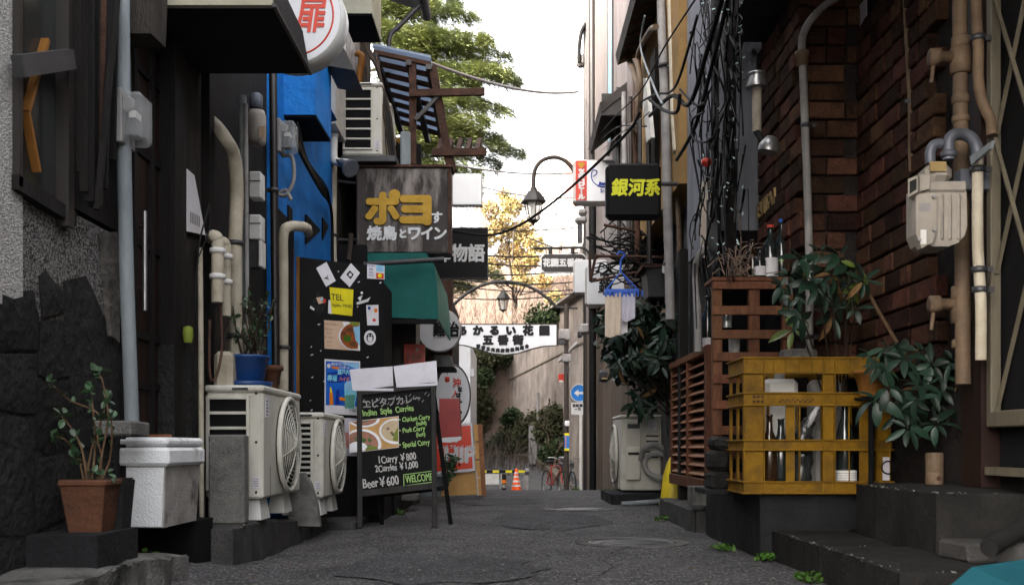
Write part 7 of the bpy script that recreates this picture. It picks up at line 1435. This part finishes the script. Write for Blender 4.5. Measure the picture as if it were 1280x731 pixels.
# umbrella plants: whorls of leaves on petioles
def whorl(t, p, d, s, n=7, me=LD, pet=True):
    d = d.normalized(); u = d.orthogonal().normalized(); w = d.cross(u); a0 = r.random() * 6.28
    for i in range(n):
        a = a0 + 6.283 * i / n; o = u * math.cos(a) + w * math.sin(a); put((LB if r.random() < .03 else r.choice((LD, LD2, LD3))) if me is LD else me, t, p + o * s * .1, o + d * r.uniform(-.2, .6) - UPV * r.uniform(.1, .7), d + rv(.3), s * r.uniform(.6, 1.15))
def umbrella(name, label, root, cents, s, stemr, n=7, light=.08, mat='stem_dark', sparse=True):
    t = thing(name, label, 'plant', root); rt = Vector(root); fork = rt + Vector((0, 0, .3))
    for q_, (c, d) in enumerate(cents):
        m = MB(); k_ = spline([rt, rt.lerp(c, .55) + Vector((0, 0, .05)), c], 6); m.tube(k_, [stemr * (1 - .05 * i) for i in range(len(k_))], 5)
        if q_ % 3 == 0 or not sparse: part(m, 'stem', G[mat], t)
        whorl(t, c, d, s * r.uniform(.75, 1.2), r.choice((5, 6, n, n)), LL if r.random() < light else LD)
    return t
cs = []
for i in range(41):
    px = r.uniform(752, 862); py = r.uniform(378, 470); 
    if px > 830 and py > 430: py -= 50
    if px < 765 and py > 430: px += 12
    Yc = r.uniform(8.2, 9.4); c = P(px, py, Yc); cs.append((c, Vector((c.x - 1.3, -(.8), .5 + (450 - py) * .01)) + rv(.25)))
for px, py in ((792, 505), (800, 498), (806, 515), (815, 505)): cs.append((P(px, py, 9.2), Vector((0, -1, -.2)) + rv(.2)))
t = umbrella('umbrella_plant', 'big dark umbrella plant spreading over the air conditioner on the ground', (1.6, 9.35, .66), cs[-42:], .14, .012, 7, .0)
m = leafcloud(MB(), r, [(P(800, 415, 9.3), (.42, .3, .3)), (P(835, 410, 9.2), (.3, .25, .3)), (P(785, 450, 9.4), (.25, .25, .25)), (P(768, 405, 9.2), (.2, .2, .2)), (P(815, 470, 9.4), (.3, .2, .3)), (P(850, 440, 9.3), (.15, .2, .3))], 2000, .03, .065); tag(part(m, 'inner_foliage', G['leaf_dark'], t), kind='stuff')
cs = []
for px, py in ((985, 345), (1000, 322), (1025, 315), (1050, 320), (1072, 335), (1080, 352), (1040, 345), (1010, 352), (990, 372), (1060, 362), (1030, 370), (998, 395), (978, 358), (1015, 338), (1045, 330), (1065, 348), (1005, 332), (1035, 352), (1022, 362), (992, 412), (1052, 375), (1070, 385), (1040, 395), (985, 385)): cs.append((P(px, py, 4.75 + r.uniform(-.15, .15)), Vector((r.gauss(0, .4), -.9, .5 + r.gauss(0, .2)))))
t = umbrella('umbrella_plant', 'tall umbrella plant with long hanging leaves by the brick corner', (1.7, 5.3, .52), cs, .098, .006, 7, .1)
m = MB(); m.tube([P(1085, 365, 4.7), P(1100, 392, 4.7), P(1121, 428, 4.75)], [.008, .009, .01], 6); part(m, 'stem', G['stem'], t)
cs = []
for px, py in ((1090, 445), (1108, 436), (1122, 432), (1098, 458), (1140, 462), (1165, 455), (1180, 470), (1150, 480), (1190, 452), (1125, 500), (1140, 512), (1165, 505), (1185, 515), (1170, 530), (1200, 490), (1120, 520), (1105, 462), (1130, 448), (1155, 440), (1160, 490), (1175, 485), (1135, 535), (1155, 530), (1195, 505), (1110, 485), (1145, 500), (1095, 500), (1205, 470)): cs.append((P(px, py, 4.35 + r.uniform(-.15, .15)), Vector((r.gauss(-.2, .35), -.8, .7 + r.gauss(0, .2)))))
umbrella('umbrella_plant', 'teal leaved umbrella plant spreading from the orange pot', (1.67, 4.76, .88), cs, .09, .006, 7, .05)
# dried twigs on the trellis
t = thing('dried_twigs', 'nest of dried pale twigs lying on top of the trellis', 'twigs', P(922, 346, 5.66))
for i in range(34): a = P(r.uniform(906, 940), 345, 5.66 + r.uniform(-.06, .06)); b = a + Vector((r.gauss(0, .06), r.gauss(0, .04), abs(r.gauss(.1, .05)))); e = b + rv(.05); e.z = max(e.z, a.z + .01); m = MB(); m.tube(spline([a, b, e], 4), .0028, 4); part(m, 'twig', G['twig'], t)
# small plants low down
t = thing('small_plant', 'small speckled plant at the foot of the red HIP sign', 'plant', P(557, 618, 10.4)); m = leafcloud(MB(), r, [(P(560, 585, 10.4), (.09, .1, .16)), (P(565, 577, 10.4), (.09, .1, .1)), (P(556, 600, 10.4), (.07, .08, .1))], 260, .015, .035); part(m, 'foliage', G['leaf_jade'], t)
m = MB(); m.tube([P(557, 618, 10.4), P(560, 580, 10.4)], .01, 6); part(m, 'stem', G['stem'], t)
pot('pale pot beside the chalkboard leg', P(538, 619, 9.5), .1, .13, .2, 'pipe_pale'); m = MB(); m.cb(492, 617, 522, 626, 8.6, .2, .01); solo(m, 'stone_block', G['concrete_block'], 'pale kerbstone lying on the pavement seen under the chalkboard', 'block', P(507, 626, 8.6))
for i, (px, py, Yw, k) in enumerate(((905, 692, 5.35, 40), (960, 702, 4.9, 50), (1012, 724, 4.15, 60), (827, 652, 7.5, 30), (760, 613, 12.2, 60), (720, 616, 15.0, 40), (500, 641, 8.2, 40), (176, 706, 3.9, 14))):
    c = P(px, py, Yw); c.z = gz(c.x, c.y) if c.x > -1.2 else .12; m = leafcloud(MB(), r, [(c + Vector((0, 0, .02)), (.07, .06, .025))], k * 2, .008, .02, 1.5); tag(struct(m, 'weeds', G['weed'], 'stuff'), ('weeds', )[0] and ('tuft of weeds growing in the joint at the kerb', 'weeds')[0], 'weeds', 'weed tufts along the kerbs')
# grit and litter on the asphalt
m = MB()
for _ in range(420):
    y = 3.4 + 8 * r.random() ** 1.5; x = r.uniform(-1.15, 1.15); s = r.uniform(.003, .009); k = len(m.v); z = gz(x, y)
    m.box(x - s, x + s, y - s, y + s, z, z + s * .9, s * .4)
struct(m, 'grit', G['concrete_block'], 'stuff')
m = MB()
for _ in range(90):
    y = r.uniform(3.5, 11); x = r.choice((-1, 1)) * r.uniform(.8, 1.2); z = gz(x, y) + .004; s = r.uniform(.008, .02); a = r.random() * 6.28; d = Vector((math.cos(a), math.sin(a), .1)) * s; e = Vector((-d.y, d.x, .004)) * .5; k = len(m.v); p = Vector((x, y, z)); m.v += [p - d, p + e, p + d, p - e]; m.f.append((k, k + 1, k + 2, k + 3)); m.s.append(False)
struct(m, 'fallen_leaves', G['stem'], 'stuff')
# ------------------------------------------------------------------ post wound with fairy lights and vines
t = thing('vine_post', 'dark post wound with bare vines and tiny fairy lights under the eaves', 'post', PX(898, 350, 1.25))
m = MB(); m.box(1.25, 1.31, 5.98, 6.04, 1.0, 3.6); part(m, 'post', G['timber_dark'], t)
m = MB()
for i in range(150):
    y0_ = r.uniform(-40, 330); x0_ = r.uniform(866, 924) + r.gauss(0, 4); a_ = r.random() * 6.28; rr_ = r.uniform(5, 15); tw = r.uniform(.5, 2.6) * r.choice((-1, 1)); dy_ = r.uniform(10, 90); Xv = 1.16 + r.uniform(-.05, .1); q = [PX(x0_ + rr_ * math.cos(a_ + tw * k / 6) * (1 if dy_ > 25 else .8), y0_ + rr_ * math.sin(a_ + tw * k / 6) + dy_ * k / 6, Xv + .02 * math.sin(k + i)) for k in range(7)]; m.tube(spline(q, 4), r.choice((.003, .0045, .0065)), 5, cap=False)
tag(part(m, 'vine', G['cable'], t), kind='stuff')
m = MB()
for i in range(42):
    c = PX(r.uniform(876, 932), 330 * r.random() ** 1.4, 1.13); d = (rv()).normalized() * .017; m.bar(c, c + d, .005, .005)
tag(part(m, 'fairy_light', G['fairy'], t), kind='stuff')
for i, pts in enumerate(([(905, -10), (885, 60), (862, 130), (840, 120), (812, 145)], [(912, -10), (893, 70), (872, 150), (858, 180), (846, 200)], [(800, 128), (820, 118), (838, 115), (850, 95), (872, 20)], [(812, 125), (830, 138), (846, 140), (850, 118)], [(850, 112), (862, 125), (872, 132), (882, 128)], [(880, 140), (866, 150), (866, 172), (880, 178), (890, 172)], [(735, 187), (765, 150), (800, 115), (830, 60), (872, -5)], [(752, 188), (778, 165), (800, 150), (812, 140)], [(742, 185), (770, 160), (808, 158)])):
    lb = ('thick black cable bundle climbing to the eaves by the vine post', 'second thick cable running down past the stucco wall', 'cable stretched from the ochre wall up over the stucco', 'short cable knot at the drainpipe clamp', 'looping cable on the stucco wall', 'coiled black cable hanging at the vine post', 'long thin cable slanting up from the beer sign', 'white flex slanting from the beer sign to the cables', 'slack cable sagging above the galaxy sign')[i]
    Xc = (1.1, 1.12, 1.08, 1.08, 1.1, 1.1, .98, 1.0, 1.0)[i]; m = MB(); m.tube(spline([PX(x, y, Xc) for x, y in pts], 7), (.014, .012, .009, .012, .007, .007, .006, .005, .006)[i], 6); solo(m, 'cable', G['wire_pale' if i == 7 else 'cable'], lb, 'cable', PX(*pts[0], Xc))
# bare branches tangled under the black box sign
t = thing('bare_branches', 'tangle of bare branches and wires below the square black sign', 'branches', P(800, 320, 9.8)); m = MB()
for i in range(62):
    a = P(r.uniform(800, 850), r.uniform(285, 345), 9.8 + r.uniform(-.3, .3)); b = P(r.uniform(738, 800), r.uniform(285, 345), 9.6 + r.uniform(-.3, .3)); m.tube(spline([a, a.lerp(b, .4) + rv(.07), a.lerp(b, .75) + rv(.06), b], 4), r.choice((.004, .006, .009)), 4, cap=False)
tag(part(m, 'branch', G['cable'], t), kind='stuff')
m = MB(); 
for a, b in (((737, 318), (738, 352)), ((738, 352), (800, 340)), ((742, 320), (830, 322)), ((738, 352), (745, 318)), ((795, 289), (755, 281))): m.tube([P(*a, 9.3), P(*b, 9.3)], .014, 5)
part(m, 'iron_bracket', G['rust'], t)
m = MB()
for i in range(60): a = P(r.uniform(795, 850), r.uniform(300, 372), 9.9 + r.uniform(-.2, .3)); m.tube(spline([a, a + rv(.08), a + rv(.14)], 3), .006, 4, cap=False)
tag(part(m, 'dead_vine', G['stem_dark'], t), kind='stuff')
c = PX(883, 203, 1.15); m = MB(); m.lathe(c, [(.0, -.03), (.03, -.015), (.03, .015), (0, .03)], 14); solo(m, 'red_ball', G['red'], 'small red ball lamp by the vine post', 'lamp', c)
m = MB(); m.prism([PX(826, 340, 1.3), PX(832, 318, 1.3), PX(834, 322, 1.3), PX(833, 343, 1.3)], (.02, 0, 0)); solo(m, 'shard', G['white_plastic'], 'white plastic scrap caught above the metal tub', 'scrap', PX(830, 330, 1.3))
m = MB(); m.prism([PX(1074, 8, 1.83), PX(1083, -4, 1.83), PX(1083, 36, 1.83), PX(1074, 40, 1.83)], (.004, 0, 0)); solo(m, 'notice', G['paper_stained'], 'torn white paper stuck high on the brick corner', 'notice', PX(1078, 20, 1.83))
